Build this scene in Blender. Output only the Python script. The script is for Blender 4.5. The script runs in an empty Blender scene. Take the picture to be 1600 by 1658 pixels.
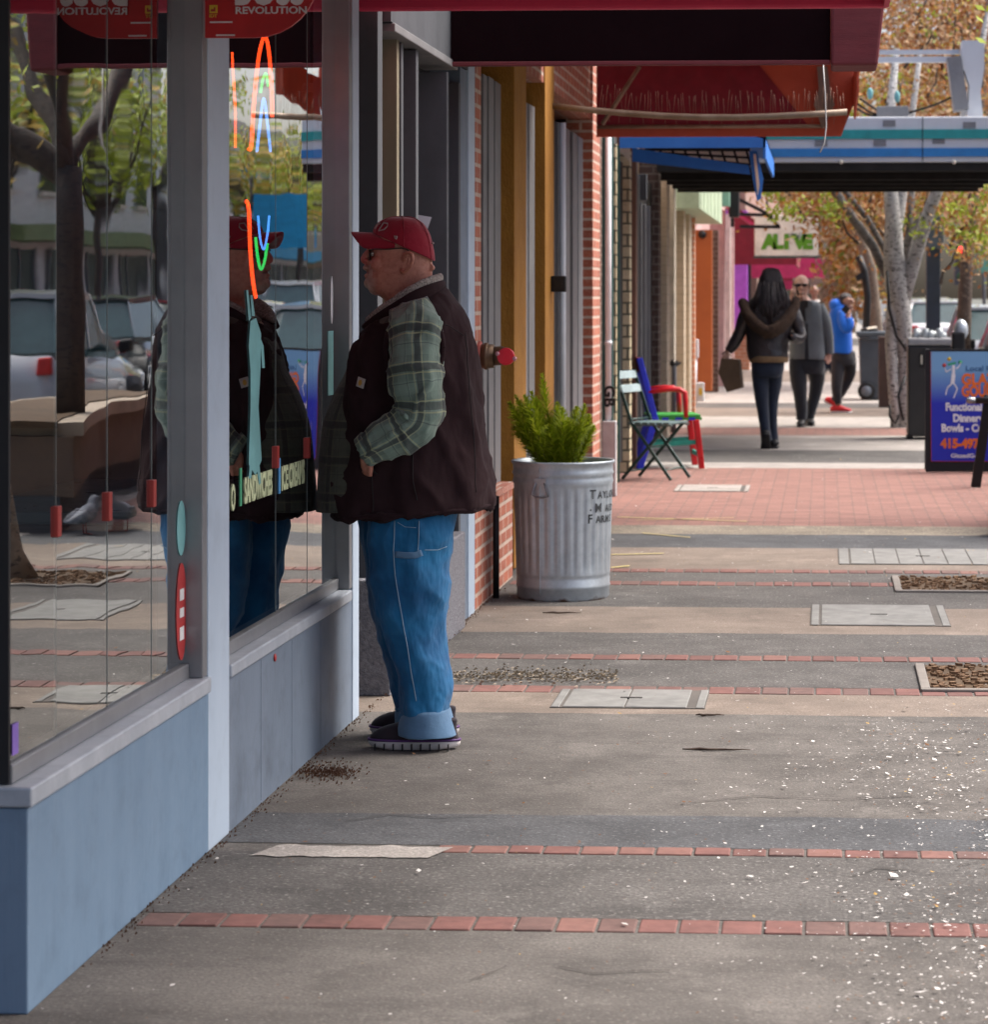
import bpy, bmesh, math, random
from mathutils import Vector, Matrix, noise
random.seed(7)
R = math.radians
SC = bpy.context.scene
COL = SC.collection

# ------------------------------------------------------------------ camera, sky, sun, exposure
F, CX, CY, H = 4200.0, 1096.0, 480.0, 1.48        # photo pixels (1600 wide); eye height in metres
YAW = R(3.26); CA, SA = math.cos(YAW), math.sin(YAW)
cam_d = bpy.data.cameras.new('camera'); cam = bpy.data.objects.new('camera', cam_d); COL.objects.link(cam)
cam.location = (0, 0, H); cam.rotation_euler = (R(90), 0, YAW)
cam_d.sensor_fit = 'HORIZONTAL'; cam_d.sensor_width = 36; cam_d.lens = 36 * F / 1600
cam_d.shift_x = (800 - CX) / 1600; cam_d.shift_y = -(829 - CY) / 1600
cam_d.clip_start = 0.1; cam_d.clip_end = 3000
cam_d.dof.use_dof = True; cam_d.dof.focus_distance = 8.6; cam_d.dof.aperture_fstop = 7.5
SC.camera = cam
world = bpy.data.worlds.new('World'); SC.world = world; world.use_nodes = True
SUN_EL, SUN_AZ = R(56), R(66)                   # azimuth clockwise from +Y
wn = world.node_tree.nodes; wl = world.node_tree.links
sky = wn.new('ShaderNodeTexSky'); sky.sky_type = 'NISHITA'; sky.sun_disc = False
sky.sun_elevation = SUN_EL; sky.sun_rotation = SUN_AZ
sky.air_density = 0.7; sky.dust_density = 6.0; sky.ozone_density = 0.0
bg = wn['Background']; bg.inputs['Strength'].default_value = 0.115
wl.new(sky.outputs[0], bg.inputs[0])
sun_d = bpy.data.lights.new('sun', 'SUN'); sun = bpy.data.objects.new('sun', sun_d); COL.objects.link(sun)
sun_d.energy = 1.5; sun_d.angle = R(30); sun_d.color = (1, .99, .975)
sd = Vector((math.sin(SUN_AZ) * math.cos(SUN_EL), math.cos(SUN_AZ) * math.cos(SUN_EL), math.sin(SUN_EL)))
sun.rotation_euler = sd.to_track_quat('Z', 'Y').to_euler(); sun.location = (10, -5, 20)
SC.view_settings.view_transform = 'Standard'; SC.view_settings.look = 'None'
SC.view_settings.exposure = 1.56; SC.view_settings.gamma = 1

# ------------------------------------------------------------------ photo pixel -> place in the street
def P(u, v, Y):
    t = (u - CX) / F
    X = Y * (t * CA - SA) / (CA + t * SA)
    return Vector((X, Y, H - (v - CY) * (Y * CA - X * SA) / F))
def G(u, v, Z=0.0):
    d = F * (H - Z) / (v - CY); r = (u - CX) / F * d
    return Vector((r * CA - d * SA, r * SA + d * CA, Z))
def WY(u, X=-1.64):
    t = (u - CX) / F
    return X * (CA + t * SA) / (t * CA - SA)

# ------------------------------------------------------------------ materials
MATS = {}
def node(nt, t, **kw):
    n = nt.nodes.new(t)
    for k, v in kw.items(): setattr(n, k, v)
    return n
def new_mat(name):
    m = bpy.data.materials.new(name); m.use_nodes = True
    MATS[name] = m
    return m, m.node_tree, m.node_tree.nodes['Principled BSDF']
def rgb(c): return (c[0], c[1], c[2], 1)
def vary(c, k): return tuple(min(1, x * k) for x in c)
def mixnode(nt, fac, a, b, blend='MIX'):
    n = node(nt, 'ShaderNodeMix', data_type='RGBA', blend_type=blend)
    for s, v in ((0, fac), (6, a), (7, b)):
        if hasattr(v, 'is_output') or hasattr(v, 'node'): nt.links.new(v, n.inputs[s])
        else: n.inputs[s].default_value = v if s == 0 else rgb(v)
    return n.outputs[2]
def ramp(nt, fac, lo, hi, a=(0, 0, 0), b=(1, 1, 1)):
    n = node(nt, 'ShaderNodeValToRGB'); e = n.color_ramp.elements
    e[0].position = lo; e[1].position = hi; e[0].color = rgb(a); e[1].color = rgb(b)
    nt.links.new(fac, n.inputs[0]); return n.outputs[0]
def noise_out(nt, scale, detail=4, coord='Object', stretch=None, rough=.6):
    tc = node(nt, 'ShaderNodeTexCoord'); src = tc.outputs[coord]
    if stretch:
        mp = node(nt, 'ShaderNodeMapping'); mp.inputs['Scale'].default_value = stretch
        nt.links.new(src, mp.inputs[0]); src = mp.outputs[0]
    n = node(nt, 'ShaderNodeTexNoise'); n.inputs['Scale'].default_value = scale
    n.inputs['Detail'].default_value = detail; n.inputs['Roughness'].default_value = rough
    nt.links.new(src, n.inputs['Vector']); return n.outputs['Fac']
def math_n(nt, op, a, b=None):
    n = node(nt, 'ShaderNodeMath', operation=op)
    for i, v in enumerate((a, b)):
        if v is None: continue
        if isinstance(v, (int, float)): n.inputs[i].default_value = v
        else: nt.links.new(v, n.inputs[i])
    return n.outputs[0]
def pmat(name, c, rough=.6, c2=None, scale=6, metal=0, bump=.15, bscale=60, dirt=.25, dscale=2.2, stretch=None, spec=.5, coat=0, bdist=.004):
    """surface with two tones, blotchy wear and a fine bump"""
    if name in MATS: return MATS[name]
    m, nt, b = new_mat(name)
    c2 = c2 or vary(c, .72)
    col = mixnode(nt, ramp(nt, noise_out(nt, scale, 5, stretch=stretch), .35, .68), c, c2)
    if dirt:
        col = mixnode(nt, math_n(nt, 'MULTIPLY', ramp(nt, noise_out(nt, dscale, 6, rough=.7), .5, .75), dirt), col, vary(c, .45))
    nt.links.new(col, b.inputs['Base Color'])
    b.inputs['Roughness'].default_value = rough; b.inputs['Metallic'].default_value = metal
    b.inputs['Specular IOR Level'].default_value = spec; b.inputs['Coat Weight'].default_value = coat
    rr = node(nt, 'ShaderNodeMapRange'); rr.inputs[3].default_value = max(0.02, rough - .12); rr.inputs[4].default_value = min(1, rough + .15)
    nt.links.new(noise_out(nt, scale * 1.7, 4), rr.inputs[0]); nt.links.new(rr.outputs[0], b.inputs['Roughness'])
    if bump:
        bp = node(nt, 'ShaderNodeBump'); bp.inputs['Strength'].default_value = bump; bp.inputs['Distance'].default_value = bdist
        nt.links.new(noise_out(nt, bscale, 5, stretch=stretch), bp.inputs['Height']); nt.links.new(bp.outputs[0], b.inputs['Normal'])
    return m
def emat(name, c, strength):
    m, nt, b = new_mat(name)
    b.inputs['Base Color'].default_value = rgb(vary(c, .3)); b.inputs['Emission Color'].default_value = rgb(c)
    b.inputs['Emission Strength'].default_value = strength
    return m
def brickmat(name, c1, c2, mortar, bw=.2, bh=.067, ms=.010, rough=.8, offset=.5, wear=.35):
    if name in MATS: return MATS[name]
    m, nt, b = new_mat(name)
    tc = node(nt, 'ShaderNodeTexCoord'); br = node(nt, 'ShaderNodeTexBrick'); br.offset = offset
    nt.links.new(tc.outputs['UV'], br.inputs['Vector'])
    br.inputs['Color1'].default_value = rgb(c1); br.inputs['Color2'].default_value = rgb(c2); br.inputs['Mortar'].default_value = rgb(mortar)
    br.inputs['Scale'].default_value = 1; br.inputs['Mortar Size'].default_value = ms; br.inputs['Mortar Smooth'].default_value = .25
    br.inputs['Brick Width'].default_value = bw; br.inputs['Row Height'].default_value = bh; br.inputs['Bias'].default_value = 0
    col = mixnode(nt, math_n(nt, 'MULTIPLY', ramp(nt, noise_out(nt, 9, 6), .45, .72), wear), br.outputs['Color'], vary(c2, .5))
    col = mixnode(nt, math_n(nt, 'MULTIPLY', ramp(nt, noise_out(nt, 45, 4), .5, .7), .22), col, vary(mortar, 1.1))
    nt.links.new(col, b.inputs['Base Color']); b.inputs['Roughness'].default_value = rough
    bp = node(nt, 'ShaderNodeBump'); bp.inputs['Strength'].default_value = .6; bp.inputs['Distance'].default_value = .006
    inv = math_n(nt, 'SUBTRACT', 1.0, br.outputs['Fac'])
    hh = math_n(nt, 'ADD', inv, math_n(nt, 'MULTIPLY', noise_out(nt, 120, 3), .35))
    nt.links.new(hh, bp.inputs['Height']); nt.links.new(bp.outputs[0], b.inputs['Normal'])
    return m

# ------------------------------------------------------------------ mesh builder (world coordinates in, local out)
class MB:
    def __init__(s): s.v = []; s.f = []; s.uv = []; s.mi = []; s.sm = []
    def face(s, pts, uv=None, mi=0, smooth=False):
        i = len(s.v); s.v += [tuple(p) for p in pts]; s.f.append(tuple(range(i, i + len(pts))))
        if uv is None:
            a = Vector(pts[1]) - Vector(pts[0]); b = Vector(pts[-1]) - Vector(pts[0]); n = a.cross(b)
            ax = max(range(3), key=lambda k: abs(n[k]))
            k = [(1, 2), (0, 2), (0, 1)][ax]
            uv = [(p[k[0]], p[k[1]]) for p in pts]
        s.uv.append(uv); s.mi.append(mi); s.sm.append(smooth)
    def box(s, x0, x1, y0, y1, z0, z1, mi=0):
        if x0 > x1: x0, x1 = x1, x0
        if y0 > y1: y0, y1 = y1, y0
        if z0 > z1: z0, z1 = z1, z0
        p = [Vector((x, y, z)) for x in (x0, x1) for y in (y0, y1) for z in (z0, z1)]
        s.hexa(p, mi)
    def hexa(s, p, mi=0):        # p indexed x*4+y*2+z
        i = len(s.v); s.v += [tuple(q) for q in p]
        for f in ((0, 1, 3, 2), (4, 6, 7, 5), (0, 4, 5, 1), (2, 3, 7, 6), (0, 2, 6, 4), (1, 5, 7, 3)):
            pts = [p[k] for k in f]; n = (pts[1] - pts[0]).cross(pts[3] - pts[0])
            ax = max(range(3), key=lambda k: abs(n[k])); kk = [(1, 2), (0, 2), (0, 1)][ax]
            s.f.append(tuple(i + k for k in f)); s.uv.append([(q[kk[0]], q[kk[1]]) for q in pts]); s.mi.append(mi); s.sm.append(False)
    def obox(s, c, ax, ay, az, mi=0):   # oriented box: centre and three half-axis vectors
        c = Vector(c); ax = Vector(ax); ay = Vector(ay); az = Vector(az)
        s.hexa([c + ax * i + ay * j + az * k for i in (-1, 1) for j in (-1, 1) for k in (-1, 1)], mi)
    def bar(s, a, b, w, t, side=(0, 1, 0), mi=0):   # flat bar from a to b, width w along side
        a = Vector(a); b = Vector(b); d = (b - a); L = d.length; d.normalize()
        sd_ = Vector(side); sd_ = (sd_ - d * sd_.dot(d)).normalized(); n = d.cross(sd_)
        s.obox((a + b) / 2, d * (L / 2), sd_ * (w / 2), n * (t / 2), mi)
    def rings(s, rs, caps=True, closed=True, mi=0, smooth=True, vscale=1.0):
        n = len(rs[0]); i0 = len(s.v); vv = 0; vs = []
        for k, r in enumerate(rs):
            if k: vv += (sum((Vector(r[j]) - Vector(rs[k - 1][j])).length for j in range(n)) / n)
            vs.append(vv); s.v += [tuple(p) for p in r]
        us = []
        for r in rs:
            l = [0]
            for j in range(n): l.append(l[-1] + (Vector(r[(j + 1) % n]) - Vector(r[j])).length)
            us.append(l)
        mid = us[len(us) // 2]
        for k in range(len(rs) - 1):
            for j in range(n if closed else n - 1):
                a = i0 + k * n + j; b = i0 + k * n + (j + 1) % n
                s.f.append((a, b, b + n, a + n)); s.mi.append(mi); s.sm.append(smooth)
                s.uv.append([(mid[j], vs[k]), (mid[j + 1], vs[k]), (mid[j + 1], vs[k + 1]), (mid[j], vs[k + 1])])
        if caps and closed:
            for k, rev in ((0, True), (len(rs) - 1, False)):
                idx = [i0 + k * n + j for j in range(n)]
                if rev: idx.reverse()
                s.f.append(tuple(idx)); s.mi.append(mi); s.sm.append(smooth); s.uv.append([(s.v[q][0], s.v[q][1]) for q in idx])
    def tube(s, pts, r, n=10, caps=True, mi=0, flat=1.0, up=None, smooth=True, n1=None):
        pts = [Vector(p) for p in pts]; m = len(pts)
        rr = r if isinstance(r, (list, tuple)) else [r] * m
        prev = None; rs = []
        for i, p in enumerate(pts):
            d = (pts[min(i + 1, m - 1)] - pts[max(i - 1, 0)]).normalized()
            if prev is None:
                a = Vector(up) if up else (Vector((0, 1, 0)) if abs(d.y) < .9 else Vector((1, 0, 0)))
                prev = (a - d * a.dot(d)).normalized()
            else:
                prev = (prev - d * prev.dot(d)).normalized()
            w = d.cross(prev)
            ra, rb = (rr[i] if isinstance(rr[i], (list, tuple)) else (rr[i], rr[i] * flat))
            rs.append([p + prev * (math.cos(2 * math.pi * j / n) * ra) + w * (math.sin(2 * math.pi * j / n) * rb) for j in range(n)])
        s.rings(rs, caps, True, mi, smooth)
    def cyl(s, c, r, h, n=24, axis=(0, 0, 1), r2=None, mi=0, smooth=True):
        c = Vector(c); ax = Vector(axis).normalized()
        s.tube([c, c + ax * h], [r, r if r2 is None else r2], n, mi=mi, smooth=smooth)
    def ball(s, c, rx, ry=None, rz=None, n=14, m=9, rot=None, mi=0):
        ry = rx if ry is None else ry; rz = rx if rz is None else rz; c = Vector(c); rs = []
        for k in range(m + 1):
            ph = -math.pi / 2 + math.pi * k / m; ph = max(-1.5, min(1.5, ph))
            r = []
            for j in range(n):
                t = 2 * math.pi * j / n
                q = Vector((rx * math.cos(ph) * math.cos(t), ry * math.cos(ph) * math.sin(t), rz * math.sin(ph)))
                if rot is not None: q = rot @ q
                r.append(c + q)
            rs.append(r)
        s.rings(rs, True, True, mi)
    def prism(s, poly, d, mi=0, smooth=False):   # poly: list of 3D points, extruded by vector d
        d = Vector(d); p0 = [Vector(p) for p in poly]; p1 = [p + d for p in p0]; n = len(p0)
        s.face(p0[::-1], mi=mi); s.face(p1, mi=mi)
        for i in range(n): s.face([p0[i], p0[(i + 1) % n], p1[(i + 1) % n], p1[i]], mi=mi, smooth=smooth)
    def build(s, name, mat, parent=None, bevel=0, sub=0, weld=False):
        o0 = Vector((0, 0, 0)) if parent is None else world_loc(parent)
        me = bpy.data.meshes.new(name); me.from_pydata([tuple(Vector(p) - o0) for p in s.v], [], s.f)
        ul = me.uv_layers.new(name='UVMap'); flat = []
        for u in s.uv:
            for q in u: flat += [q[0], q[1]]
        ul.data.foreach_set('uv', flat)
        me.polygons.foreach_set('material_index', s.mi); me.polygons.foreach_set('use_smooth', s.sm)
        for m in (mat if isinstance(mat, (list, tuple)) else [mat]): me.materials.append(m)
        bm = bmesh.new(); bm.from_mesh(me)
        if weld: bmesh.ops.remove_doubles(bm, verts=bm.verts, dist=1e-5)
        bmesh.ops.recalc_face_normals(bm, faces=bm.faces); bm.to_mesh(me); bm.free(); me.update()
        o = bpy.data.objects.new(name, me); COL.objects.link(o)
        if parent is not None: o.parent = parent
        if bevel:
            b = o.modifiers.new('bevel', 'BEVEL'); b.width = bevel; b.segments = 2; b.limit_method = 'ANGLE'; b.angle_limit = R(40)
        if sub:
            b = o.modifiers.new('sub', 'SUBSURF'); b.levels = sub; b.render_levels = sub
        return o
def world_loc(o):
    v = Vector((0, 0, 0))
    while o is not None: v += o.location; o = o.parent
    return v
def tag(o, label, cat, group=None, kind=None):
    if label: o['label'] = label
    if cat: o['category'] = cat
    if group: o['group'] = group
    if kind: o['kind'] = kind
    return o
def thing(name, label, cat, loc=(0, 0, 0), group=None):
    o = bpy.data.objects.new(name, None); COL.objects.link(o); o.location = loc; o.empty_display_size = .2
    return tag(o, label, cat, group)
def structure(o): o['kind'] = 'structure'; return o
def copy_thing(o, delta, label, parent=None):
    c = o.copy(); COL.objects.link(c)
    if parent is not None: c.parent = parent
    else: c.location = o.location + Vector(delta)
    if label: c['label'] = label
    for ch in list(o.children): copy_thing(ch, delta, None, c)
    return c
def text_into(txt, size, org, xd, ud, parent, mat, name='lettering', extrude=.002, width=None, bold=0.0, shear=0.0, spacing=1.0, center=False, curve=None):
    """flat lettering mesh: org = left end of the baseline, xd / ud = reading and up direction"""
    c = bpy.data.curves.new('txt', 'FONT'); c.body = txt; c.size = size; c.extrude = extrude; c.offset = bold; c.shear = shear
    c.space_character = spacing; c.resolution_u = 3
    o = bpy.data.objects.new('txt', c); COL.objects.link(o)
    dg = bpy.context.evaluated_depsgraph_get(); me = bpy.data.meshes.new_from_object(o.evaluated_get(dg))
    bpy.data.objects.remove(o)
    xs = [v.co.x for v in me.vertices] or [0]
    w0 = max(xs) - min(xs); k = (width / w0) if width else 1.0; x0 = min(xs) + (w0 / 2 if center else 0)
    xd = Vector(xd).normalized(); ud = Vector(ud).normalized(); nd = xd.cross(ud); org = Vector(org); pl = world_loc(parent) if parent else Vector((0, 0, 0))
    for v in me.vertices:
        q = org + xd * ((v.co.x - x0) * k) + ud * v.co.y + nd * v.co.z
        if curve: q = curve(q)
        v.co = q - pl
    me.name = name; me.materials.clear(); me.materials.append(mat)
    o = bpy.data.objects.new(name, me); COL.objects.link(o)
    if parent: o.parent = parent
    return o
def fuse(mb, voxel, name, mat, parent, smooth=2, paint=None):
    """one continuous skin grown over the overlapping volumes in mb"""
    t = mb.build('tmp', mat, parent)
    r = t.modifiers.new('r', 'REMESH'); r.mode = 'VOXEL'; r.voxel_size = voxel; r.use_smooth_shade = True
    if smooth:
        q = t.modifiers.new('s', 'SMOOTH'); q.iterations = smooth; q.factor = .5
    dg = bpy.context.evaluated_depsgraph_get(); me = bpy.data.meshes.new_from_object(t.evaluated_get(dg))
    bpy.data.objects.remove(t); me.name = name
    if not me.materials: me.materials.append(mat)
    for p in me.polygons: p.use_smooth = True
    if paint:
        ca = me.color_attributes.new('tone', 'FLOAT_COLOR', 'POINT'); pl = world_loc(parent) if parent else Vector((0, 0, 0))
        for i, v in enumerate(me.vertices): ca.data[i].color = rgb(paint(v.co + pl))
    o = bpy.data.objects.new(name, me); COL.objects.link(o); o.parent = parent
    return o
def crease(o, amp, freq, stretch=(1, 1, 1), seed=0.0, tilt=0.0, sharp=4, zone=None):
    """sharp cloth folds: thin raised ridges where the noise crosses zero"""
    for v in o.data.vertices:
        c = v.co; q = Vector(((c.x + tilt * c.z) * stretch[0], c.y * stretch[1], (c.z - tilt * c.x) * stretch[2])) * freq + Vector((seed, seed * 2, 0))
        r = (1 - min(1, abs(noise.noise(q)) * 1.6)) ** sharp; k = zone(c) if zone else 1.0
        v.co = c + v.normal * (r - .25) * amp * k
    o.data.update()
def wrinkle(o, amp, freq, stretch=(1, 1, 1), seed=0.0):
    for v in o.data.vertices:
        q = Vector((v.co.x * stretch[0], v.co.y * stretch[1], v.co.z * stretch[2])) * freq + Vector((seed, seed * 2, 0))
        v.co += v.normal * (noise.noise(q) * .65 + noise.noise(q * 2.3) * .35) * amp
    o.data.update()

# ------------------------------------------------------------------ ground
def ground_mat(name, c, c2, speck=.5, sc=3.0, rough=.85, streak=.5, grain=(120, .6)):
    m, nt, b = new_mat(name)
    col = mixnode(nt, ramp(nt, noise_out(nt, sc, 8, rough=.7), .33, .67), c, c2)
    col = mixnode(nt, math_n(nt, 'MULTIPLY', ramp(nt, noise_out(nt, 1.3, 9, rough=.75), .47, .60), streak * 1.1), col, vary(c2, .45))
    col = mixnode(nt, math_n(nt, 'MULTIPLY', ramp(nt, noise_out(nt, 4.3, 8, rough=.75), .50, .61), streak * .9), col, vary(c2, .5))
    col = mixnode(nt, math_n(nt, 'MULTIPLY', ramp(nt, noise_out(nt, 2.3, 7, stretch=(.6, 2.2, 1), rough=.78), .53, .64), streak), col, vary(c2, .4))
    col = mixnode(nt, math_n(nt, 'MULTIPLY', ramp(nt, noise_out(nt, 2.9, 8, rough=.72), .56, .66), .45), col, vary(c, 1.5))
    col = mixnode(nt, math_n(nt, 'MULTIPLY', ramp(nt, noise_out(nt, grain[0], 3), .40, .62), grain[1]), col, vary(c, .42))
    col = mixnode(nt, math_n(nt, 'MULTIPLY', ramp(nt, noise_out(nt, grain[0] * .7, 2), .58, .70), speck), col, vary(c, 1.8))
    tc = node(nt, 'ShaderNodeTexCoord'); vo = node(nt, 'ShaderNodeTexVoronoi'); vo.inputs['Scale'].default_value = 3.2; nt.links.new(tc.outputs['Object'], vo.inputs['Vector'])
    gum = ramp(nt, vo.outputs['Distance'], .035, .06, (1, 1, 1), (0, 0, 0)); col = mixnode(nt, math_n(nt, 'MULTIPLY', gum, math_n(nt, 'MULTIPLY', ramp(nt, noise_out(nt, .9, 3), .45, .55), .6)), col, vary(c2, .3))
    nt.links.new(col, b.inputs['Base Color']); b.inputs['Roughness'].default_value = rough; b.inputs['Specular IOR Level'].default_value = .3
    bp = node(nt, 'ShaderNodeBump'); bp.inputs['Strength'].default_value = .8; bp.inputs['Distance'].default_value = .004
    nt.links.new(noise_out(nt, grain[0] * .8, 5), bp.inputs['Height']); nt.links.new(bp.outputs[0], b.inputs['Normal'])
    return m
M_CONC = ground_mat('warm_concrete', (.150, .138, .126), (.108, .099, .090), .4)
M_ASPH = ground_mat('old_asphalt', (.128, .121, .114), (.089, .084, .079), .7, grain=(95, .8))
M_BLUE = ground_mat('dark_patch', (.105, .108, .113), (.078, .081, .086), .5, grain=(95, .7))
M_TAN = ground_mat('tan_concrete', (.245, .20, .165), (.182, .148, .122), .2, streak=.35)
M_PALE = ground_mat('pale_concrete', (.40, .37, .34), (.32, .295, .27), .3, streak=.3)
M_AGG = ground_mat('aggregate', (.30, .26, .20), (.22, .19, .15), .9, grain=(90, .5))
M_PAV = brickmat('paver_brick', (.26, .128, .102), (.19, .093, .075), (.12, .085, .073), .2, .1, .006, .85, wear=.3)
M_ROAD = ground_mat('road_asphalt', (.14, .14, .14), (.11, .11, .11), .3)
M_GRND = ground_mat('far_ground', (.16, .16, .14), (.12, .13, .10), .2)
KERB = 1.75
EDGES = [(2200, M_CONC), (1510, None), (1487, M_ASPH), (1384, None), (1371, M_BLUE), (1320, M_CONC), (1155, M_TAN), (1122, None), (1111, M_ASPH),
         (1068, None), (1060, M_ASPH), (1024, M_TAN), (982, M_ASPH), (947, None), (941, M_ASPH), (926, None), (921, M_TAN), (886, M_BLUE),
         (864, M_AGG), (850, M_PAV), (757, M_PALE), (748, M_ASPH), (728, M_PALE), (704, M_PAV), (692, M_PALE), (674, M_TAN), (660, M_ASPH), (652, M_PALE),
         (618, M_TAN), (600, M_PALE), (560, M_ASPH), (548, M_PALE), (500, M_PALE)]
mats = []; mb = MB(); STRIPS = []; EP = []
for k, (v, m) in enumerate(EDGES + [(0, None)]):
    y0 = -8 if k == 0 else (G(1000, v).y if k < len(EDGES) else 330); w = .008 if (m is None or EDGES[k - 1][1] is None) else .022; w *= 1 if y0 < 30 else 0
    xs = [-6, -1.7] + [-1.7 + 3.45 * j / 60 for j in range(1, 60)] + [KERB]
    EP.append([(x, y0 + w * (noise.noise(Vector((x * 2.3, k * 7.7, 0))) + .5 * noise.noise(Vector((x * 8, k * 3.1, 2)))) ) for x in xs])
for k, (v, m) in enumerate(EDGES):
    y0 = -8 if k == 0 else G(1000, v).y
    y1 = G(1000, EDGES[k + 1][0]).y if k + 1 < len(EDGES) else 330
    mm = m
    if m is None: STRIPS.append((y0, y1)); mm = M_CONC
    if mm not in mats: mats.append(mm)
    top = -0.0015 if m is None else 0.0
    mb.face([(-6, y0, top), (-1.7, y0, top)] + EP[k] + [(KERB, y0, top), (KERB, y1, top)] + EP[k + 1][::-1] + [(-1.7, y1, top), (-6, y1, top)], mi=mats.index(mm)) if False else mb.face([tuple(q) + (top,) for q in EP[k] + EP[k + 1][::-1]], mi=mats.index(mm))
structure(mb.build('sidewalk', mats))
mb = MB(); mb.box(KERB, KERB + .16, -8, 330, -.3, .003); structure(mb.build('kerb', M_PALE, bevel=.015))
mb = MB(); mb.face([(KERB + .16, -30, -.14), (13, -30, -.14), (13, 700, -.14), (KERB + .16, 700, -.14)]); structure(mb.build('road', M_ROAD))
mb = MB(); mb.face([(-700, -300, -.17), (700, -300, -.17), (700, 1500, -.17), (-700, 1500, -.17)]); structure(mb.build('ground', M_GRND))
mb = MB(); mb.box(13, 18, -30, 330, -.3, .0); structure(mb.build('far_pavement', M_PALE))
mb = MB()
for y in range(-20, 300, 9): mb.box(7.3, 7.42, y, y + 3, -.137, -.134)
structure(mb.build('lane_markings', pmat('road_paint', (.7, .55, .12), .7)))
M_BR = [pmat('strip_brick_%d' % i, c, .8, scale=20, dirt=.5, dscale=9) for i, c in enumerate([(.17, .072, .06), (.135, .06, .05), (.195, .092, .074), (.135, .075, .064)])]
for si, (y0, y1) in enumerate(STRIPS):
    mb = MB(); x = -1.62 if si != 1 else G(706, 1377).x; rr = random.Random(si)
    while x < KERB - .1:
        w = .098 + rr.uniform(-.004, .004); mb.box(x, x + w - .007, y0 + .004 + rr.uniform(0, .006), y1 - .004 - rr.uniform(0, .006), -.05, .002 + rr.uniform(-.001, .002), rr.choice([0, 0, 1, 2, 3])); x += w
    structure(mb.build('brick_strip', M_BR, bevel=.004))
# worn pale repair left of the second brick strip
a = G(405, 1385); b = G(706, 1371)
mb = MB(); pts = []; rr = random.Random(77)
for k in range(40):
    f = k / 39; pts.append((a.x + (b.x - a.x) * f, a.y - .012 + .02 * noise.noise(Vector((f * 9, 1, 0))), .003))
for k in range(40):
    f = 1 - k / 39; pts.append((a.x + .05 + (b.x - a.x) * f, b.y - .01 + .03 * noise.noise(Vector((f * 7, 5, 0))), .003))
mb.face(pts); structure(mb.build('concrete_patch', M_PALE))
# utility covers let into the paving
M_LID = pmat('lid_concrete', (.20, .20, .19), .8, dirt=.5, scale=10, bump=.3); M_DARK = pmat('black_gap', (.02, .018, .016), .9)
M_SOIL = ground_mat('mulch', (.12, .075, .04), (.07, .045, .025), .6, grain=(60, .6))
def cover(u0, u1, v0, v1, label, n=1, mat=None):
    a = G(u0, v1); b = G(u1, v1); c = G((u0 + u1) / 2, v0); y0, y1 = a.y, c.y; w = b.x - a.x
    t = thing('utility_cover', label, 'utility cover', ((a.x + b.x) / 2, (y0 + y1) / 2, 0), 'utility covers let into the pavement')
    m = MB(); m.box(a.x, b.x, y0, y1, -.02, .003); m.build('frame', pmat('cover_joint', (.10, .09, .08), .9), t)
    e = .06 * w
    m = MB(); m.box(a.x + .004, a.x + e, y0 + .004, y1 - .004, 0, .006); m.build('surround', mat or M_LID, t, bevel=.003); m = MB(); m.box(b.x - e, b.x - .004, y0 + .004, y1 - .004, 0, .006); m.build('surround', mat or M_LID, t, bevel=.003)
    m = MB(); L = (b.x - a.x - 2 * e - .04) / n
    for k in range(n): m.box(a.x + e + .012 + k * L, a.x + e + .012 + (k + 1) * L - .005, y0 + .006, y1 - .006, 0, .007)
    l = m.build('lid', mat or M_LID, t, bevel=.004)
    m = MB(); m.box((a.x + b.x) / 2 - .04, (a.x + b.x) / 2 + .04, (y0 + y1) / 2 - .012, (y0 + y1) / 2 + .012, .003, .0085); m.build('pick_hole', M_DARK, l)
cover(890, 1142, 1118, 1146, 'grey concrete utility cover beside the nearest tan paving band, nearest of the covers', 2)
cover(1312, 1540, 981, 1013, 'grey concrete utility cover on the tan band right of the metal can')
cover(1090, 1212, 786, 796, 'small pale utility cover set in the red brick pavers before the chairs', 1, M_PALE)
cover(1358, 1640, 890, 914, 'wide utility cover with a ribbed grey lid near the right edge, beyond the planted can', 6)
M_CURB = pmat('pit_edge', (.20, .18, .16), .85)
def pit(x0, x1, y0, y1, label):
    t = thing('tree_pit', label, 'tree pit', ((x0 + x1) / 2, (y0 + y1) / 2, 0))
    m = MB(); m.face([(x0, y0, .004), (x1, y0, .004), (x1, y1, .004), (x0, y1, .004)]); s_ = m.build('soil', M_SOIL, t)
    m = MB(); rr = random.Random(x0)
    for k in range(500):
        x = rr.uniform(x0, x1); y = rr.uniform(y0, y1); r = rr.uniform(.004, .012); m.obox((x, y, .006 + r * .3), Vector((r, rr.uniform(-r, r), 0)), Vector((-r * .3, r * .5, 0)), Vector((0, 0, r * .5)))
    m.build('bark_chips', pmat('bark_chip', (.22, .13, .07), .9, scale=40), s_)['kind'] = 'stuff'
    m = MB(); m.box(x0 - .04, x0 - .002, y0, y1, -.05, .012); m.box(x0 - .04, x1, y0 - .04, y0 - .002, -.05, .012); m.build('edging', M_CURB, t, bevel=.005)
a = G(1508, 1118); b = G(1508, 1078); pit(a.x, a.x + .95, a.y, b.y, 'square tree pit of dark bark chips at the right edge of the pavement')
a = G(1462, 958); b = G(1462, 935); pit(a.x, KERB - .15, a.y, b.y, 'farther tree pit with pale dry soil round the trunk near the kerb')
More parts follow.
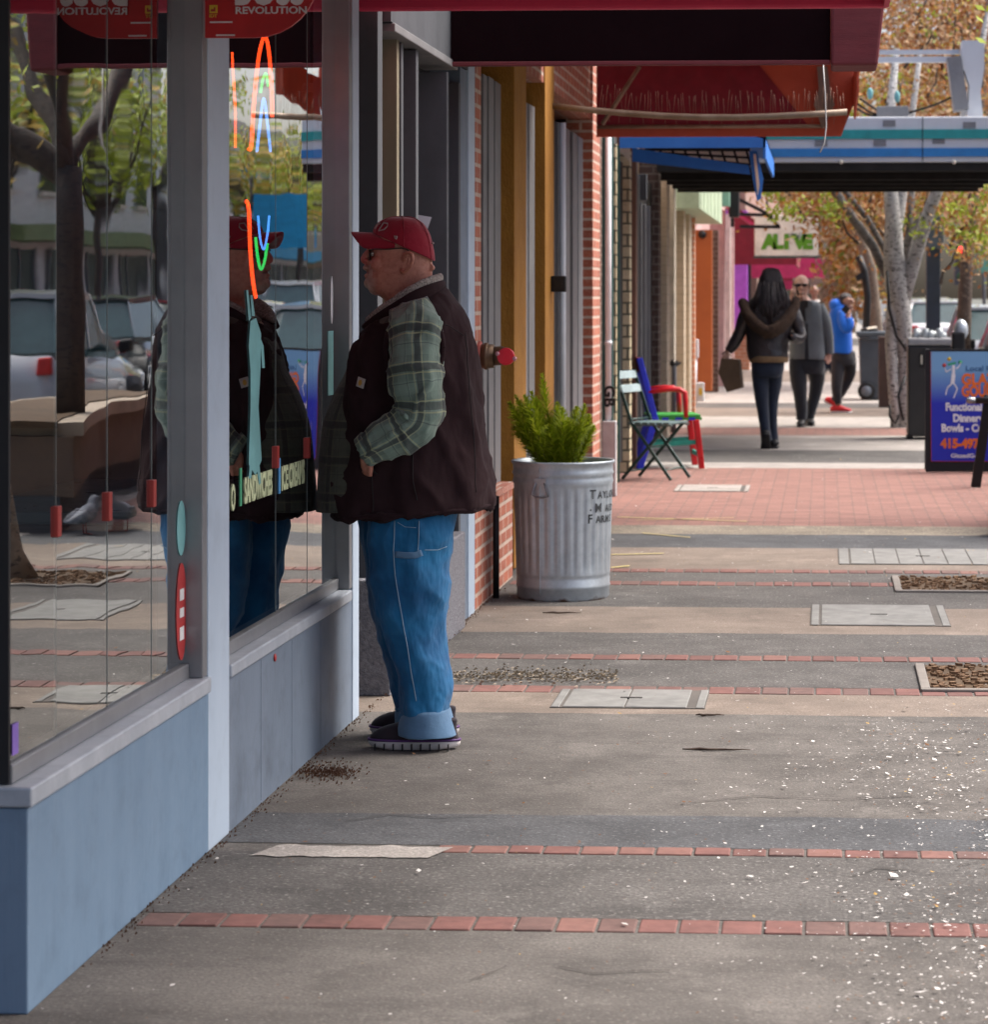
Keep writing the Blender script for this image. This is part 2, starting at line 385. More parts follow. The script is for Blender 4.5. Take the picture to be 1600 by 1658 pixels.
# cracks and sprayed yellow lines on the paving
m = MB()
for pts, w in (([(850, 957), (960, 956), (1040, 960), (1085, 964), (1105, 974), (1112, 986)], .006), ([(560, 1330), (640, 1322), (720, 1326), (800, 1320)], .005), ([(760, 1590), (830, 1560), (960, 1578), (1100, 1572)], .004), ([(735, 1052), (800, 1047), (900, 1050), (1010, 1046)], .004), ([(1120, 1300), (1220, 1290), (1330, 1296), (1500, 1288)], .004), ([(1380, 1420), (1420, 1405), (1490, 1412), (1600, 1400)], .004), ([(1120, 1040), (1180, 1034), (1300, 1036)], .004)):
    q = [G(u, v) for u, v in pts]; fine = []
    for a_, b_ in zip(q, q[1:]):
        for k in range(9): p_ = a_.lerp(b_, k / 9); p_.y += .05 * noise.noise(p_ * 6); fine.append(p_)
    for a_, b_ in zip(fine, fine[1:]):
        if noise.noise(a_ * 5) > .28: continue
        h = w * (.5 + .6 * abs(noise.noise(a_ * 9))); m.face([(a_.x, a_.y - h, .004), (b_.x, b_.y - h, .004), (b_.x, b_.y + h, .004), (a_.x, a_.y + h, .004)])
structure(m.build('pavement_cracks', pmat('crack_dirt', (.03, .025, .02), .95, bump=0)))
m = MB()
for u0, v0, u1, v1, w in ((1000, 838, 1210, 845, .018), (1040, 864, 1118, 871, .02), (990, 899, 1075, 897, .02), (990, 920, 1020, 917, .03), (1072, 869, 1058, 890, .02), (1030, 843, 1190, 839, .012)):
    a_ = G(u0, v0); b_ = G(u1, v1); m.face([(a_.x, a_.y - w, .005), (b_.x, b_.y - w, .005), (b_.x, b_.y + w, .005), (a_.x, a_.y + w, .005)])
structure(m.build('sprayed_lines', pmat('faded_yellow_spray', (.50, .42, .16), .9, (.30, .25, .14), 60, bump=0)))
# fallen petals and leaf bits, too many to count
def litter(name, label, mat, n, dens, r0, r1):
    m = MB(); rr = random.Random(name); k = 0
    while k < n:
        x = rr.uniform(-1.62, 1.7); y = rr.uniform(4.2, 24) if rr.random() < .6 else rr.uniform(4.5, 9)
        if rr.random() > dens(x, y): continue
        k += 1; r = min(r1 * 1.6, r0 * .66 * math.exp(rr.gauss(.35, .45))); a_ = rr.uniform(0, 6.3); z = .007 + rr.uniform(0, .004)
        if y < 13 and abs(x - .5) < .12 and False: continue
        c_, s_ = math.cos(a_) * r, math.sin(a_) * r; e = rr.uniform(.4, .9); h = rr.uniform(.0, r * .6)
        m.face([(x - c_, y - s_, z), (x + s_ * e, y - c_ * e, z + h * .4), (x + c_, y + s_, z + h), (x - s_ * e, y + c_ * e, z + .001)])
    tag(m.build(name, mat), label, 'litter', kind='stuff')
def pat(x, y): return .35 + .65 * (noise.noise(Vector((x * 2.2, y * 1.3, 3))) > .05)
litter('white_petals', 'white fallen petals scattered over the pavement, thickest at lower right', pmat('petal', (.60, .58, .55), .7, bump=0, dirt=0), 9000, lambda x, y: (max(.03, min(1, (x + .45) * .8)) if y < 9.5 else .10) * pat(x, y), .004, .0105)
litter('brown_leaf_bits', 'brown dry leaf crumbs scattered over the pavement', pmat('leaf_bit', (.16, .075, .03), .9, bump=0), 4500, lambda x, y: (max(.12, min(1, (x + .3) * .7)) if y < 10 else .22) * pat(x + 9, y), .0035, .010)
litter('yellow_leaf_bits', 'tan and yellow leaf crumbs scattered near the kerb', pmat('leaf_bit_y', (.42, .27, .08), .9, bump=0), 1800, lambda x, y: max(.02, min(1, (x - .05) * .7)) * pat(x + 3, y), .004, .009)
m = MB(); rr = random.Random(5)
for k in range(1500):
    if k < 700: q = G(490 + rr.gauss(38, 26), 1255 + rr.gauss(0, 12) * rr.random())
    else:
        y = rr.uniform(5.6, 13); q = Vector((-1.635 + abs(rr.gauss(0, .018)), y, 0))
    r = rr.uniform(.0015, .0042)
    if q.x < -1.63: continue
    m.face([(q.x - r, q.y, .008), (q.x, q.y - r * .7, .011 + rr.random() * .008), (q.x + r, q.y + rr.uniform(-r, r), .012), (q.x, q.y + r, .010)])
tag(m.build('swept_debris', pmat('debris', (.16, .075, .04), .9, bump=0)), 'rust brown debris gathered along the foot of the shop wall', 'litter', kind='stuff')
m = MB(); rr = random.Random(11)
for k in range(700):
    q = G(rr.uniform(735, 1000), 1098 + rr.gauss(0, 6)); r = rr.uniform(.003, .009)
    m.face([(q.x - r, q.y, .008), (q.x, q.y - r, .010 + rr.random() * .01), (q.x + r, q.y, .010), (q.x, q.y + r, .012)])
tag(m.build('pale_chips', pmat('chips', (.42, .35, .26), .9, bump=0)), 'pale wood chips swept into a line beside the man', 'litter', kind='stuff')
for u, v, L in ((1160, 1216, .11), (1170, 1472, .0), (1150, 1160, .05), (910, 994, .09)):
    if not L: continue
    q = G(u, v); m = MB(); m.tube([q + Vector((L * (f - 1), .03 * noise.noise(Vector((f * 3, u, 0))), .006 + .004 * noise.noise(Vector((f * 5, u, 4))))) for f in [k * .25 for k in range(9)]], [.002, .0035, .005, .0045, .004, .0035, .003, .002, .001], 6)
    tag(m.build('twig', pmat('twig_bark', (.07, .045, .03), .9)), {1160: 'dark brown twig lying on the concrete to the right of the man', 1150: 'short twig with an orange leaf near the tan paving band', 910: 'thin curved twig on the tan band in front of the metal can'}[u], 'twig')

# ------------------------------------------------------------------ glass and paint
def glassmat(name, tint=(.8, .85, .85), gain=2.1, base=.08, wave=.0013, wscale=1.5):
    m, nt, b = new_mat(name); nt.nodes.remove(b)
    out = nt.nodes['Material Output']; fr = node(nt, 'ShaderNodeFresnel'); fr.inputs['IOR'].default_value = 1.5
    fac = math_n(nt, 'MINIMUM', math_n(nt, 'ADD', math_n(nt, 'MULTIPLY', fr.outputs[0], gain), base), .93)
    gl = node(nt, 'ShaderNodeBsdfGlossy'); gl.inputs['Roughness'].default_value = .012; gl.inputs['Color'].default_value = (.96, .98, .98, 1)
    tr = node(nt, 'ShaderNodeBsdfTransparent'); tr.inputs['Color'].default_value = rgb(tint)
    mx = node(nt, 'ShaderNodeMixShader'); nt.links.new(fac, mx.inputs[0]); nt.links.new(tr.outputs[0], mx.inputs[1]); nt.links.new(gl.outputs[0], mx.inputs[2])
    bp = node(nt, 'ShaderNodeBump'); bp.inputs['Strength'].default_value = 1; bp.inputs['Distance'].default_value = wave
    nt.links.new(noise_out(nt, wscale, 2), bp.inputs['Height']); nt.links.new(bp.outputs[0], gl.inputs['Normal'])
    nt.links.new(mx.outputs[0], out.inputs['Surface']); return m
M_GLASS = glassmat('shop_glass'); M_GLASS2 = glassmat('dark_glass', (.25, .28, .28), 1.6)
M_BLUEP = pmat('blue_grey_paint', (.15, .23, .325), .5, (.13, .205, .295), 7, dirt=.35, dscale=9, stretch=(1, 1, .12), bump=.25)
M_GREYP = pmat('grey_paint', (.15, .192, .25), .55, (.125, .162, .212), 4, dirt=.7, dscale=5, stretch=(1, 1, .3), bump=.2)
M_DGREYP = pmat('dark_grey_paint', (.085, .09, .10), .55, (.065, .07, .078), 4, spec=.25, dirt=.4, dscale=5, stretch=(1, 1, .3))
M_ALU = pmat('aluminium', (.29, .30, .315), .38, (.24, .25, .265), 5, metal=.6, dirt=.2, bump=.05)
M_SILL = pmat('worn_sill', (.42, .46, .51), .42, (.33, .37, .42), 8, metal=.25, dirt=.4, dscale=7, bump=.2)
M_WHITEP = pmat('pale_post_paint', (.42, .51, .61), .45, (.37, .46, .56), 4, dirt=.3, dscale=5, stretch=(1, 1, .2))
M_BLACK = pmat('black_paint', (.015, .015, .017), .5, bump=.1, spec=.3)
M_TANW = pmat('olive_wood', (.22, .19, .13), .6, stretch=(1, 1, .2))
M_PEBBLE = pmat('pebble_dash', (.22, .22, .24), .85, (.12, .12, .14), 60, bump=.9, bscale=90, dirt=.4, bdist=.012)
M_INT = pmat('dark_interior', (.055, .05, .05), .9)
M_REDB = brickmat('red_brick', (.40, .115, .06), (.30, .085, .05), (.48, .38, .31), .205, .07, .011)
M_YEL = pmat('ochre_stucco', (.36, .165, .018), .8, (.29, .125, .012), 6, bump=.9, bscale=70, dirt=.35, bdist=.01, stretch=(1, 1, .5))
M_FRAME = pmat('grey_frame', (.19, .19, .195), .5, (.145, .145, .15), 5, dirt=.5, dscale=4, stretch=(1, 1, .2))
M_WPIPE = pmat('white_pipe', (.68, .72, .76), .4, (.58, .62, .66), 4, dirt=.35)
M_CREAMB = brickmat('cream_brick', (.62, .55, .36), (.54, .48, .31), (.12, .12, .08), .3, .095, .010)
M_DKB = brickmat('dark_brick', (.10, .055, .04), (.08, .045, .035), (.18, .14, .11), .2, .075, .01)
M_GREENT = pmat('dark_green_trim', (.012, .075, .065), .45)
M_BROWN = pmat('brown_timber', (.21, .11, .075), .6)
M_BEIGE = brickmat('beige_block', (.56, .46, .34), (.52, .42, .31), (.44, .36, .26), .4, .1, .006)
M_CREAM = pmat('cream_paint', (.72, .66, .54), .5, dirt=.15)
M_ORANGE = pmat('orange_door', (.38, .105, .02), .5, (.32, .085, .018), 3, dirt=.1)
M_ORB = brickmat('orange_brick', (.62, .27, .14), (.54, .22, .12), (.6, .45, .35), .2, .075, .01)
M_PINK = pmat('pink_paint', (.68, .46, .44), .6, dirt=.1); M_PPINK = pmat('pale_pink', (.76, .64, .60), .6, dirt=.1)
M_PURPLE = pmat('purple_paint', (.36, .08, .52), .5, dirt=.05)
M_LGREEN = pmat('pale_green_siding', (.42, .52, .36), .6, dirt=.15)
M_MAG = pmat('magenta_canvas', (.56, .03, .13), .7, dirt=.1)
M_DRED = pmat('dark_red_canvas', (.24, .012, .03), .75, dirt=.2)

def pier(m, u0, u1, Xf, z0, z1, th=.1, mi=0, hide=.12):
    """upright whose end faces up the street from u0 to u1 and whose front stands at Xf"""
    y = WY(u1, Xf); m.box(P(u0, 480, y).x - hide, Xf, y, y + th, z0, z1, mi)
def wall(m, u0, u1, Xf, z0, z1, th=.08, mi=0):
    m.box(Xf - th, Xf, WY(u0, Xf), WY(u1, Xf), z0, z1, mi)
XF, XG = -1.64, -1.69

# ------------------------------------------------------------------ grey corner shop (the one he looks into)
yc = WY(45); ym0, ym1 = WY(337), WY(371); ym2, ym3 = WY(567), WY(581); ye = WY(769)
shop = thing('corner_shop', 'blue grey painted corner shop with large reflecting display windows on the left', 'shop', (XF, yc, 0))
m = MB(); m.box(XF - .12, XF, yc, ym1 - .001, 0, .425); m.box(-5, XF - .001, yc + .001, yc + .12, 0, .425); m.build('bulkhead', M_BLUEP, shop, bevel=.004)
m = MB(); m.box(XF - .13, XF - .004, ym1, ym3 - .03, 0, .425); m.build('bulkhead', M_GREYP, shop)
for y in (ym1 + .42, ym1 + .86, ym1 + 1.32):
    m = MB(); m.box(XF - .006, XF - .003, y, y + .003, .01, .42); m.build('panel_joint', M_GREYP, shop)
m = MB(); m.box(XF - .14, XF + .012, yc - .012, ym0 - .01, .428, .47); m.box(-5, XF - .14, yc - .012, yc + .1, .428, .47); m.build('sill', M_SILL, shop, bevel=.005)
m = MB(); m.box(XF - .14, XF + .008, ym1 + .002, ym2 - .002, .428, .465); m.build('sill', M_SILL, shop, bevel=.005)
m = MB(); m.box(XF - .14, XF + .001, ym0, ym1, 0, 2.75); m.build('post', M_WHITEP, shop, bevel=.004)
m = MB(); m.box(XF - .14, XF + .001, ym2 + .05, ym3, 0, 2.75); m.build('post', M_WHITEP, shop, bevel=.004)
m = MB(); m.box(XG - .04, XF - .002, ym0 - .05, ym0 - .002, .47, 2.7); m.build('mullion', M_ALU, shop, bevel=.003)
m = MB(); m.box(XG - .04, XF - .002, ym2 - .004, ym2 + .048, .466, 2.7); m.build('mullion', M_ALU, shop, bevel=.003)
m = MB(); m.box(XG - .04, XG + .012, yc + .02, ym0 - .052, .471, .51); m.build('bottom_rail', M_ALU, shop, bevel=.003)
m = MB(); m.box(XG - .04, XG + .012, ym1 + .002, ym2 - .006, .466, .505); m.build('bottom_rail', M_ALU, shop, bevel=.003)
def pane(y0, y1, z0, z1, x=XG, mat=None, par=shop):
    m = MB(); m.face([Vector((x, y0, z0)), Vector((x, y1, z0)), Vector((x, y1, z1)), Vector((x, y0, z1))]); o = m.build('window_pane', mat or M_GLASS, par)
    if o.data.polygons[0].normal.x < 0: o.data.flip_normals()
    return o
def seams(u_list, ya, yb, z0):
    ys_ = [ya] + [WY(u, XG) for u in u_list] + [yb]; rr_ = random.Random(2)
    for k in range(len(ys_) - 1):
        o = pane(ys_[k] + .002, ys_[k + 1] - .002, z0, 2.7); d = rr_.uniform(-.0016, .0016) if k or len(u_list) < 3 else .0085; c = (ys_[k] + ys_[k + 1]) / 2 - shop.location.y
        for v in o.data.vertices: v.co.x += (v.co.y - c) * d
        if k:
            m = MB(); m.box(XG - .004, XG + .0012, ys_[k] - .002, ys_[k] + .002, z0, 2.7); m.build('glass_joint', pmat('joint_sealant', (.12, .15, .15), .4, bump=0), shop)
            zc = .985; m = MB(); m.box(XG - .008, XG + .010, ys_[k] - .014, ys_[k] + .014, zc - .034, zc + .034); m.build('red_clip', pmat('red_plastic', (.36, .03, .022), .45), shop, bevel=.002)
seams((90, 173, 245), yc + .03, ym0 - .053, .512); seams((446, 497), ym1 + .004, ym2 - .008, .507)
m = MB(); m.box(-5, XG - .01, yc + .026, yc + .032, .47, 2.7); m.build('window_pane', M_GLASS, shop)
m = MB(); m.box(XG - .03, XG + .006, yc + .012, yc + .024, .471, 2.7); m.build('corner_trim', M_BLACK, shop)
m = MB(); m.box(-5.2, -5, yc, ym3, 0, 2.75); m.box(-5, XF - .15, ym3 - .02, ym3 + .05, 0, 2.75); m.box(-5, XF - .15, yc + .13, ym3 - .03, .005, .02); m.build('interior_walls', M_INT, shop)
m = MB(); m.box(-6, XF - .01, 2.2, ym3 + .25, 2.72, 2.80); m.build('ceiling', M_INT, shop)
m = MB(); m.box(-6, XF - .002, 2.2, ye, 2.82, 4.6); m.build('upper_wall', M_GREYP, shop)
m = MB(); wall(m, 633, 758, XF + .002, 2.52, 2.815); m.build('lintel_wall', M_DGREYP, shop)
m = MB(); wall(m, 640, 742, XF + .012, 2.485, 2.518, .2); m.build('lintel', M_FRAME, shop, bevel=.004)
for u0, u1, xf, z1, mt, th, nm in ((581, 612, -1.665, 2.72, M_DGREYP, .10, 'jamb'), (632, 643, -1.672, 2.72, M_TANW, .05, 'jamb'), (645, 650, -1.668, 2.48, M_DGREYP, .05, 'jamb'),
                                (656, 674, -1.655, 2.48, M_DGREYP, .06, 'jamb'), (685, 724, -1.645, 2.46, M_DGREYP, .05, 'door_panel'), (726, 743, -1.642, 2.44, M_DGREYP, .06, 'jamb')):
    m = MB(); pier(m, u0, u1, xf, .03, z1, th); m.build(nm, mt, shop, bevel=.003)
m = MB(); wall(m, 612, 700, -1.78, .02, 2.7); m.build('door_glass', M_BLACK, shop)
m = MB(); wall(m, 745, 759, XF - .003, 0, 2.515, .2); m.build('wall_end', M_GREYP, shop)
m = MB(); wall(m, 759.3, 769, XF + .004, 0, 2.60, .2); m.build('post', M_WHITEP, shop, bevel=.004)
m = MB(); y0 = WY(632, -1.605); m.box(-1.78, -1.605, y0, WY(748, -1.62), 0, .43); m.build('door_step_wall', M_PEBBLE, shop, bevel=.006)
m = MB(); m.box(-5, -1.80, WY(612, -1.8), ye - .01, 0, 2.7); m.build('back_wall', M_INT, shop)
# window lettering and painted figure on the far pane
M_LET = pmat('cream_green_vinyl', (.62, .70, .42), .6, bump=0, dirt=0); M_TEALV = pmat('teal_vinyl', (.17, .42, .43), .6, bump=0, dirt=0); M_REDV = pmat('red_vinyl', (.42, .03, .03), .5, bump=0, dirt=0)
def onglass(u, v): y = WY(u, XG); return Vector((XG + .0015, y, P(u, v, y).z))
def glass_text(txt, u0, u1, v, h, mat):
    a = onglass(u0, v); b = onglass(u1, v); text_into(txt, h, (a.x, a.y, a.z), (0, 1, 0), (0, 0, 1), shop, mat, 'window_lettering', .0008, width=b.y - a.y, bold=.004)
glass_text('SANDWICHES', 395, 440, 814, .10, M_LET); glass_text('ICE CREAMS', 455.5, 492.5, 793, .10, M_LET); glass_text('O', 373.5, 380, 826, .10, M_LET)
for u, v, mt in ((388, 817, pmat('green_vinyl', (.08, .5, .26), .6, bump=0)), (451, 797, pmat('blue_vinyl', (.1, .38, .75), .6, bump=0))):
    a = onglass(u, v); m = MB(); m.box(XG + .0006, XG + .002, a.y, a.y + .022, a.z - .005, a.z + .105); m.build('window_stripe', mt, shop)
def zig(pts): return [onglass(u, v) + Vector((.001, 0, 0)) for u, v in pts]
m = MB()
m.prism(zig([(401, 560), (404, 520), (413, 515), (421, 540), (420, 600), (417, 660), (422, 745), (412, 770), (401, 752), (404, 660), (404, 600)]), (.0008, 0, 0))
for q in ([(401, 520), (397, 470), (400, 470), (405, 515)], [(406, 512), (404, 478), (407, 478), (411, 512)], [(417, 540), (425, 560), (427, 596), (423, 596), (421, 566)], [(403, 750), (401, 775), (405, 774), (407, 752)], [(413, 750), (418, 785), (421, 782), (418, 748)]):
    m.prism(zig(q), (.0009, 0, 0))
m.build('painted_figure', M_TEALV, shop)
def disc_on(u, v, rz, ry, mat, nm):
    a = onglass(u, v); m = MB(); m.prism([(XG + .001, a.y + math.cos(t * .2618) * ry, a.z + math.sin(t * .2618) * rz) for t in range(24)], (.001, 0, 0)); return m.build(nm, mat, shop)
disc_on(292.5, 855, .072, .045, M_TEALV, 'round_decal'); d = disc_on(293, 990, .128, .055, M_REDV, 'oval_decal')
m = MB(); a = onglass(293, 990)
for dz, hh in ((.03, .03), (-.015, .025), (-.075, .035)): m.box(XG + .0022, XG + .003, a.y - .022, a.y + .022, a.z + dz, a.z + dz + hh)
m.build('decal_print', pmat('white_print', (.75, .75, .75), .6, bump=0), d)
a = onglass(537, 486); disc_on(536.5, 486, .082, .02, pmat('white_decal', (.7, .72, .76), .5, bump=0), 'pale_decal')
a = onglass(535, 640); m = MB(); m.box(XG + .0006, XG + .002, a.y - .05, a.y + .045, a.z, a.z + .22); m.build('teal_notice', M_TEALV, shop)
a = onglass(4, 1240); m = MB(); m.box(XG + .0008, XG + .002, a.y + .06, a.y + .10, a.z + .01, a.z + .075); m.build('purple_decal', pmat('purple_decal', (.22, .13, .5), .5), shop)
m = MB(); q = P(446, 1060, WY(446)); m.ball((XF - .001, q.y, .40), .004, .012, .012); m.build('red_paint_spot', M_REDV, shop)
# things hanging inside the window
neon = thing('neon_sign', 'tall oval neon sign with red, green and blue tubes behind the second window', 'neon sign', (-1.85, WY(420, -1.85), 1.5))
def loopn(u0, u1, v0, v1, nm, mat, r, gap=False):
    X = -1.85; ya, yb = WY(u0, X), WY(u1, X); za = P(u0, v0, ya).z; zb = P(u0, v1, ya).z; pts = []
    for k in range(41):
        t = math.pi / 2 + 2 * math.pi * k / 40
        pts.append(((X), (ya + yb) / 2 + (yb - ya) / 2 * math.copysign(abs(math.cos(t)) ** .8, -math.cos(t)), (za + zb) / 2 + (za - zb) / 2 * math.sin(t)))
    m = MB(); m.tube(pts, r, 8, caps=False); m.build(nm, mat, neon)
N_R, N_G, N_B = emat('neon_red', (1, .05, .008), 3.2), emat('neon_green', (.02, .7, .12), 1.3), emat('neon_blue', (.08, .3, 1), 1.8)
def stroke(pts, nm, mat, r):
    X = -1.85; q = [P(u, v, WY(u, X)) for u, v in pts]; q = [Vector((X, a_.y, a_.z)) for a_ in q]; out = []
    for k in range(len(q) - 1):
        p0, p1, p2, p3 = q[max(0, k - 1)], q[k], q[k + 1], q[min(len(q) - 1, k + 2)]
        for t in [j_ / 5 for j_ in range(5)]: out.append(.5 * (2 * p1 + (p2 - p0) * t + (2 * p0 - 5 * p1 + 4 * p2 - p3) * t * t + (3 * p1 - p0 - 3 * p2 + p3) * t ** 3))
    m = MB(); m.tube(out + [q[-1]], r, 8); m.build(nm, mat, neon)
stroke([(403, 242), (407, 235), (411, 170), (418, 100), (425, 66), (431, 62), (436, 90), (440, 150), (441, 190)], 'red_tube', N_R, .0065); stroke([(399, 326), (403, 340), (405, 400), (409, 450), (414, 482)], 'red_tube', N_R, .0065); stroke([(381, 240), (381, 180), (377, 110), (376, 85)], 'red_tube', N_R, .004)
stroke([(422, 150), (426, 128), (431, 120), (434, 140)], 'green_tube', N_G, .005); stroke([(414, 385), (417, 415), (422, 436), (428, 425), (433, 395)], 'green_tube', N_G, .005)
stroke([(416, 246), (420, 210), (427, 160), (433, 200), (438, 246)], 'blue_tube', N_B, .005); stroke([(418, 350), (421, 385), (427, 404), (433, 380), (436, 350)], 'blue_tube', N_B, .004)
for zz in (.62, -.0):
    m = MB(); m.box(-1.885, -1.86, WY(415, -1.85), WY(428, -1.85), 1.5 + zz, 1.515 + zz); m.build('support', M_BLACK, neon)
lamp = thing('chain_pendant', 'small pale ceiling pendant on a beaded chain inside the second window', 'pendant', P(500, 140, WY(500, -1.8)))
y = WY(500, -1.8); z = P(500, 135, y).z
m = MB(); m.tube([(-1.8, y, z), (-1.8, y, 2.7)], .005, 6); m.build('chain', M_ALU, lamp)
m = MB(); m.cyl((-1.8, y, z - .03), .03, .03, 16, r2=.018); m.build('shade', M_SILL, lamp)
counter = thing('display_counter', 'dark counter with a pale rail standing inside the second window', 'counter', (-2.3, 8.3, 0))
m = MB(); m.box(-2.6, -2.0, 7.6, 8.95, .02, .80); m.build('body', M_INT, counter, bevel=.01)
m = MB(); m.box(-2.62, -1.98, 7.58, 8.97, .803, .84); m.build('worktop', pmat('counter_teal', (.08, .18, .20), .3), counter, bevel=.008)
# blade sign on the first mullion
ys = ym0 - .09
bs = thing('blade_sign', 'red projecting shop sign with white lettering above the first mullion', 'sign', (XF, ys, 2.15))
a = P(332, 62, ys); b = P(517, 62, ys); zt = 2.72; rad = .17
pts = [(a.x, ys, a.z)] + [(b.x - rad + rad * math.sin(t), ys, a.z + rad - rad * math.cos(t)) for t in [k * math.pi / 16 for k in range(9)]] + [(b.x, ys, zt), (a.x, ys, zt)]
m = MB(); m.prism(pts, (0, .012, 0)); m.build('panel', pmat('sign_red', (.50, .010, .012), .35, bump=.02, dirt=.15), bs)
M_SW = pmat('sign_white', (.75, .72, .72), .5, bump=0, dirt=0)
q = P(382, 23, ys); text_into('REVOLUTION', .026, (q.x, ys - .002, q.z), (1, 0, 0), (0, 0, 1), bs, M_SW, width=(115 / 612), bold=.0004)
q = P(381, 7.5, ys); text_into('BOSS', .115, (q.x, ys - .002, q.z), (1, 0, 0), (0, 0, 1), bs, M_SW, width=(112 / 612), bold=.003)
q = P(339.5, 22, ys); M_YV = pmat('sign_yellow', (.72, .5, .03), .5, bump=0); m = MB(); m.box(q.x, q.x + .021, ys - .003, ys, q.z, q.z + .021); l_ = m.build('emblem', M_YV, bs)
m = MB(); m.box(q.x + .004, q.x + .012, ys - .0045, ys - .003, q.z + .004, q.z + .010); m.box(q.x + .012, q.x + .016, ys - .0045, ys - .003, q.z + .004, q.z + .015); m.build('emblem_mark', M_REDV, l_)
q = P(339.5, 29, ys); text_into('IDT', .012, (q.x, ys - .002, q.z), (1, 0, 0), (0, 0, 1), bs, M_YV, width=.020)
q = P(340, 38, ys); m = MB(); m.box(q.x, q.x + .06, ys - .002, ys, q.z, q.z + .004); q = P(350, 59, ys); m.box(q.x, q.x + .05, ys - .002, ys, q.z, q.z + .004); m.build('small_print', M_SW, bs)
m = MB(); m.box(XF - .01, a.x + .01, ys + .002, ys + .010, 2.3, 2.36); m.build('bracket', M_BLACK, bs)
pn = P(675, 352, WY(724, -1.645)); yn = pn.y - .012
nt_ = MB(); c0 = [P(652, 344, yn), P(699, 352, yn), P(690, 378, yn), P(648, 366, yn)]; nt_.prism(c0, (0, .002, 0))
tag(nt_.build('paper_notice', pmat('paper', (.62, .64, .70), .7, bump=.05, dirt=.05)), 'tilted sheet of pale paper taped to the grey door behind the red cap', 'notice')

# ------------------------------------------------------------------ brick and ochre shop next door
b2 = thing('brick_shop', 'brick shop with ochre stucco pilasters and a low brick wall under its window', 'shop', (XF, WY(770), 0))
def parts(par, lst):
    for fn, nm, mt, u0, u1, X, z0, z1, th in lst:
        m = MB(); fn(m, u0, u1, X, z0, z1, th); m.build(nm, mt, par, bevel=.003)
m = MB(); m.box(-2.0, XF, ye + .002, WY(779), .0, 3.2); m.build('brick_pier', M_REDB, b2)
m = MB(); m.box(-2.0, XF - .003, WY(779), WY(831), 0, .47); m.build('low_wall', M_REDB, b2)
m = MB(); m.box(-1.8, XF + .006, WY(779) + .01, WY(831) - .02, .473, .505); m.build('brick_cap', brickmat('cap_brick', (.42, .15, .10), (.35, .12, .08), (.5, .4, .34), .075, .3, .008), b2)
m = MB(); m.tube([(XF + .03, WY(793.5), 0), (XF + .03, WY(793.5), .5)], .016, 10); m.build('dark_tube', M_BLACK, b2)  # black upright tube in front of the low brick wall
parts(b2, [(wall, 'window_frame', M_FRAME, 783, 790, -1.715, .5, 2.6, .06), (wall, 'window_frame', M_FRAME, 792, 800, -1.705, .5, 2.6, .06), (wall, 'window_frame', M_FRAME, 802, 811, -1.71, .5, 2.6, .06),
           (wall, 'dark_frame_edge', M_BLACK, 811, 817, -1.735, .5, 2.6, .06), (pier, 'pilaster', M_YEL, 815, 833, -1.66, .02, 3.2, .55),  # black strip between the window frame and the first pilaster
           (wall, 'window_frame', M_FRAME, 845, 855, -1.72, .35, 2.6, .05), (wall, 'window_frame', M_FRAME, 857, 866, -1.715, .35, 2.6, .05), (pier, 'pilaster', M_YEL, 866, 883, -1.66, .02, 3.2, .5),
           (wall, 'door_frame', M_BLACK, 890, 905, -1.72, 0, 2.6, .05), (wall, 'door_frame', M_FRAME, 905, 907, -1.71, 0, 2.6, .05),
           (wall, 'window_frame', M_FRAME, 917, 923, -1.715, 0, 2.6, .05), (wall, 'window_frame', M_BLACK, 923, 927, -1.72, 0, 2.6, .05), (wall, 'window_frame', M_FRAME, 928, 935, -1.71, 0, 2.6, .05),
           (wall, 'window_frame', M_ALU, 937, 944, -1.715, 0, 2.6, .05), (pier, 'brick_pier', M_REDB, 944, 960, -1.655, 0, 3.2, .6), (wall, 'recess_wall', M_DKB, 963, 990, -1.72, 0, 3.0, .05)])  # recess wall: its shadow-side tone is put into the dark brick colour
m = MB(); m.tube([(-1.69, WY(911, -1.69), 0), (-1.69, WY(911, -1.69), 2.6)], .022, 14); m.build('conduit', M_WPIPE, b2)
m = MB(); m.box(-1.76, -1.735, WY(781, -1.75), WY(945, -1.75), .45, 2.6); m.build('window_pane', M_GLASS2, b2)
m = MB(); m.box(-6, -1.9, ye + .01, WY(990), 0, 2.62); m.build('interior_walls', M_INT, b2)
m = MB(); m.box(-6, XF - .03, ye + .003, WY(990), 2.75, 4.6); m.build('upper_wall', M_REDB, b2)
# black bell box, standpipe, downspout
y = WY(890, -1.66) + .05; q0 = P(892, 473, y); q1 = P(916, 447, y)
bb = thing('wall_box', 'small black box fixed to the wall beside the second ochre pilaster', 'wall box', (q0.x, y, q0.z))
m = MB(); m.box(q0.x, q1.x, y, y + .07, q0.z, q1.z); m.build('case', M_BLACK, bb, bevel=.006)
m = MB(); m.box(q0.x + .02, q1.x - .02, y - .004, y, q0.z + .03, q1.z - .03); m.build('cover_plate', M_DARK, bb)
y = WY(775) - .01; zc = P(800, 577, y).z; BR = pmat('old_brass', (.16, .10, .06), .45, metal=.6)
sp = thing('fire_hose_inlet', 'brass fire hose inlet with a bright red cap on the brick pier behind the man', 'hose inlet', (XF, y, zc))
m = MB(); m.cyl((XF - .01, y, zc), .072, .025, 24, (1, 0, 0)); m.build('flange', pmat('peeling_red', (.42, .10, .08), .7, dirt=.6), sp, bevel=.003)
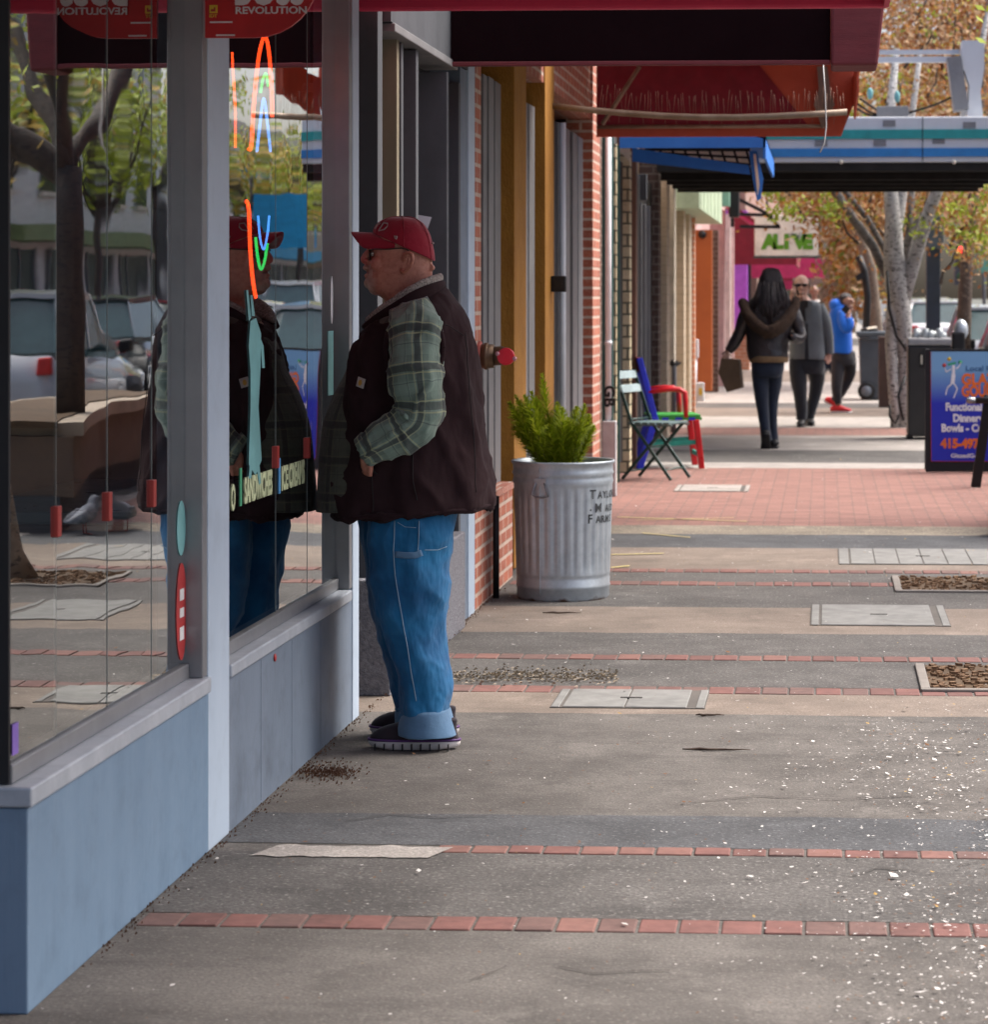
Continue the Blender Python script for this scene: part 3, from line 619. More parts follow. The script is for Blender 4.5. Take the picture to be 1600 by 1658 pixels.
m = MB(); m.tube([(XF, y, zc), (XF + .075, y, zc)], [.058, .056], 24); m.tube([(XF + .07, y, zc), (XF + .11, y, zc + .003), (XF + .135, y - .03, zc), (XF + .142, y - .09, zc)], [.045, .045, .042, .040], 20); m.cyl((XF + .030, y, zc), .064, .018, 24, (1, 0, 0)); m.build('elbow', BR, sp)
cp = P(819, 577.5, y - .1); RC = pmat('red_enamel', (.72, .012, .03), .35, bump=.03, dirt=.1)
m = MB(); m.cyl((cp.x, cp.y, cp.z), .041, .022, 28, (0, 1, 0)); cap_ = m.build('cap', RC, sp, bevel=.004)
for a_ in (.35, 3.6):
    m = MB(); m.ball((cp.x + math.cos(a_) * .044, cp.y + .004, cp.z - math.sin(a_) * .03), .011); m.build('lug', pmat('lug_pink', (.6, .3, .33), .3, metal=.5), cap_)
y = WY(985, -1.6); ds = thing('downspout', 'white downspout with a black graffiti scrawl beside the second brick pier', 'downspout', (-1.6, y, 0))
x = P(985, 480, y).x
m = MB(); m.tube([(x, y, .45), (x, y, 3.0)], .024, 16); m.build('pipe', M_WPIPE, ds)
m = MB(); m.tube([(x, y, .43), (x, y, .49)], .034, 16); m.tube([(x, y, 1.12), (x, y, 1.15)], .029, 16); m.build('collar', M_WPIPE, ds)
m = MB(); q = P(976, 737, y); q2 = P(998, 686, y); m.box(q.x, q2.x, y - .05, y + .06, .0, q2.z + .02); m.box(q.x + .015, q2.x - .015, y - .03, y + .03, q2.z + .02, .44); m.build('boot', pmat('grey_boot', (.42, .42, .44), .6, dirt=.7, dscale=3), ds, bevel=.006)
text_into('GB', .11, (x - .026, y - .026, .82), (0, 0, -1), (1, 0, 0), ds, M_BLACK, 'graffiti', .001, width=.16, bold=.004)

# ------------------------------------------------------------------ the shops farther along
b3 = thing('cream_brick_shop', 'cream brick shop front with dark green trim and black windows behind the chairs', 'shop', (XF, WY(992), 0))
parts(b3, [(pier, 'trim', M_GREENT, 986, 992, -1.64, 0, 2.75, .1), (pier, 'brick_pier', M_CREAMB, 992, 998, -1.635, 0, 2.68, .1), (pier, 'trim', M_GREENT, 1000, 1003, -1.63, 0, 2.68, .05), (wall, 'dark_window', M_BLACK, 996, 1010, -1.69, 0.1, 2.6, .04),
           (pier, 'brick_pier', M_CREAMB, 1009.5, 1020, -1.63, 0, 2.7, .2), (pier, 'timber_post', M_BROWN, 1021, 1030, -1.63, 0, 3, .15),
           (wall, 'dark_window', M_BLACK, 1028, 1060, -1.72, 0, 2.6, .05), (pier, 'mullion', M_FRAME, 1037.5, 1039, -1.70, 0, 2.35, .04), (pier, 'mullion', M_FRAME, 1044.5, 1046, -1.69, 0, 2.35, .04), (pier, 'mullion', M_FRAME, 1050.5, 1053, -1.68, 0, 2.35, .04),
           (pier, 'brick_pier', M_DKB, 1054, 1066.5, -1.65, 0, 3, .4), (pier, 'wall_lamp_box', M_DGREYP, 1033, 1047, -1.66, 2.38, 2.62, .1)])
m = MB(); m.box(-6, -1.85, WY(990), WY(1067), 0, 4.6); m.build('interior_walls', M_INT, b3)
b4 = thing('beige_shop', 'beige painted block shop with a pale vertical pipe in its wall', 'shop', (XF, WY(1068), 0))
parts(b4, [(pier, 'pier', M_BEIGE, 1066, 1080, -1.64, 0, 3.2, .5), (pier, 'pipe_chase', M_CREAM, 1080, 1092, -1.645, 0, 3.2, .3), (pier, 'pier', M_BEIGE, 1091, 1108, -1.64, 0, 3.2, .3), (pier, 'pier', M_BEIGE, 1106, 1117, -1.64, 0, 3.2, .2), (pier, 'corner_trim', M_CREAM, 1116, 1120, -1.635, 0, 3.2, .05)])
m = MB(); m.box(-6, -1.95, WY(1067), WY(1119), 0, 4.8); m.build('wall', M_BEIGE, b4)
b5 = thing('orange_door_building', 'building with a bright orange door panel under pale green siding', 'building', (XF, WY(1122), 0))
parts(b5, [(pier, 'brick_edge', M_ORB, 1118, 1125, -1.64, 0, 2.85, .2), (pier, 'door_panel', M_ORANGE, 1124, 1153, -1.64, .10, 2.45, .2), (pier, 'brick_pier', M_DKB, 1150, 1163, -1.64, 0, 2.5, .2)])
m = MB(); q0 = WY(1120, -1.5); m.box(-2.2, -1.42, WY(1121, -1.5), WY(1160, -1.5), 2.48, 2.95); m.build('siding', M_LGREEN, b5)
for k in range(6):
    m = MB(); y = WY(1123 + k * 6, -1.5); m.box(-1.424, -1.414, y, y + .05, 2.48, 2.95); m.build('siding_rib', M_LGREEN, b5)
m = MB(); yy = WY(1153, -1.64); q = P(1137, 380, yy - .01); m.cyl((q.x, yy - .03, q.z), .06, .03, 16, (0, 1, 0)); m.build('round_lamp', M_BLACK, b5)
m = MB(); m.box(-6, -2.0, WY(1119), WY(1164), 0, 4.8); m.build('wall', M_ORB, b5)
b6 = thing('pink_purple_shop', 'shop front with pink columns and a purple painted wall', 'shop', (XF, WY(1164), 0))
parts(b6, [(pier, 'column', M_PINK, 1161, 1173, -1.64, 0, 2.9, .4), (pier, 'column', M_PPINK, 1171, 1183, -1.62, 0, 2.9, .4), (pier, 'column', M_PINK, 1181, 1188, -1.62, 0, 2.9, .3), (pier, 'painted_wall', M_PURPLE, 1184, 1210, -1.64, 0.1, 3.3, .4), (pier, 'door_frame', M_BLACK, 1206, 1216, -1.66, 0, 2.6, .3), (pier, 'base', M_ORB, 1196, 1214, -1.5, 0, .75, .4)])
m = MB(); m.box(-6, -2.2, WY(1164), WY(1216), 0, 4.8); m.build('wall', M_PINK, b6)
b7 = thing('far_red_awning_shop', 'far shop with dark red and magenta awnings beyond the purple wall', 'shop', (-1.6, 60, 0))
m = MB(); m.box(-8, -1.75, 57.5, 110, 0, 5); m.build('wall', pmat('dusky_wall', (.30, .20, .16), .8), b7)
def slope(m, x0, x1, y0, y1, z0, z1, th=.05):   # canopy sloping down from the wall to the street
    m.hexa([Vector(p) for p in ((x0, y0, z1 - th), (x0, y0, z1), (x0, y1, z1 - th), (x0, y1, z1), (x1, y0, z0 - th), (x1, y0, z0), (x1, y1, z0 - th), (x1, y1, z0))])
for y0, y1, x1, z0, z1, mt in ((47, 53, -.5, 2.35, 3.2, M_DRED), (60, 68, .3, 2.2, 3.0, M_MAG), (70, 80, 1.0, 2.2, 3.1, M_DRED), (84, 96, 1.2, 2.0, 2.9, M_MAG)):
    m = MB(); slope(m, -1.75, x1, y0, y1, z0, z1); m.box(x1 - .04, x1, y0, y1, z0 - .3, z0 - .052); m.prism([(-1.75, y0 - .02, z1), (x1, y0 - .02, z0), (x1, y0 - .02, z0 - .3), (-1.75, y0 - .02, z0 - .3)], (0, .015, 0)); m.build('awning', mt, b7)
m = MB(); m.prism([P(1284, 447, 66), P(1420, 450, 66), P(1420, 476, 66), P(1284, 474, 66)], (0, .05, 0)); fs = m.build('fascia', pmat('pale_fascia', (.62, .55, .52), .6), b7)
# the hanging white sign with green letters
Ya = 40.0; al = thing('hanging_sign', 'white hanging sign with green letters reading ALIVE under a red awning', 'sign', P(1273, 415, Ya))
q0 = P(1222, 415, Ya); q1 = P(1325, 349, Ya)
m = MB(); m.box(q0.x, q1.x, Ya, Ya + .10, q0.z, q1.z); m.build('board', pmat('sign_board', (.80, .82, .72), .5, bump=.02, dirt=.12), al, bevel=.01)
m = MB(); m.box(q0.x - .02, q1.x + .02, Ya - .01, Ya + .11, q0.z - .03, q0.z - .002); m.build('rim', M_GREENT, al)
M_LG = pmat('leaf_green', (.10, .33, .01), .5, bump=0)
for ch, u in zip('ALIVE', (1232, 1252, 1270, 1282, 1300)):
    q = P(u, 402, Ya - .006); text_into(ch, .29, q, (1, 0, 0), (0, 0, 1), al, M_LG, 'letter', .004, bold=.022)
m = MB(); q = P(1242, 349, Ya); m.tube([(q.x, Ya + .05, q1.z), (q.x, Ya + .05, 3.1)], .015, 8); m.tube([(q.x + .6, Ya + .05, q1.z), (q.x + .6, Ya + .05, 3.1)], .015, 8); m.build('hanger', M_BLACK, al)
m = MB()
for a_, b_ in (((1280, 378), (1296, 385)), ((1290, 388), (1297, 376)), ((1276, 384), (1288, 380))):
    m.bar(P(*a_, Ya - .008), P(*b_, Ya - .008), .05, .006, (0, 1, 0))
m.build('leaf_motif', M_GREENT, al)
Yb = 38.0; bk = thing('black_bracket', 'black triangular wall bracket left of the white hanging sign', 'bracket', P(1188, 350, Yb))
m = MB()
for a_, b_ in (((1186, 318), (1240, 345)), ((1186, 347), (1252, 349)), ((1240, 345), (1262, 368)), ((1198, 367), (1264, 368)), ((1186, 305), (1186, 368))):
    m.bar(P(*a_, Yb), P(*b_, Yb), .06, .05, (0, 1, 0))
m.build('arms', M_BLACK, bk)
m = MB(); q0 = P(1156, 334, 36); q1 = P(1181, 305, 36); m.box(q0.x, q1.x, 36, 36.3, q0.z, q1.z)
tag(m.build('green_wall_box', pmat('mint_green', (.25, .46, .35), .5)), 'mint green box projecting from the wall above the orange door', 'wall box')
m = MB(); q0 = P(1180, 352, 36.4); q1 = P(1197, 303, 36.4); m.box(q0.x, q1.x, 36.4, 36.7, q0.z, q1.z)
tag(m.build('black_wall_lamp', M_BLACK, bevel=.02), 'black lamp box beside the mint green box', 'lamp')
m = MB(); slope(m, -1.7, -1.0, 41.0, 43.5, 2.55, 3.05); m.box(-1.04, -1.0, 41.0, 43.5, 2.3, 2.5)
tag(m.build('magenta_awning', M_MAG), 'small magenta awning over the purple wall', 'awning')

# ------------------------------------------------------------------ awnings and canopies overhead
AX = .235                                             # front of the canvas awnings
M_CRED = pmat('crimson_canvas', (.62, .03, .085), .6, (.52, .02, .07), 5, bump=.2, dirt=.15)
M_SHADEC = pmat('shaded_maroon_canvas', (.010, .004, .005), .95, (.008, .003, .004), 5, bump=.2, dirt=.05, spec=.05)  # maroon canvas with the shade of the awning's end put into its near-black colour
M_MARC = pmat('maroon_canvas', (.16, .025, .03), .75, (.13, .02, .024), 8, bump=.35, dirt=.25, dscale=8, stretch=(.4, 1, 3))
M_ORC = pmat('faded_red_canvas', (.50, .095, .05), .75, (.44, .075, .04), 4, bump=.2, dirt=.25)
M_TUBE = pmat('rusty_tube', (.30, .23, .17), .55, (.22, .15, .10), 12, metal=.3, dirt=.4)
Yr = 9.5; zr = P(1000, 15, Yr).z
aw = thing('crimson_awning', 'crimson awning over the corner shop, its far hem crossing the top of the view', 'awning', (-.7, 6.5, 2.55))
m = MB(); m.box(-1.73, AX, Yr, Yr + .05, zr, zr + .06); m.build('hem', M_CRED, aw, bevel=.012)
m = MB(); m.prism([(-1.63, Yr + .01, zr + .06), (AX, Yr + .01, zr + .06), (AX, Yr + .01, zr + .2), (-1.63, Yr + .01, 3.5)], (0, .02, 0)); m.build('end_panel', M_CRED, aw)
m = MB(); slope(m, -1.63, AX, -4, Yr, zr + .2, 3.55, .02); m.build('canvas', M_CRED, aw)  # awning carried on unseen behind the camera to cut light from there
m = MB(); m.box(AX - .02, AX, -4, Yr, zr - .0, zr + .19); m.build('valance', M_CRED, aw)
m = MB()
for y in (-3.9, -.5, 3.2, 6.2, 9.3): m.tube([(-1.63, y, zr + .08), (AX - .03, y, zr + .08)], .016, 8)
m.tube([(AX - .04, -4, zr + .1), (AX - .04, Yr, zr + .1)], .016, 8); m.build('frame_tube', M_TUBE, aw)
Yk = 11.3; q0 = P(765, 106, Yk); q1 = P(1345, 104, Yk); q2 = P(1425, 107, Yk); zt = P(1000, 8, Yk).z
a2 = thing('maroon_awning', 'dark maroon box awning of the brick shop seen from its shaded end', 'awning', (-.7, Yk, q0.z))
m = MB(); m.box(-1.635, q1.x, Yk, Yk + .04, q0.z + .015, zt); m.build('end_panel', M_SHADEC, a2)
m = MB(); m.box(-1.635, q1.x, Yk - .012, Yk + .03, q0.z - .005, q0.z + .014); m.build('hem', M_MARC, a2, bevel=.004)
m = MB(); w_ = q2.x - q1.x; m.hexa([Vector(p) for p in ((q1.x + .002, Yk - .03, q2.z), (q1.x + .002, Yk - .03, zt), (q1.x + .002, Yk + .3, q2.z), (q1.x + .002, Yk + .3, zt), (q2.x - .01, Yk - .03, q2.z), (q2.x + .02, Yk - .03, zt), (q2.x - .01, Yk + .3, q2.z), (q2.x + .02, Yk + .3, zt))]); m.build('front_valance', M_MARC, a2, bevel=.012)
m = MB(); m.box(-1.635, q1.x, Yk + .042, 15.3, 2.93, 2.96); m.box(-1.635, q1.x, Yk + .042, Yk + .06, zt - .02, 2.929); m.build('canvas_top', M_SHADEC, a2)
a3 = thing('faded_red_awning', 'faded orange red awning with bird spikes along its tube', 'awning', (-.7, 17, 2.6))
Y3, Y4 = 15.8, 18.5; zb = P(1100, 222, Y4).z; xr = P(1386, 150, Y4).x; xl = P(1340, 200, Y4).x
m = MB(); m.prism([(-1.63, Y4, zb), (P(1362, 222, Y4).x, Y4, zb), (xr - .02, Y4, P(1370, 172, Y4).z), (xr, Y4, P(1385, 168, Y4).z), (xr, Y4, P(1385, 60, Y4).z), (-1.63, Y4, 3.3)], (0, .02, 0)); m.build('far_end_panel', M_ORC, a3)
m = MB(); m.prism([(-1.62, Y4 - .012, zb + .07), (P(1250, 0, Y4).x, Y4 - .012, zb + .07), (P(1310, 0, Y4).x, Y4 - .012, zb + .07), (P(1220, 100, Y4).x, Y4 - .012, 3.18), (-1.62, Y4 - .012, 3.22)], (0, .008, 0)); m.build('lining', M_DRED, a3)
m = MB(); slope(m, -1.63, xr, Y3, Y4, P(1385, 70, Y4).z, 3.4, .02); m.build('canvas', M_ORC, a3)
m = MB(); m.hexa([Vector(p) for p in ((xr - .015, Y3 + .9, 2.80), (xr - .015, Y3 + .9, 3.05), (xr - .015, Y4, 2.74), (xr - .015, Y4, 3.05), (xr, Y3 + .9, 2.80), (xr, Y3 + .9, 3.05), (xr, Y4, 2.74), (xr, Y4, 3.05))]); m.build('valance', M_ORC, a3)
ta = P(893, 172, Y3); tb = P(1372, 182, Y3); sag = []
for k in range(9):
    f = k / 8; p_ = ta.lerp(tb, f); p_.z -= .05 * math.sin(f * math.pi); sag.append(p_)
m = MB(); m.tube(sag, .020, 10); m.build('frame_tube', M_TUBE, a3)
m = MB(); m.tube([P(975, 202, Y4 - .3), P(1036, 108, Y4 - .3)], .016, 8); m.build('brace', M_TUBE, a3)
m = MB(); m.tube([(-1.62, Y4 - .03, zb + .07), (P(1340, 0, Y4).x, Y4 - .03, zb + .07)], .014, 8); m.build('frame_tube', M_TUBE, a3)
m = MB(); m.prism([P(1323, 108, Y4 - .05), P(1340, 108, Y4 - .05), P(1345, 150, Y4 - .05), P(1352, 170, Y4 - .05), P(1332, 210, Y4 - .05), P(1318, 170, Y4 - .05), P(1326, 145, Y4 - .05)], (0, .02, 0)); m.build('frayed_patch', pmat('frayed', (.24, .19, .16), .9, bump=.8), a3)
sk = MB(); rr = random.Random(3)
for k in range(105):
    f = k / 104; i = min(7, int(f * 8)); p_ = sag[i].lerp(sag[i + 1], f * 8 - i) + Vector((0, 0, .018))
    a_ = rr.uniform(-.35, .35); h = rr.uniform(.10, .15) * (1 if k % 3 else .8); sk.tube([p_, p_ + Vector((math.sin(a_) * h * .35, (rr.random() - .5) * .1, h * (1 if k % 4 else -.7)))], .0010, 4)
sk.build('bird_spikes', pmat('spike_steel', (.30, .17, .12), .5, metal=.3), a3)
wv = MB(); wv.tube([P(1333, 105, Yk + .6), P(1336, 150, Yk + .6), P(1338, 205, Yk + .6), P(1335, 232, Yk + .6), P(1328, 247, Yk + .6)], .004, 6)
tag(wv.build('dangling_wire', pmat('pale_wire', (.7, .7, .68), .5)), 'thin pale wire dangling from the maroon awning', 'wire')
a4 = thing('blue_awning', 'bright blue awning with a white lattice frame and a torn hanging flap', 'awning', (-1.0, 21, 2.6))
M_BLC = pmat('blue_canvas', (.015, .16, .55), .65, (.012, .13, .48), 5, bump=.15, dirt=.1); Y5 = 20.6; Y6 = 24.0
z5 = P(1100, 240, Y5).z; z6 = P(1100, 222, Y5).z; xb = P(1240, 230, Y5).x
m = MB(); m.prism([(-1.63, Y5, z5), (xb, Y5, z5 + .0), (xb, Y5, z6), (-1.63, Y5, z6 + .1)], (0, .02, 0)); m.build('near_valance', M_BLC, a4)
m = MB(); slope(m, -1.63, xb, Y5, Y6, z6, z6 + .25, .02); m.build('canvas', M_BLC, a4)
m = MB(); m.box(xb - .02, xb, Y5, Y6, z5 - .08, z6); m.build('front_valance', M_BLC, a4)
m = MB(); m.prism([P(1024, 240, 21.2), P(1024, 262, 21.2), P(1215, 283, 21.2), P(1212, 268, 21.2)], (0, .02, 0)); m.build('lower_valance', M_BLC, a4)
m = MB(); m.prism([P(1020, 240, 21.0), P(1020, 262, 21.0), P(1000, 242, 21.0), P(1000, 240, 21.0)], (0, .02, 0)); m.build('white_panel', M_CREAM, a4)
m = MB()
for k in range(9):
    u = 1048 + k * 20; m.bar(P(u, 242, 21.6), P(u + 8, 258 + k * 1.3, 21.6), .02, .02)
m.bar(P(1045, 242, 21.6), P(1215, 243, 21.6), .03, .03); m.bar(P(1045, 252, 21.6), P(1215, 268, 21.6), .03, .03); m.bar(P(1045, 247, 21.6), P(1215, 256, 21.6), .02, .02); m.build('lattice', M_BLACK, a4)
m = MB(); m.prism([P(1045, 240, 21.9), P(1216, 241, 21.9), P(1216, 270, 21.9), P(1045, 252, 21.9)], (0, .01, 0)); m.build('white_lining', M_CREAM, a4)
m = MB(); m.prism([P(1213, 245, 20.9), P(1226, 245, 20.9), P(1236, 290, 20.9), P(1232, 322, 20.9), P(1226, 326, 20.9), P(1219, 290, 20.9)], (0, .02, 0)); m.build('torn_flap', M_BLC, a4)
m = MB(); m.prism([P(1220, 250, 20.88), P(1224, 250, 20.88), P(1230, 300, 20.88), P(1227, 318, 20.88)], (0, .01, 0)); m.build('flap_lining', M_CREAM, a4)
# flat canopy with teal and blue stripes
Yc0, Yc1 = 25.0, 28.7; zc0 = P(1300, 274, Yc0).z; zc1 = P(1300, 190, Yc0).z
cn = thing('striped_canopy', 'flat pale grey canopy with teal and blue stripes across the pavement', 'canopy', (0, 26.5, zc0))
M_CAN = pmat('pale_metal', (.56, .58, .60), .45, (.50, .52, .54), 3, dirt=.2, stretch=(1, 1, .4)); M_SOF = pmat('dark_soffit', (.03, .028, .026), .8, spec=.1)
m = MB(); m.box(-1.3, 1.72, Yc0, Yc1, zc0 + .06, zc1); m.build('slab', M_CAN, cn, bevel=.015)
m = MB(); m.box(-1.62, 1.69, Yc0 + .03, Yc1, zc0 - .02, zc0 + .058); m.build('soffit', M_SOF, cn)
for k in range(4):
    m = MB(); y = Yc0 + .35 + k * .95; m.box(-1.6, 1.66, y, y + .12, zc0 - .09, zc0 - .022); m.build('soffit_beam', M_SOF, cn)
for v0, v1, mt, nm in ((226, 211, pmat('teal_stripe', (.015, .30, .29), .5, dirt=.1), 'teal_stripe'), (255, 241, pmat('blue_stripe', (.02, .20, .50), .5, dirt=.1), 'blue_stripe')):
    m = MB(); m.box(-1.29, 1.735, Yc0 - .02, Yc1 + .005, P(1300, v0, Yc0).z, P(1300, v1, Yc0).z); m.build(nm, mt, cn)
for u, v in ((1440, 200), (1570, 203), (1425, 232), (1520, 228), (1330, 232)):
    q = P(u, v, Yc0 - .01); m = MB(); m.box(q.x - .06, q.x + .06, Yc0 - .008, Yc0 - .001, q.z - .03, q.z + .03); m.build('repair_patch', M_FRAME, cn)
m = MB(); q = P(1494, 232, Yc0); m.box(q.x - .004, q.x + .004, Yc0 - .024, Yc0 - .021, zc0 + .07, zc1); m.build('seam', M_BLACK, cn)
for u in (1362, 1545):
    m = MB(); q = P(u, 263, Yc0); m.ball((q.x, Yc0 - .03, q.z), .022); m.build('soffit_light', M_CREAM, cn)
sb = thing('silver_sign_bracket', 'pale silver curved sign bracket standing on the striped canopy at upper right', 'bracket', P(1575, 190, Yc0 + .4))
Ys = Yc0 + .4; m = MB(); pts = [P(u, v, Ys) for u, v in ((1558, 66), (1594, 66), (1594, 110), (1588, 150), (1592, 191), (1566, 191), (1570, 140), (1562, 116), (1556, 112))]; m.prism(pts, (0, .28, 0)); m.build('arm', M_CAN, sb, bevel=.01)
m = MB(); m.box(P(1425, 0, Ys).x, P(1556, 0, Ys).x, Ys + .2, Ys + .26, P(0, 93, Ys).z, P(0, 86, Ys).z); m.build('rail', M_CAN, sb)
m = MB(); m.box(P(1410, 0, Ys).x, P(1543, 0, Ys).x, Ys + .2, Ys + .26, P(0, 106, Ys).z, P(0, 97, Ys).z); m.build('rail', M_CAN, sb)
m = MB(); m.bar(P(1544, 94, Ys + .1), P(1556, 180, Ys + .1), .25, .14, (0, 1, 0)); m.build('side_plate', M_FRAME, sb)
m = MB(); q0 = P(1420, 190, Yc0 + .5); q1 = P(1472, 172, Yc0 + .5); m.box(q0.x, q1.x, Yc0 + .5, Yc0 + .9, zc1 + .002, q1.z); bx = m.build('canopy_box', M_FRAME, bevel=.01)
tag(bx, 'grey electrical box with cables on top of the striped canopy', 'electrical box')
m = MB()
for a_, b_ in (((1388, 168), (1425, 188)), ((1392, 160), (1440, 186)), ((1385, 175), (1420, 189)), ((1470, 184), (1560, 150))): m.tube([P(*a_, Yc0 + .6), P((a_[0] + b_[0]) / 2, (a_[1] + b_[1]) / 2 + 3, Yc0 + .6), P(*b_, Yc0 + .6)], .012, 6)
m.build('cable', M_BLACK, bx); m = MB()
for u, v in ((1409, 152), (1453, 157)): m = MB(); m.ball(P(u, v, Yc0 + .7), .03, .03, .06); m.build('teal_bulb', M_TEALV, bx)

# ------------------------------------------------------------------ galvanised can with fern
def lathe(m, c, prof, n=48, fl=None, mi=0):
    rs = []
    for r, z in prof:
        rs.append([Vector((c.x + math.cos(2 * math.pi * j / n) * (r + (fl(r, z, j) if fl else 0)), c.y + math.sin(2 * math.pi * j / n) * (r + (fl(r, z, j) if fl else 0)), c.z + z)) for j in range(n)])
    m.rings(rs, False, True, mi)
g = G(912, 966); g.z = 0; kc = (g - Vector((0, 0, 0))).length
can = thing('metal_can_planter', 'galvanised metal rubbish can used as a planter, stencilled with black letters', 'planter', g)
sc_ = F / g.y; R1 = 81.5 / sc_; R0 = 75 / sc_; HH = P(912, 745, g.y).z
def lerp(a, b, t): return a + (b - a) * t
prof = [(R0 - .006, 0.0), (R0, .012), (R0, .055)]
for z, dr in ((.062, .004), (.072, 0), (.10, 0), (.108, -.003), (.116, 0)): prof.append((lerp(R0, R1, z / HH) + dr, z))
nz = 14
for k in range(nz + 1): z = .13 + k * (HH - .13 - .13) / nz; prof.append((lerp(R0, R1, z / HH), z))
for z, dr in ((HH - .115, 0), (HH - .10, .005), (HH - .085, .0), (HH - .07, -.001), (HH - .058, .006), (HH - .046, .0), (HH - .018, .0), (HH - .010, .007), (HH - .002, .009), (HH + .003, .005), (HH, -.002), (HH - .03, -.006), (HH - .10, -.008)): prof.append((lerp(R0, R1, z / HH) + dr, z))
def flute(r, z, j):
    if .125 < z < HH - .125:
        e = min(1, (z - .125) / .05, (HH - .125 - z) / .05); a_ = j % 8
        return e * (-.0055 if a_ in (0, 1) else (-.003 if a_ in (2, 7) else 0))
    return 0
def galv():
    m, nt, b = new_mat('galvanised'); c = mixnode(nt, ramp(nt, noise_out(nt, 14, 6, rough=.7), .35, .7), (.50, .56, .60), (.36, .41, .45))
    c = mixnode(nt, math_n(nt, 'MULTIPLY', ramp(nt, noise_out(nt, 6, 6, stretch=(1, 1, .25)), .5, .7), .5), c, (.33, .34, .36))
    tc = node(nt, 'ShaderNodeTexCoord'); sp_ = node(nt, 'ShaderNodeSeparateXYZ'); nt.links.new(tc.outputs['Object'], sp_.inputs[0])
    h = math_n(nt, 'ADD', math_n(nt, 'ADD', sp_.outputs[2], .1), math_n(nt, 'MULTIPLY', noise_out(nt, 9, 4), -.09))
    rust = ramp(nt, h, .052, .066, (1, 1, 1), (0, 0, 0)); c = mixnode(nt, rust, c, (.10, .045, .018))
    nt.links.new(c, b.inputs['Base Color']); b.inputs['Metallic'].default_value = .65
    mr = node(nt, 'ShaderNodeMapRange'); mr.inputs[3].default_value = .38; mr.inputs[4].default_value = .62; nt.links.new(noise_out(nt, 30, 4), mr.inputs[0]); nt.links.new(mr.outputs[0], b.inputs['Roughness'])
    bp = node(nt, 'ShaderNodeBump'); bp.inputs['Strength'].default_value = .25; bp.inputs['Distance'].default_value = .004; nt.links.new(noise_out(nt, 22, 4), bp.inputs['Height']); nt.links.new(bp.outputs[0], b.inputs['Normal'])
    return m
M_GALV = galv()
m = MB(); lathe(m, g, prof, 240, flute); m.cyl((g.x, g.y, .004), R0 - .008, .01, 48); m.build('can_body', M_GALV, can)
m = MB(); m.cyl((g.x, g.y, HH - .10), R1 - .015, .02, 40); m.build('soil', M_SOIL, can)
ha = R(236 + 180 - 180); 
def on_can(u, v, off=.002):   # point on the can's near side under a photo pixel
    p_ = P(u, v, g.y); dx = p_.x - g.x; r = lerp(R0, R1, p_.z / HH) + off
    dx = max(-r * .995, min(r * .995, dx)); return Vector((g.x + dx, g.y - math.sqrt(r * r - dx * dx), p_.z))
m = MB(); m.tube([on_can(u, v, .012) for u, v in ((876, 776), (868, 795), (876, 799), (888, 800), (896, 798), (890, 776))], .0045, 8); m.build('handle', pmat('dull_steel', (.25, .26, .28), .4, metal=.8), can)
m = MB(); c0 = [on_can(873, 778, .006), on_can(893, 778, .006), on_can(893, 770, .006), on_can(873, 770, .006)]; m.prism(c0, (0, -.008, 0)); m.build('handle_plate', M_GALV, can)
m = MB(); m.tube([on_can(882, v, .001) for v in range(752, 962, 12)], .0035, 6); m.build('seam', M_GALV, can)
M_STEN = pmat('stencil_black', (.035, .04, .045), .8, bump=0)
def stencil(txt, u, v, size, sp=1.05):
    base = on_can(u, v); a0 = math.atan2(base.y - g.y, base.x - g.x); r = math.hypot(base.x - g.x, base.y - g.y) + .002
    def cv(q):
        s_ = q.x - base.x; a_ = a0 + s_ / r; rr_ = lerp(R0, R1, q.z / HH) + .002; return Vector((g.x + math.cos(a_) * rr_, g.y + math.sin(a_) * rr_, q.z))
    text_into(txt, size, (base.x, 0, base.z), (1, 0, 0), (0, 0, 1), can, M_STEN, 'stencil', 0.0, bold=.0012, spacing=sp, curve=cv)
stencil('T', 961, 803, .062); stencil('AYLOR', 972.5, 803, .048, 1.2); stencil('.', 961, 822, .06); stencil('M', 969, 825, .062); stencil('AID', 983, 825, .048, 1.2); stencil('F', 958.5, 842, .062); stencil('ARMS', 969.5, 842, .048, 1.2)
fern = thing('foxtail_fern', 'bushy bright green foxtail fern growing out of the metal can', 'plant', (g.x, g.y, HH - .09))
m = MB(); st = MB(); rr = random.Random(12)
fr_ = [(878, 605, .04, 10), (862, 635, -.06, 12), (845, 650, .0, 13), (829, 652, -.08, 12), (834, 668, .09, 12), (854, 665, .12, 12), (902, 652, .03, 11), (919, 678, -.07, 12), (932, 660, .05, 11), (951, 672, -.02, 10), (940, 690, .1, 11), (894, 678, .12, 13), (872, 648, .1, 12), (915, 690, .14, 12), (846, 690, .14, 12), (958, 690, -.12, 9), (888, 690, -.14, 12), (870, 690, .15, 12), (926, 700, .15, 12), (852, 640, -.14, 10), (910, 660, -.14, 10), (835, 690, -.02, 11), (944, 655, -.1, 9), (838, 640, .05, 9)]
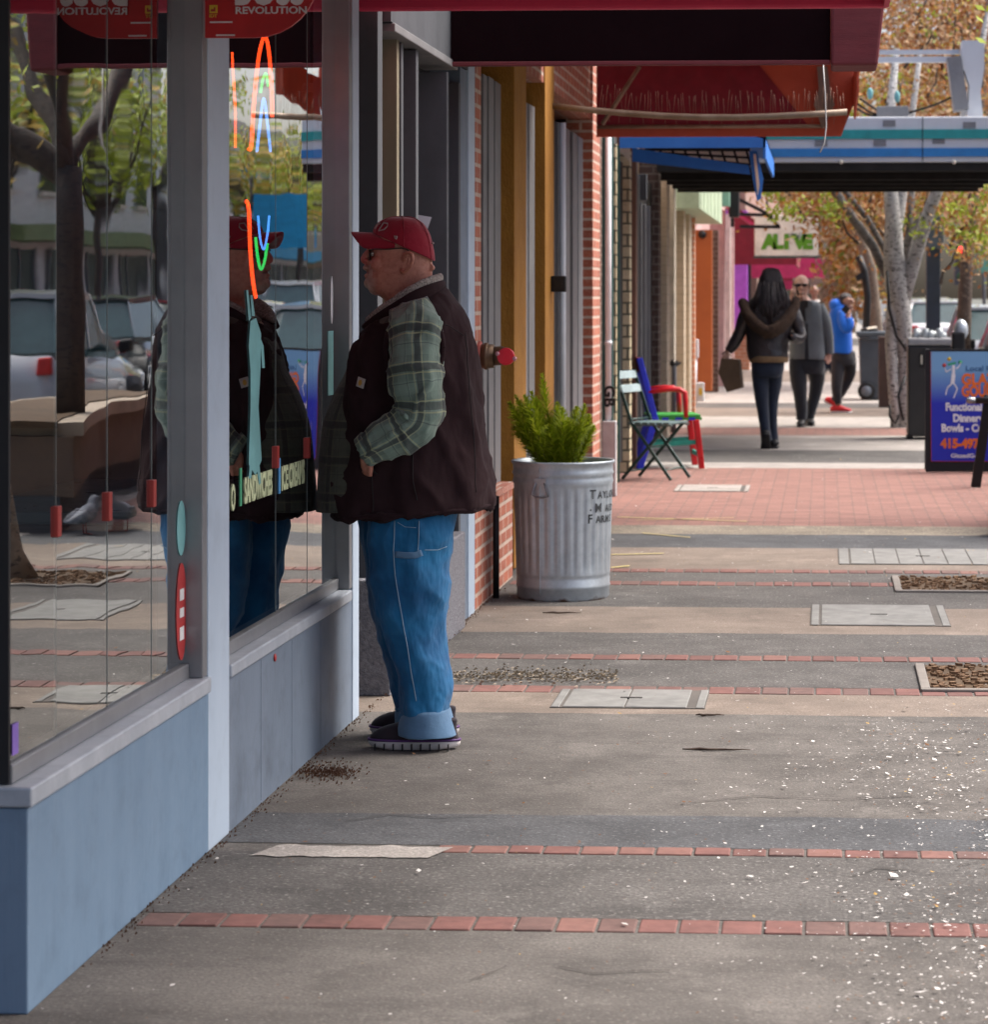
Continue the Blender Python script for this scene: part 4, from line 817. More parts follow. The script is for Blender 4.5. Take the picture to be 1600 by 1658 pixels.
for u, v, yo, w in fr_:
    w *= 1.25; u = 892 + (u - 892) * 1.06
    tip = P(u, v, g.y + yo); base = Vector((g.x + (tip.x - g.x) * .30, g.y + yo * .5, HH - .08)); L = (tip - base).length
    mid = base.lerp(tip, .5) + Vector(((tip.x - g.x) * .02, 0, .03)); pts = []
    for k in range(13):
        t = k / 12; pts.append(base * (1 - t) ** 2 + mid * 2 * t * (1 - t) + tip * t ** 2)
    st.tube(pts, .0025, 5); wr = w / sc_
    for k in range(480):
        t = rr.random() ** .85; i = min(11, int(t * 12)); c = pts[i].lerp(pts[i + 1], t * 12 - i); d = (pts[i + 1] - pts[i]).normalized()
        a_ = rr.uniform(0, 6.283); sd_ = d.cross(Vector((math.cos(a_), math.sin(a_), .3))).normalized()
        ln = wr * (min(1, (1 - t) * 3 + .25)) * rr.uniform(.75, 1.25) * (.55 + .45 * min(1, t * 5)); e = c + sd_ * ln + d * ln * .75; wd = d.cross(sd_) * .0032
        m.face([c - wd, c + wd, e + wd * .4, e - wd * .4], mi=rr.choice([0, 0, 1, 2]))
st.build('stem', pmat('fern_stem', (.16, .17, .04), .6), fern)
def leafmat(name, c, tr=.35):
    m_, nt, b = new_mat(name); col = mixnode(nt, ramp(nt, noise_out(nt, 3, 3), .35, .65), c, vary(c, .6)); nt.links.new(col, b.inputs['Base Color']); b.inputs['Roughness'].default_value = .6; b.inputs['Specular IOR Level'].default_value = .25
    t = node(nt, 'ShaderNodeBsdfTranslucent'); nt.links.new(col, t.inputs[0]); mx = node(nt, 'ShaderNodeMixShader'); mx.inputs[0].default_value = tr
    nt.links.new(b.outputs[0], mx.inputs[1]); nt.links.new(t.outputs[0], mx.inputs[2]); nt.links.new(mx.outputs[0], nt.nodes['Material Output'].inputs['Surface']); return m_
m.build('fronds', [leafmat('fern_a', (.40, .50, .02), .5), leafmat('fern_b', (.27, .37, .015), .5), leafmat('fern_c', (.55, .60, .05), .5)], fern)

# ------------------------------------------------------------------ chairs
M_GCH = pmat('dark_green_enamel', (.018, .06, .05), .35, bump=.05, dirt=.2); M_GSL = pmat('pale_green_slat', (.42, .55, .56), .5)
c0 = G(1056, 776); rz = R(-20); cr, sr = math.cos(rz), math.sin(rz)
fc = thing('folding_chair', 'dark green folding bistro chair with two pale slats on its back', 'chair', c0)
def L3(x, y, z, o=c0, c=cr, s=sr): return Vector((o.x + x * c - y * s, o.y + x * s + y * c, z))
for y in (-.19, .19):
    m = MB(); m.bar(L3(-.245, y, .875), L3(-.10, y, .47), .026, .012, L3(1, 0, 0) - L3(0, 0, 0)); m.bar(L3(-.10, y, .47), L3(.25, y, .01), .026, .012, L3(1, 0, 0) - L3(0, 0, 0)); m.build('back_leg', M_GCH, fc, bevel=.002)
    m = MB(); yy = y * .86; m.bar(L3(.20, yy, .45), L3(-.19, yy, .01), .026, .012, L3(1, 0, 0) - L3(0, 0, 0)); m.build('front_leg', M_GCH, fc, bevel=.002)
for z, x in ((.845, -.235), (.735, -.195)):
    m = MB(); m.obox(L3(x, 0, z), L3(.012, 0, .01) - L3(0, 0, .014), L3(0, .2, 0) - L3(0, 0, 0), Vector((-.008, 0, .028))); m.build('back_slat', M_GSL, fc, bevel=.004)
m = MB()
for k in range(6):
    x = -.10 + k * .062; m.obox(L3(x, 0, .462), L3(.024, 0, 0) - L3(0, 0, 0), L3(0, .2, 0) - L3(0, 0, 0), Vector((0, 0, .008)))
for y in (-.17, .17): m.bar(L3(-.13, y, .445), L3(.25, y, .445), .012, .022, (0, 0, 1))
m.build('seat', pmat('grey_green_slat', (.10, .16, .16), .45), fc, bevel=.003)
m = MB()
for x, z, w in ((-.145, .07, .17), (.19, .09, .19), (.035, .27, .19), (-.115, .49, .19)): m.tube([L3(x, -w, z), L3(x, w, z)], .007, 8)
m.build('cross_rod', M_GCH, fc)
c1 = G(1077, 756); a1 = thing('painted_armchair', 'wooden armchair painted blue, red, green and teal behind the folding chair', 'chair', c1)
rz2 = R(10); cr2, sr2 = math.cos(rz2), math.sin(rz2)
def K3(x, y, z): return L3(x, y, z, c1, cr2, sr2)
XD = K3(1, 0, 0) - K3(0, 0, 0); YD = K3(0, 1, 0) - K3(0, 0, 0)
M_PB = pmat('blue_enamel', (.012, .03, .62), .35, bump=.05, dirt=.05); M_PR = pmat('red_gloss', (.62, .008, .015), .3, bump=.05, dirt=.05); M_PT = pmat('teal_enamel', (.02, .36, .28), .4); M_PGR = pmat('green_enamel', (.04, .36, .05), .4); M_DKR = pmat('dark_red_wood', (.22, .025, .02), .5)
for y in (-.24, .24):
    m = MB(); m.bar(K3(-.25, y, .95), K3(-.11, y, .42), .052, .035, XD); m.build('back_post', M_PB, a1, bevel=.008)
    m = MB(); m.bar(K3(-.11, y, .44), K3(-.25, y, 0), .06, .05, XD); m.build('back_leg', M_PB, a1, bevel=.006)
    m = MB(); m.bar(K3(.24, y, .42), K3(.29, y, 0), .05, .06, XD); m.build('front_leg', M_PR, a1, bevel=.006)
    m = MB(); m.tube([K3(-.17, y, .66), K3(0, y, .68), K3(.10, y, .68), K3(.145, y, .65), K3(.15, y, .56), K3(.155, y, .44)], [.020, .022, .022, .024, .022, .020], 12); m.build('arm', M_PR, a1)
    m = MB(); m.bar(K3(-.17, y, .20), K3(.27, y, .23), .04, .02, (0, 0, 1)); m.build('stretcher', M_PT, a1)
m = MB(); m.obox(K3(-.235, 0, .89), XD * .018, YD * .24, Vector((-.02, 0, .065))); m.build('top_rail', M_DKR, a1, bevel=.006)
m = MB()
for y in (-.13, 0, .13): m.bar(K3(-.215, y, .82), K3(-.11, y, .45), .018, .06, XD)
m.build('back_slat', M_PB, a1)
m = MB(); m.obox(K3(.06, 0, .452), XD * .22, YD * .25, Vector((0, 0, .012))); m.build('seat', M_PGR, a1, bevel=.004)
for k in range(8):
    m = MB(); m.obox(K3(-.14 + k * .0575, 0, .428), XD * .0285, YD * .252, Vector((0, 0, .011))); m.build('seat_edge', [M_PB, M_PGR][k % 2], a1)
m = MB(); m.bar(K3(.27, -.24, .12), K3(.27, .24, .12), .04, .02, (0, 0, 1)); m.build('stretcher', M_PT, a1)
pr = thing('parking_payment_post', 'grey wall mounted meter box with a pale pipe beside the orange door', 'meter box', P(1125, 610, 33))
m = MB(); q0 = P(1119, 580, 33); q1 = P(1131, 550, 33); m.box(q0.x, q1.x, 33, 33.12, q0.z, q1.z); m.build('box', M_WPIPE, pr, bevel=.01)
m = MB(); m.tube([P(1125, 580, 33.05), P(1125, 655, 33.05)], .03, 10); m.build('pipe', M_WPIPE, pr)
m = MB(); q0 = P(1128, 650, 32.7); q1 = P(1140, 620, 32.7); m.box(q0.x, q1.x, 32.7, 32.8, q0.z, q1.z)
lb = m.build('pale_sign_box', M_WPIPE, bevel=.01); tag(lb, 'small pale box with a yellow label low beside the orange door', 'box')
m = MB(); q0 = P(1132, 640, 32.69); q1 = P(1137, 629, 32.69); m.box(q0.x, q1.x, 32.685, 32.699, q0.z, q1.z); m.build('yellow_label', M_YV, lb)
ps = thing('table_stand', 'slim dark stand with a star shaped top behind the painted armchair', 'stand', G(1091, 700))
y = G(1091, 700).y; m = MB(); m.tube([P(1091, 700, y), P(1092, 592, y)], .028, 10); m.build('post', pmat('stand_grey', (.12, .12, .14), .5), ps)
m = MB()
for u, v in ((1083, 586), (1089, 585), (1096, 586), (1101, 588)): m.bar(P(1092, 594, y), P(u, v, y + .05), .05, .03)
m.build('top_bracket', M_BLACK, ps)

# ------------------------------------------------------------------ pavement signs
Y7 = G(1522, 765).y; sgn = thing('pavement_sign', 'blue gradient pavement sign with orange and white lettering in a black frame', 'sign', P(1560, 765, Y7))
q = lambda u, v, o=0.0: P(u, v, Y7 + o)
tilt = .10
def S(u, v, off=0.0):
    p_ = q(u, v); p_.y += (p_.z) * tilt - off; return p_
def board(u0, u1, v0, v1, off, th, mat, nm, par=None):
    m = MB(); c = [S(u0, v1, off), S(u1, v1, off), S(u1, v0, off), S(u0, v0, off)]; m.prism(c, (0, th, 0)); return m.build(nm, mat, par or sgn)
board(1499, 1665, 566, 764, 0, .03, M_BLACK, 'frame'); 
def sign_face():
    m_, nt, b = new_mat('sign_face'); tc = node(nt, 'ShaderNodeTexCoord'); sp_ = node(nt, 'ShaderNodeSeparateXYZ'); nt.links.new(tc.outputs['Object'], sp_.inputs[0])
    c = ramp(nt, math_n(nt, 'MULTIPLY', sp_.outputs[2], 1.0), .58, .86, (.012, .02, .42), (.16, .36, .60)); nt.links.new(c, b.inputs['Base Color']); b.inputs['Roughness'].default_value = .4; return m_
board(1508, 1660, 570, 747, .004, .003, sign_face(), 'printed_face')
M_OR = pmat('print_orange', (.78, .16, .01), .5, bump=0, dirt=0); M_PW = pmat('print_white', (.80, .82, .84), .5, bump=0, dirt=0); M_NV = pmat('print_navy', (.02, .10, .26), .5, bump=0, dirt=0); M_GR2 = pmat('print_green', (.03, .42, .18), .5, bump=0, dirt=0)
xd = (1, 0, 0); ud = Vector((0, tilt, 1)); sw = Y7 / F
def st_(txt, u0, u1, v, hpx, mat, bold=.004, nm='lettering'): text_into(txt, hpx * sw / .7, S(u0, v, .0065), xd, ud, sgn, mat, nm, .0004, width=(u1 - u0) * sw, bold=bold)
st_('Local Pottery', 1565, 1640, 601, 8, M_NV, .001); st_('GLAZED', 1558, 1640, 623, 17, M_OR, .006); st_('GOURMET', 1558, 1640, 642, 17, M_OR, .006)
st_('Functional', 1532, 1590, 665, 12, M_PW); st_('Dinnerware', 1544, 1616, 683, 12, M_PW); st_('Bowls - Cups', 1525, 1604, 699, 12, M_PW); st_('415-497', 1523, 1586, 725, 14, M_OR, .006); st_('GlazedGo', 1540, 1583, 741, 6.5, M_PW, .001)
m = MB()
fig = [((1545, 592), (1545, 606), 4.5), ((1545, 606), (1543, 622), 6), ((1541, 598), (1533, 603), 1.6), ((1533, 603), (1531, 596), 1.4), ((1549, 598), (1554, 594), 1.6), ((1554, 594), (1557, 587), 1.4), ((1542, 622), (1535, 628), 2), ((1535, 628), (1532, 640), 1.6), ((1546, 622), (1551, 630), 2), ((1551, 630), (1545, 645), 1.6)]
for a_, b_, w in fig: m.bar(S(*a_, .0065), S(*b_, .0065), w * sw, .0006, (1, 0, 0))
m.build('juggler_print', M_PW, sgn)
for u, v, mt in ((1530, 592, M_REDV), (1538, 582, M_YV), (1556, 587, M_GR2)):
    m = MB(); c = S(u, v, .0065); m.cyl(c, 3.2 * sw, .0006, 16, (0, -1, 0)); m.build('ball_print', mt, sgn)
m = MB(); m.bar(S(1536, 591, .007), S(1549, 588, .007), 3 * sw, .0006, (0, 0, 1)); m.build('cap_print', M_GR2, sgn)
for a_, b_ in (((1508, 570), (1508, 747)), ((1508, 747), (1660, 747))):
    m = MB(); m.bar(S(*a_, .0075), S(*b_, .0075), .9 * sw, .001, (1, 0, 0) if a_[0] == b_[0] else (0, 0, 1)); m.build('red_rule', M_REDV, sgn)
m = MB(); m.prism([S(1499, 764) + Vector((0, .03, 0)), S(1665, 764) + Vector((0, .03, 0)), S(1665, 566) + Vector((0, .03, 0)), S(1499, 566) + Vector((0, .03, 0))], (0, .012, 0)); bq = m.build('back_board', M_BLACK, sgn)
m = MB()
for u in (1503, 1655): m.bar(S(u, 566) + Vector((0, .05, 0)), Vector((q(u, 764).x, Y7 + .40, 0)), .03, .03)
m.build('rear_leg', M_BLACK, sgn)
Y8 = 20.2; ez = thing('black_easel', 'black tilted stand with a silver tipped bar at the right edge before the blue sign', 'stand', P(1585, 788, Y8))
m = MB(); m.bar(P(1580, 789, Y8), P(1602, 640, Y8), .075, .05, (1, 0, 0)); m.build('leg', M_BLACK, ez, bevel=.005)
m = MB(); m.tube([P(1580, 649, Y8 - .05), P(1625, 646, Y8 - .05)], .026, 12); m.build('bar', M_BLACK, ez)
m = MB(); m.tube([P(1565, 648, Y8 - .05), P(1569, 648.5, Y8 - .05), P(1580, 649, Y8 - .05)], [.017, .026, .025], 12); m.build('silver_tip', M_ALU, ez)
m = MB(); m.bar(P(1612, 640, Y8 + .3), P(1612, 789, Y8 + .3), .05, .05, (1, 0, 0)); m.build('leg', M_BLACK, ez)

# ------------------------------------------------------------------ bins, posts
def at_ground(u, v): return G(u, v)
w0 = at_ground(1405, 648); wb = thing('wheelie_bin', 'dark grey wheelie bin with a closed lid standing by the tree', 'bin', w0); Yw = w0.y
M_BIN = pmat('bin_plastic', (.055, .07, .09), .5, bump=.08, dirt=.2)
def tapered(m, u0, u1, v0, v1, y, dep, du=4):   # upright box wider at the top
    a, b = P(u0 + du, v1, y), P(u1 - du, v1, y); c, d = P(u0, v0, y), P(u1, v0, y)
    m.hexa([Vector(p_) for p_ in ((a.x, y, a.z), (c.x, y - .03, c.z), (a.x, y + dep, a.z), (c.x, y + dep, c.z), (b.x, y, b.z), (d.x, y - .03, d.z), (b.x, y + dep, b.z), (d.x, y + dep, d.z))])
m = MB(); tapered(m, 1391, 1434, 548, 647, Yw, .55, 3); m.build('body', M_BIN, wb, bevel=.02)
m = MB(); tapered(m, 1385, 1438, 537, 547.4, Yw - .04, .66, 3); m.build('lid', pmat('bin_lid', (.09, .115, .14), .45), wb, bevel=.03)
for yo in (.03, .5):
    p_ = P(1403, 633, Yw + yo); m = MB(); m.cyl((p_.x, p_.y - .09, p_.z), .125, .07, 28, (0, 1, 0)); wh = m.build('wheel', M_BLACK, wb, bevel=.012)
    m = MB(); m.cyl((p_.x, p_.y - .098, p_.z), .075, .01, 24, (0, 1, 0)); m.build('rim', pmat('hub_grey', (.12, .14, .17), .5), wh)
m = MB(); p0 = P(1392, 548, Yw - .05); p1 = P(1434, 548, Yw - .05); m.tube([p0, p1], .018, 10); m.build('handle', M_BIN, wb)
bs2 = thing('rubbish_on_lid', 'dark bag with white paper lying on the wheelie bin lid', 'bag', P(1405, 535, Yw + .2)); m = MB(); m.ball(P(1408, 535, Yw + .2), .13, .12, .05); m.build('bag', M_BLACK, bs2)
m = MB(); m.obox(P(1412, 531, Yw + .1), (.07, .01, .01), (0, .05, .01), (0, 0, .004)); m.build('paper', M_CREAM, bs2)
tb_ = at_ground(1502, 712); lbn = thing('litter_bin', 'square black litter bin with a pale lid beside the blue sign', 'bin', tb_); Yt = tb_.y
m = MB(); a = P(1470, 711, Yt); b = P(1543, 560, Yt); m.box(a.x, b.x, Yt, Yt + .5, .03, b.z); m.build('body', pmat('bin_black', (.022, .02, .02), .4, dirt=.2), lbn, bevel=.02)
m = MB(); b2_ = P(1540, 548, Yt); m.box(a.x - .0, b.x + .0, Yt - .01, Yt + .52, b.z + .004, b2_.z); m.build('lid', pmat('grey_lid', (.35, .35, .37), .5), lbn, bevel=.02)
m = MB(); p0 = P(1489, 595, Yt - .004); p1 = P(1506, 573, Yt - .004); m.box(p0.x, p1.x, Yt - .012, Yt - .002, p0.z, p1.z); pl_ = m.build('plate', M_BLACK, lbn, bevel=.01)
m = MB(); p0 = P(1491, 590, Yt - .014); p1 = P(1494, 575, Yt - .014); m.box(p0.x, p1.x, Yt - .016, Yt - .012, p0.z, p1.z); m.build('reflector', M_CREAM, pl_)
m = MB()
for u in (1474, 1539): p0 = P(u, 712, Yt); m.box(p0.x - .03, p0.x + .03, Yt + .03, Yt + .47, 0, .03)
m.build('foot', M_BLACK, lbn)
for k, (u, lab) in enumerate(((1488, 'small clear plastic bottles and cups heaped on the litter bin lid'), (1520, 'crumpled clear bag and cup on the litter bin lid, nearest the sign'))):
    t = thing('discarded_cups', lab, 'rubbish', P(u, 548, Yt + .2)); m = MB(); rr = random.Random(k)
    for j in range(5): c = P(u + rr.uniform(-12, 12), 548, Yt + .2 + rr.uniform(-.1, .1)); m.cyl((c.x, c.y, b2_.z + .004), rr.uniform(.025, .04), rr.uniform(.05, .11), 12, (rr.uniform(-.4, .4), 0, 1), r2=.03)
    m.build('cups', pmat('cloudy_plastic', (.55, .60, .62), .25, dirt=0), t)
bp_ = at_ground(1432, 660); m = MB(); a = P(1423, 660, bp_.y); b = P(1441, 545, bp_.y); m.box(a.x, b.x, bp_.y, bp_.y + .14, 0, b.z)
tag(m.build('brown_post', pmat('brown_bollard', (.085, .05, .04), .6), bevel=.01), 'low dark brown post between the wheelie bin and the pale tree', 'post')
lp = thing('blue_grey_post', 'square blue grey sign post rising behind the pale tree', 'post', (P(1511, 560, 34).x, 34, 0))
m = MB(); a = P(1500, 560, 34); b = P(1523, 350, 34); m.box(a.x, b.x, 34, 34.17, 0, b.z); m.build('post', pmat('post_blue', (.035, .05, .075), .5), lp, bevel=.01)
m = MB(); a = P(1503, 402, 33.9); b = P(1528, 350, 33.9); m.box(a.x, b.x, 33.88, 33.99, a.z, b.z); m.build('box', pmat('post_box', (.10, .13, .17), .5), lp, bevel=.01)
pk = thing('parking_meter', 'black parking meter with a pale domed head at the kerb by the blue sign', 'parking meter', (P(1556, 600, 26.5).x, 26.5, 0))
x = P(1556, 600, 26.5).x; m = MB(); m.tube([(x, 26.5, 0), (x, 26.5, .75)], .04, 12); m.build('pole', M_BLACK, pk)
m = MB(); a = P(1542, 566, 26.4); b = P(1563, 538, 26.4); m.box(a.x, b.x, 26.4, 26.6, a.z - .1, b.z); m.build('body', M_BLACK, pk, bevel=.02)
m = MB(); m.ball((x, 26.5, b.z + .02), .075, .08, .11); m.build('domed_head', pmat('pale_dome', (.5, .55, .6), .25, metal=.3), pk)

# ------------------------------------------------------------------ trees
def barkmat(name, c, c2, patch):
    m_, nt, b = new_mat(name); col = mixnode(nt, ramp(nt, noise_out(nt, 7, 6, stretch=(1, 1, .45), rough=.7), .42, .56), c, c2)
    col = mixnode(nt, ramp(nt, noise_out(nt, 20, 5, stretch=(1, 1, 2.2)), .55, .60), col, patch); nt.links.new(col, b.inputs['Base Color']); b.inputs['Roughness'].default_value = .85
    bp = node(nt, 'ShaderNodeBump'); bp.inputs['Strength'].default_value = .8; bp.inputs['Distance'].default_value = .02; nt.links.new(noise_out(nt, 16, 6, stretch=(1, 1, .4)), bp.inputs['Height']); nt.links.new(bp.outputs[0], b.inputs['Normal']); return m_
BK_W = barkmat('pale_bark', (.52, .51, .49), (.36, .35, .34), (.09, .085, .08)); BK_D = barkmat('dark_bark', (.075, .06, .05), (.05, .04, .035), (.03, .03, .03)); BK_B = barkmat('brown_bark', (.20, .15, .11), (.13, .095, .07), (.06, .05, .04)); BK_T = barkmat('tan_bark', (.38, .31, .23), (.27, .22, .16), (.12, .10, .08))
LF = {k: leafmat('leaf_' + k, c) for k, c in dict(orange=(.42, .17, .035), rust=(.30, .10, .03), gold=(.48, .32, .05), lime=(.34, .42, .03), green=(.12, .20, .03), olive=(.20, .24, .04), tan=(.46, .30, .16)).items()}
def limb(m, a, b, r0, r1, rr, wob=.06, seg=7):
    a = Vector(a); b = Vector(b); L = (b - a).length; pts = []; rs = []
    for k in range(seg + 1):
        t = k / seg; p_ = a.lerp(b, t)
        if 0 < k < seg: p_ += Vector((rr.uniform(-1, 1), rr.uniform(-1, 1), rr.uniform(-.4, .4))) * wob * L * .35
        pts.append(p_); rs.append(r0 + (r1 - r0) * t)
    m.tube(pts, rs, 10); return pts
def leaves(m, centres, n, spread, size, rr, mats, clump=.35):
    for k in range(n):
        c, s_ = rr.choice(centres); d = Vector((rr.gauss(0, 1), rr.gauss(0, 1), rr.gauss(0, .75))) * s_ * spread * .55; p_ = c + d
        if noise.noise(p_ * 1.1) < -clump: continue
        a_ = Vector((rr.uniform(-1, 1), rr.uniform(-1, 1), rr.uniform(-1, 1))).normalized(); b_ = a_.orthogonal().normalized(); s2 = size * rr.uniform(.6, 1.3)
        m.face([p_ - a_ * s2, p_ + b_ * s2 * .55, p_ + a_ * s2, p_ - b_ * s2 * .55], mi=rr.choices(range(len(mats)), weights=[w for _, w in mats])[0])
def tree(label, base, h, r, bark, mats, n, crown, seed, size=.07, nl=6, twigs=14, name='street_tree', group=None, spread=1.0, lean=(0, 0)):
    rr = random.Random(seed); base = Vector(base); t = thing(name, label, 'tree', base, group); m = MB()
    top = base + Vector((lean[0], lean[1], h * .55)); limb(m, base - Vector((0, 0, .1)), top, r, r * .62, rr, .04); cs = []
    for k in range(nl):
        a_ = 6.283 * k / nl + rr.uniform(-.4, .4); e = top + Vector((math.cos(a_) * crown * rr.uniform(.5, .9), math.sin(a_) * crown * rr.uniform(.5, .9), h * rr.uniform(.15, .42))); pts = limb(m, top - Vector((0, 0, h * .12 * rr.random())), e, r * .45, r * .12, rr, .12); cs.append((e, crown * .42)); cs.append((pts[4], crown * .34))
        for j in range(twigs // nl + 1):
            q_ = pts[rr.randint(2, 6)]; e2 = q_ + Vector((rr.uniform(-1, 1), rr.uniform(-1, 1), rr.uniform(-.2, .8))) * crown * .45; limb(m, q_, e2, r * .12, r * .03, rr, .15, 5); cs.append((e2, crown * .3))
    m.build('trunk', bark, t); m = MB(); leaves(m, cs, n, spread, size, rr, mats); m.build('crown', [LF[k] for k, _ in mats], t); return t
# pale multi-stemmed tree in the middle of the pavement furniture
Yb2 = G(1455, 692).y; bt = thing('pale_bark_tree', 'pale barked multi stemmed tree with orange and lime leaves beside the litter bin', 'tree', G(1455, 692)); m = MB()
def bl(pts, rs, yo=None):
    n_ = len(pts); m.tube([P(u, v, Yb2 + (yo[i] if yo else 0)) for i, (u, v) in enumerate(pts)], [r * Yb2 / F for r in rs], 14)
bl([(1462, 700), (1465, 640), (1466, 580), (1462, 520), (1452, 460), (1447, 410), (1447, 360), (1442, 300), (1440, 200), (1452, 80)], [13, 12, 12, 15, 20, 17, 14, 11, 9, 5])
bl([(1450, 692), (1446, 620), (1443, 560), (1447, 500), (1452, 450)], [8, 9, 10, 12, 12], [-.05, -.05, -.03, 0, 0])
bl([(1462, 485), (1475, 440), (1490, 390), (1505, 340), (1522, 300), (1550, 230), (1580, 120), (1600, 20)], [13, 12, 11, 10, 10, 8, 6, 4], [0, 0, -.05, -.1, -.15, -.2, -.3, -.4])
bl([(1448, 400), (1455, 360), (1460, 320), (1463, 290), (1475, 200), (1490, 90)], [9, 9, 9, 8, 6, 4], [0, .02, .05, .1, .2, .3])
m.build('trunk', BK_W, bt); m = MB()
bl([(1450, 470), (1432, 440), (1415, 400), (1390, 365), (1368, 335), (1350, 305), (1325, 270), (1300, 200)], [6, 7.5, 8, 8, 7.5, 7, 5, 3], [.1, .1, .15, .2, .25, .3, .4, .6])
bl([(1440, 420), (1425, 390), (1405, 355), (1385, 330), (1360, 300)], [5, 5, 5, 4.5, 4], [.2, .25, .3, .35, .4]); bl([(1465, 400), (1478, 370), (1495, 345), (1515, 310)], [6, 5, 4, 3], [.1, .2, .3, .4]); bl([(1470, 460), (1469, 420), (1472, 380), (1478, 300)], [8, 7, 6, 5], [.2, .3, .4, .5])
m.build('limb', barkmat('grey_limb', (.17, .155, .14), (.10, .09, .085), (.05, .05, .045)), bt)
m = MB(); m.tube([P(1437, 440, Yb2 - .2), P(1440, 500, Yb2 - .25), P(1452, 545, Yb2 - .25), P(1470, 570, Yb2 - .22)], .02, 6); m.tube([P(1466, 610, Yb2 - .2), P(1455, 640, Yb2 - .25), P(1458, 662, Yb2 - .25), P(1463, 680, Yb2 - .2)], .018, 6)
m.tube([P(1441, 655, Yb2 - .2), P(1441, 675, Yb2 - .2), P(1450, 686, Yb2 - .2), P(1456, 672, Yb2 - .2)], .016, 6); m.build('cable', M_BLACK, bt)
rr = random.Random(21); cs = []
tw = MB()
for u, v, yo, s_ in ((1270, 308, .3, .4), (1325, 315, .5, .45), (1355, 345, .3, .35), (1370, 320, .8, .6), (1400, 350, .9, .5), (1420, 320, .9, .5), (1480, 340, .8, .4), (1540, 320, .3, .5), (1575, 350, .2, .45), (1340, 310, 1.2, .45), (1500, 310, .9, .5), (1560, 410, .4, .35),
                    (1450, 40, .8, .7), (1500, 60, .6, .7), (1540, 120, .8, .7), (1470, 130, 1.0, .7), (1580, 40, .5, .7), (1520, 10, .6, .8), (1430, 150, 1.0, .5), (1590, 150, .8, .6), (1490, 165, 1, .5), (1450, -60, .8, .9), (1560, -60, .5, .9), (1400, -40, 1, .8)):
    c = P(u, v, Yb2 + yo); cs.append((c, s_ * 1.0)); limb(tw, c + Vector((.25 if u < 1450 else -.25, .1, -.35)), c + Vector((rr.uniform(-.3, .3), rr.uniform(-.3, .3), .3)), .018, .005, rr, .2, 5)
tw.build('twig', BK_D, bt)['kind'] = 'stuff'; m = MB(); leaves(m, cs, 9000, 1.0, .034, rr, [('orange', 5), ('rust', 2), ('gold', 1), ('tan', 5), ('lime', .4)], .3)
m.build('crown', [LF[k] for k in ('orange', 'rust', 'gold', 'tan', 'lime')], bt)
m = MB(); leaves(m, [(P(u, v, Yb2 - .3), s_) for u, v, s_ in ((1280, 345, .18), (1345, 340, .12), (1485, 365, .15), (1590, 320, .25), (1560, 335, .15), (1250, 315, .1), (1255, 345, .12), (1575, 380, .15), (1340, 330, .2))], 420, 1.2, .038, rr, [('lime', 3), ('olive', 1)], .9); m.build('new_leaves', [LF['lime'], LF['olive']], bt)
# brown trunk, dark trunk and farther trees
t2 = G(1418, 640); tr2 = thing('brown_trunk_tree', 'brown trunked tree leaning left behind the wheelie bin, with dry tan leaves', 'tree', (t2.x, 40, 0)); m = MB()
m.tube([P(u, v, 40) for u, v in ((1424, 650), (1420, 560), (1416, 500), (1410, 440), (1398, 400), (1385, 370), (1378, 300), (1370, 180), (1375, 60))], [r * 40 / F for r in (12, 11, 10.5, 10, 9, 8, 7, 6, 4)], 12); m.build('trunk', BK_B, tr2)
m = MB(); cs = [(P(u, v, 41 + .3 * (i % 5)), s_) for i, (u, v, s_) in enumerate(((1385, 430, .5), (1388, 470, .5), (1382, 395, .5), (1398, 375, .7), (1385, 340, .7), (1420, 350, .9), (1400, 300, 1), (1450, 320, 1), (1372, 415, .4), (1460, 250, 1.2), (1380, 200, 1.4), (1480, 120, 1.4), (1400, 80, 1.6)))]
leaves(m, cs, 4200, 1.0, .07, rr, [('tan', 5), ('orange', 2), ('gold', 1), ('rust', 1), ('olive', 1)], .35); m.build('crown', [LF[k] for k in ('tan', 'orange', 'gold', 'rust', 'olive')], tr2)
m = MB()
for k in range(26): limb(m, P(1350 + rr.uniform(-30, 50), 520 + rr.uniform(-20, 20), 43), P(1360 + rr.uniform(-40, 40), 400 + rr.uniform(-40, 40), 43), .03, .008, rr, .25, 6)
m.build('twig', BK_T, tr2)['kind'] = 'stuff'
m = MB(); q = P(1402, 500, 38.5); m.tube([P(1402, 545, 38.5), P(1405, 480, 38.5), P(1400, 440, 38.5), P(1390, 415, 38.5)], .055, 8); m.obox(P(1393, 448, 38.4), (.06, 0, .03), (0, .05, 0), (-.02, 0, .04))
tag(m.build('black_leaning_post', M_BLACK), 'black leaning lamp post in front of the brown trunk', 'post')
tk = 33.0; tr3 = thing('dark_trunk_tree', 'dark straight trunked tree with lime leaves by the parked cars at the right edge', 'tree', (P(1556, 620, tk).x, tk, 0)); m = MB()
m.tube([P(u, v, tk) for u, v in ((1555, 640), (1561, 520), (1565, 430), (1572, 360), (1577, 310), (1583, 250), (1590, 100), (1600, 0))], [r * tk / F for r in (14, 12, 10, 9, 9, 8, 6, 4)], 12); m.build('trunk', barkmat('dark_brown_bark', (.09, .06, .045), (.06, .04, .03), (.16, .12, .09)), tr3)
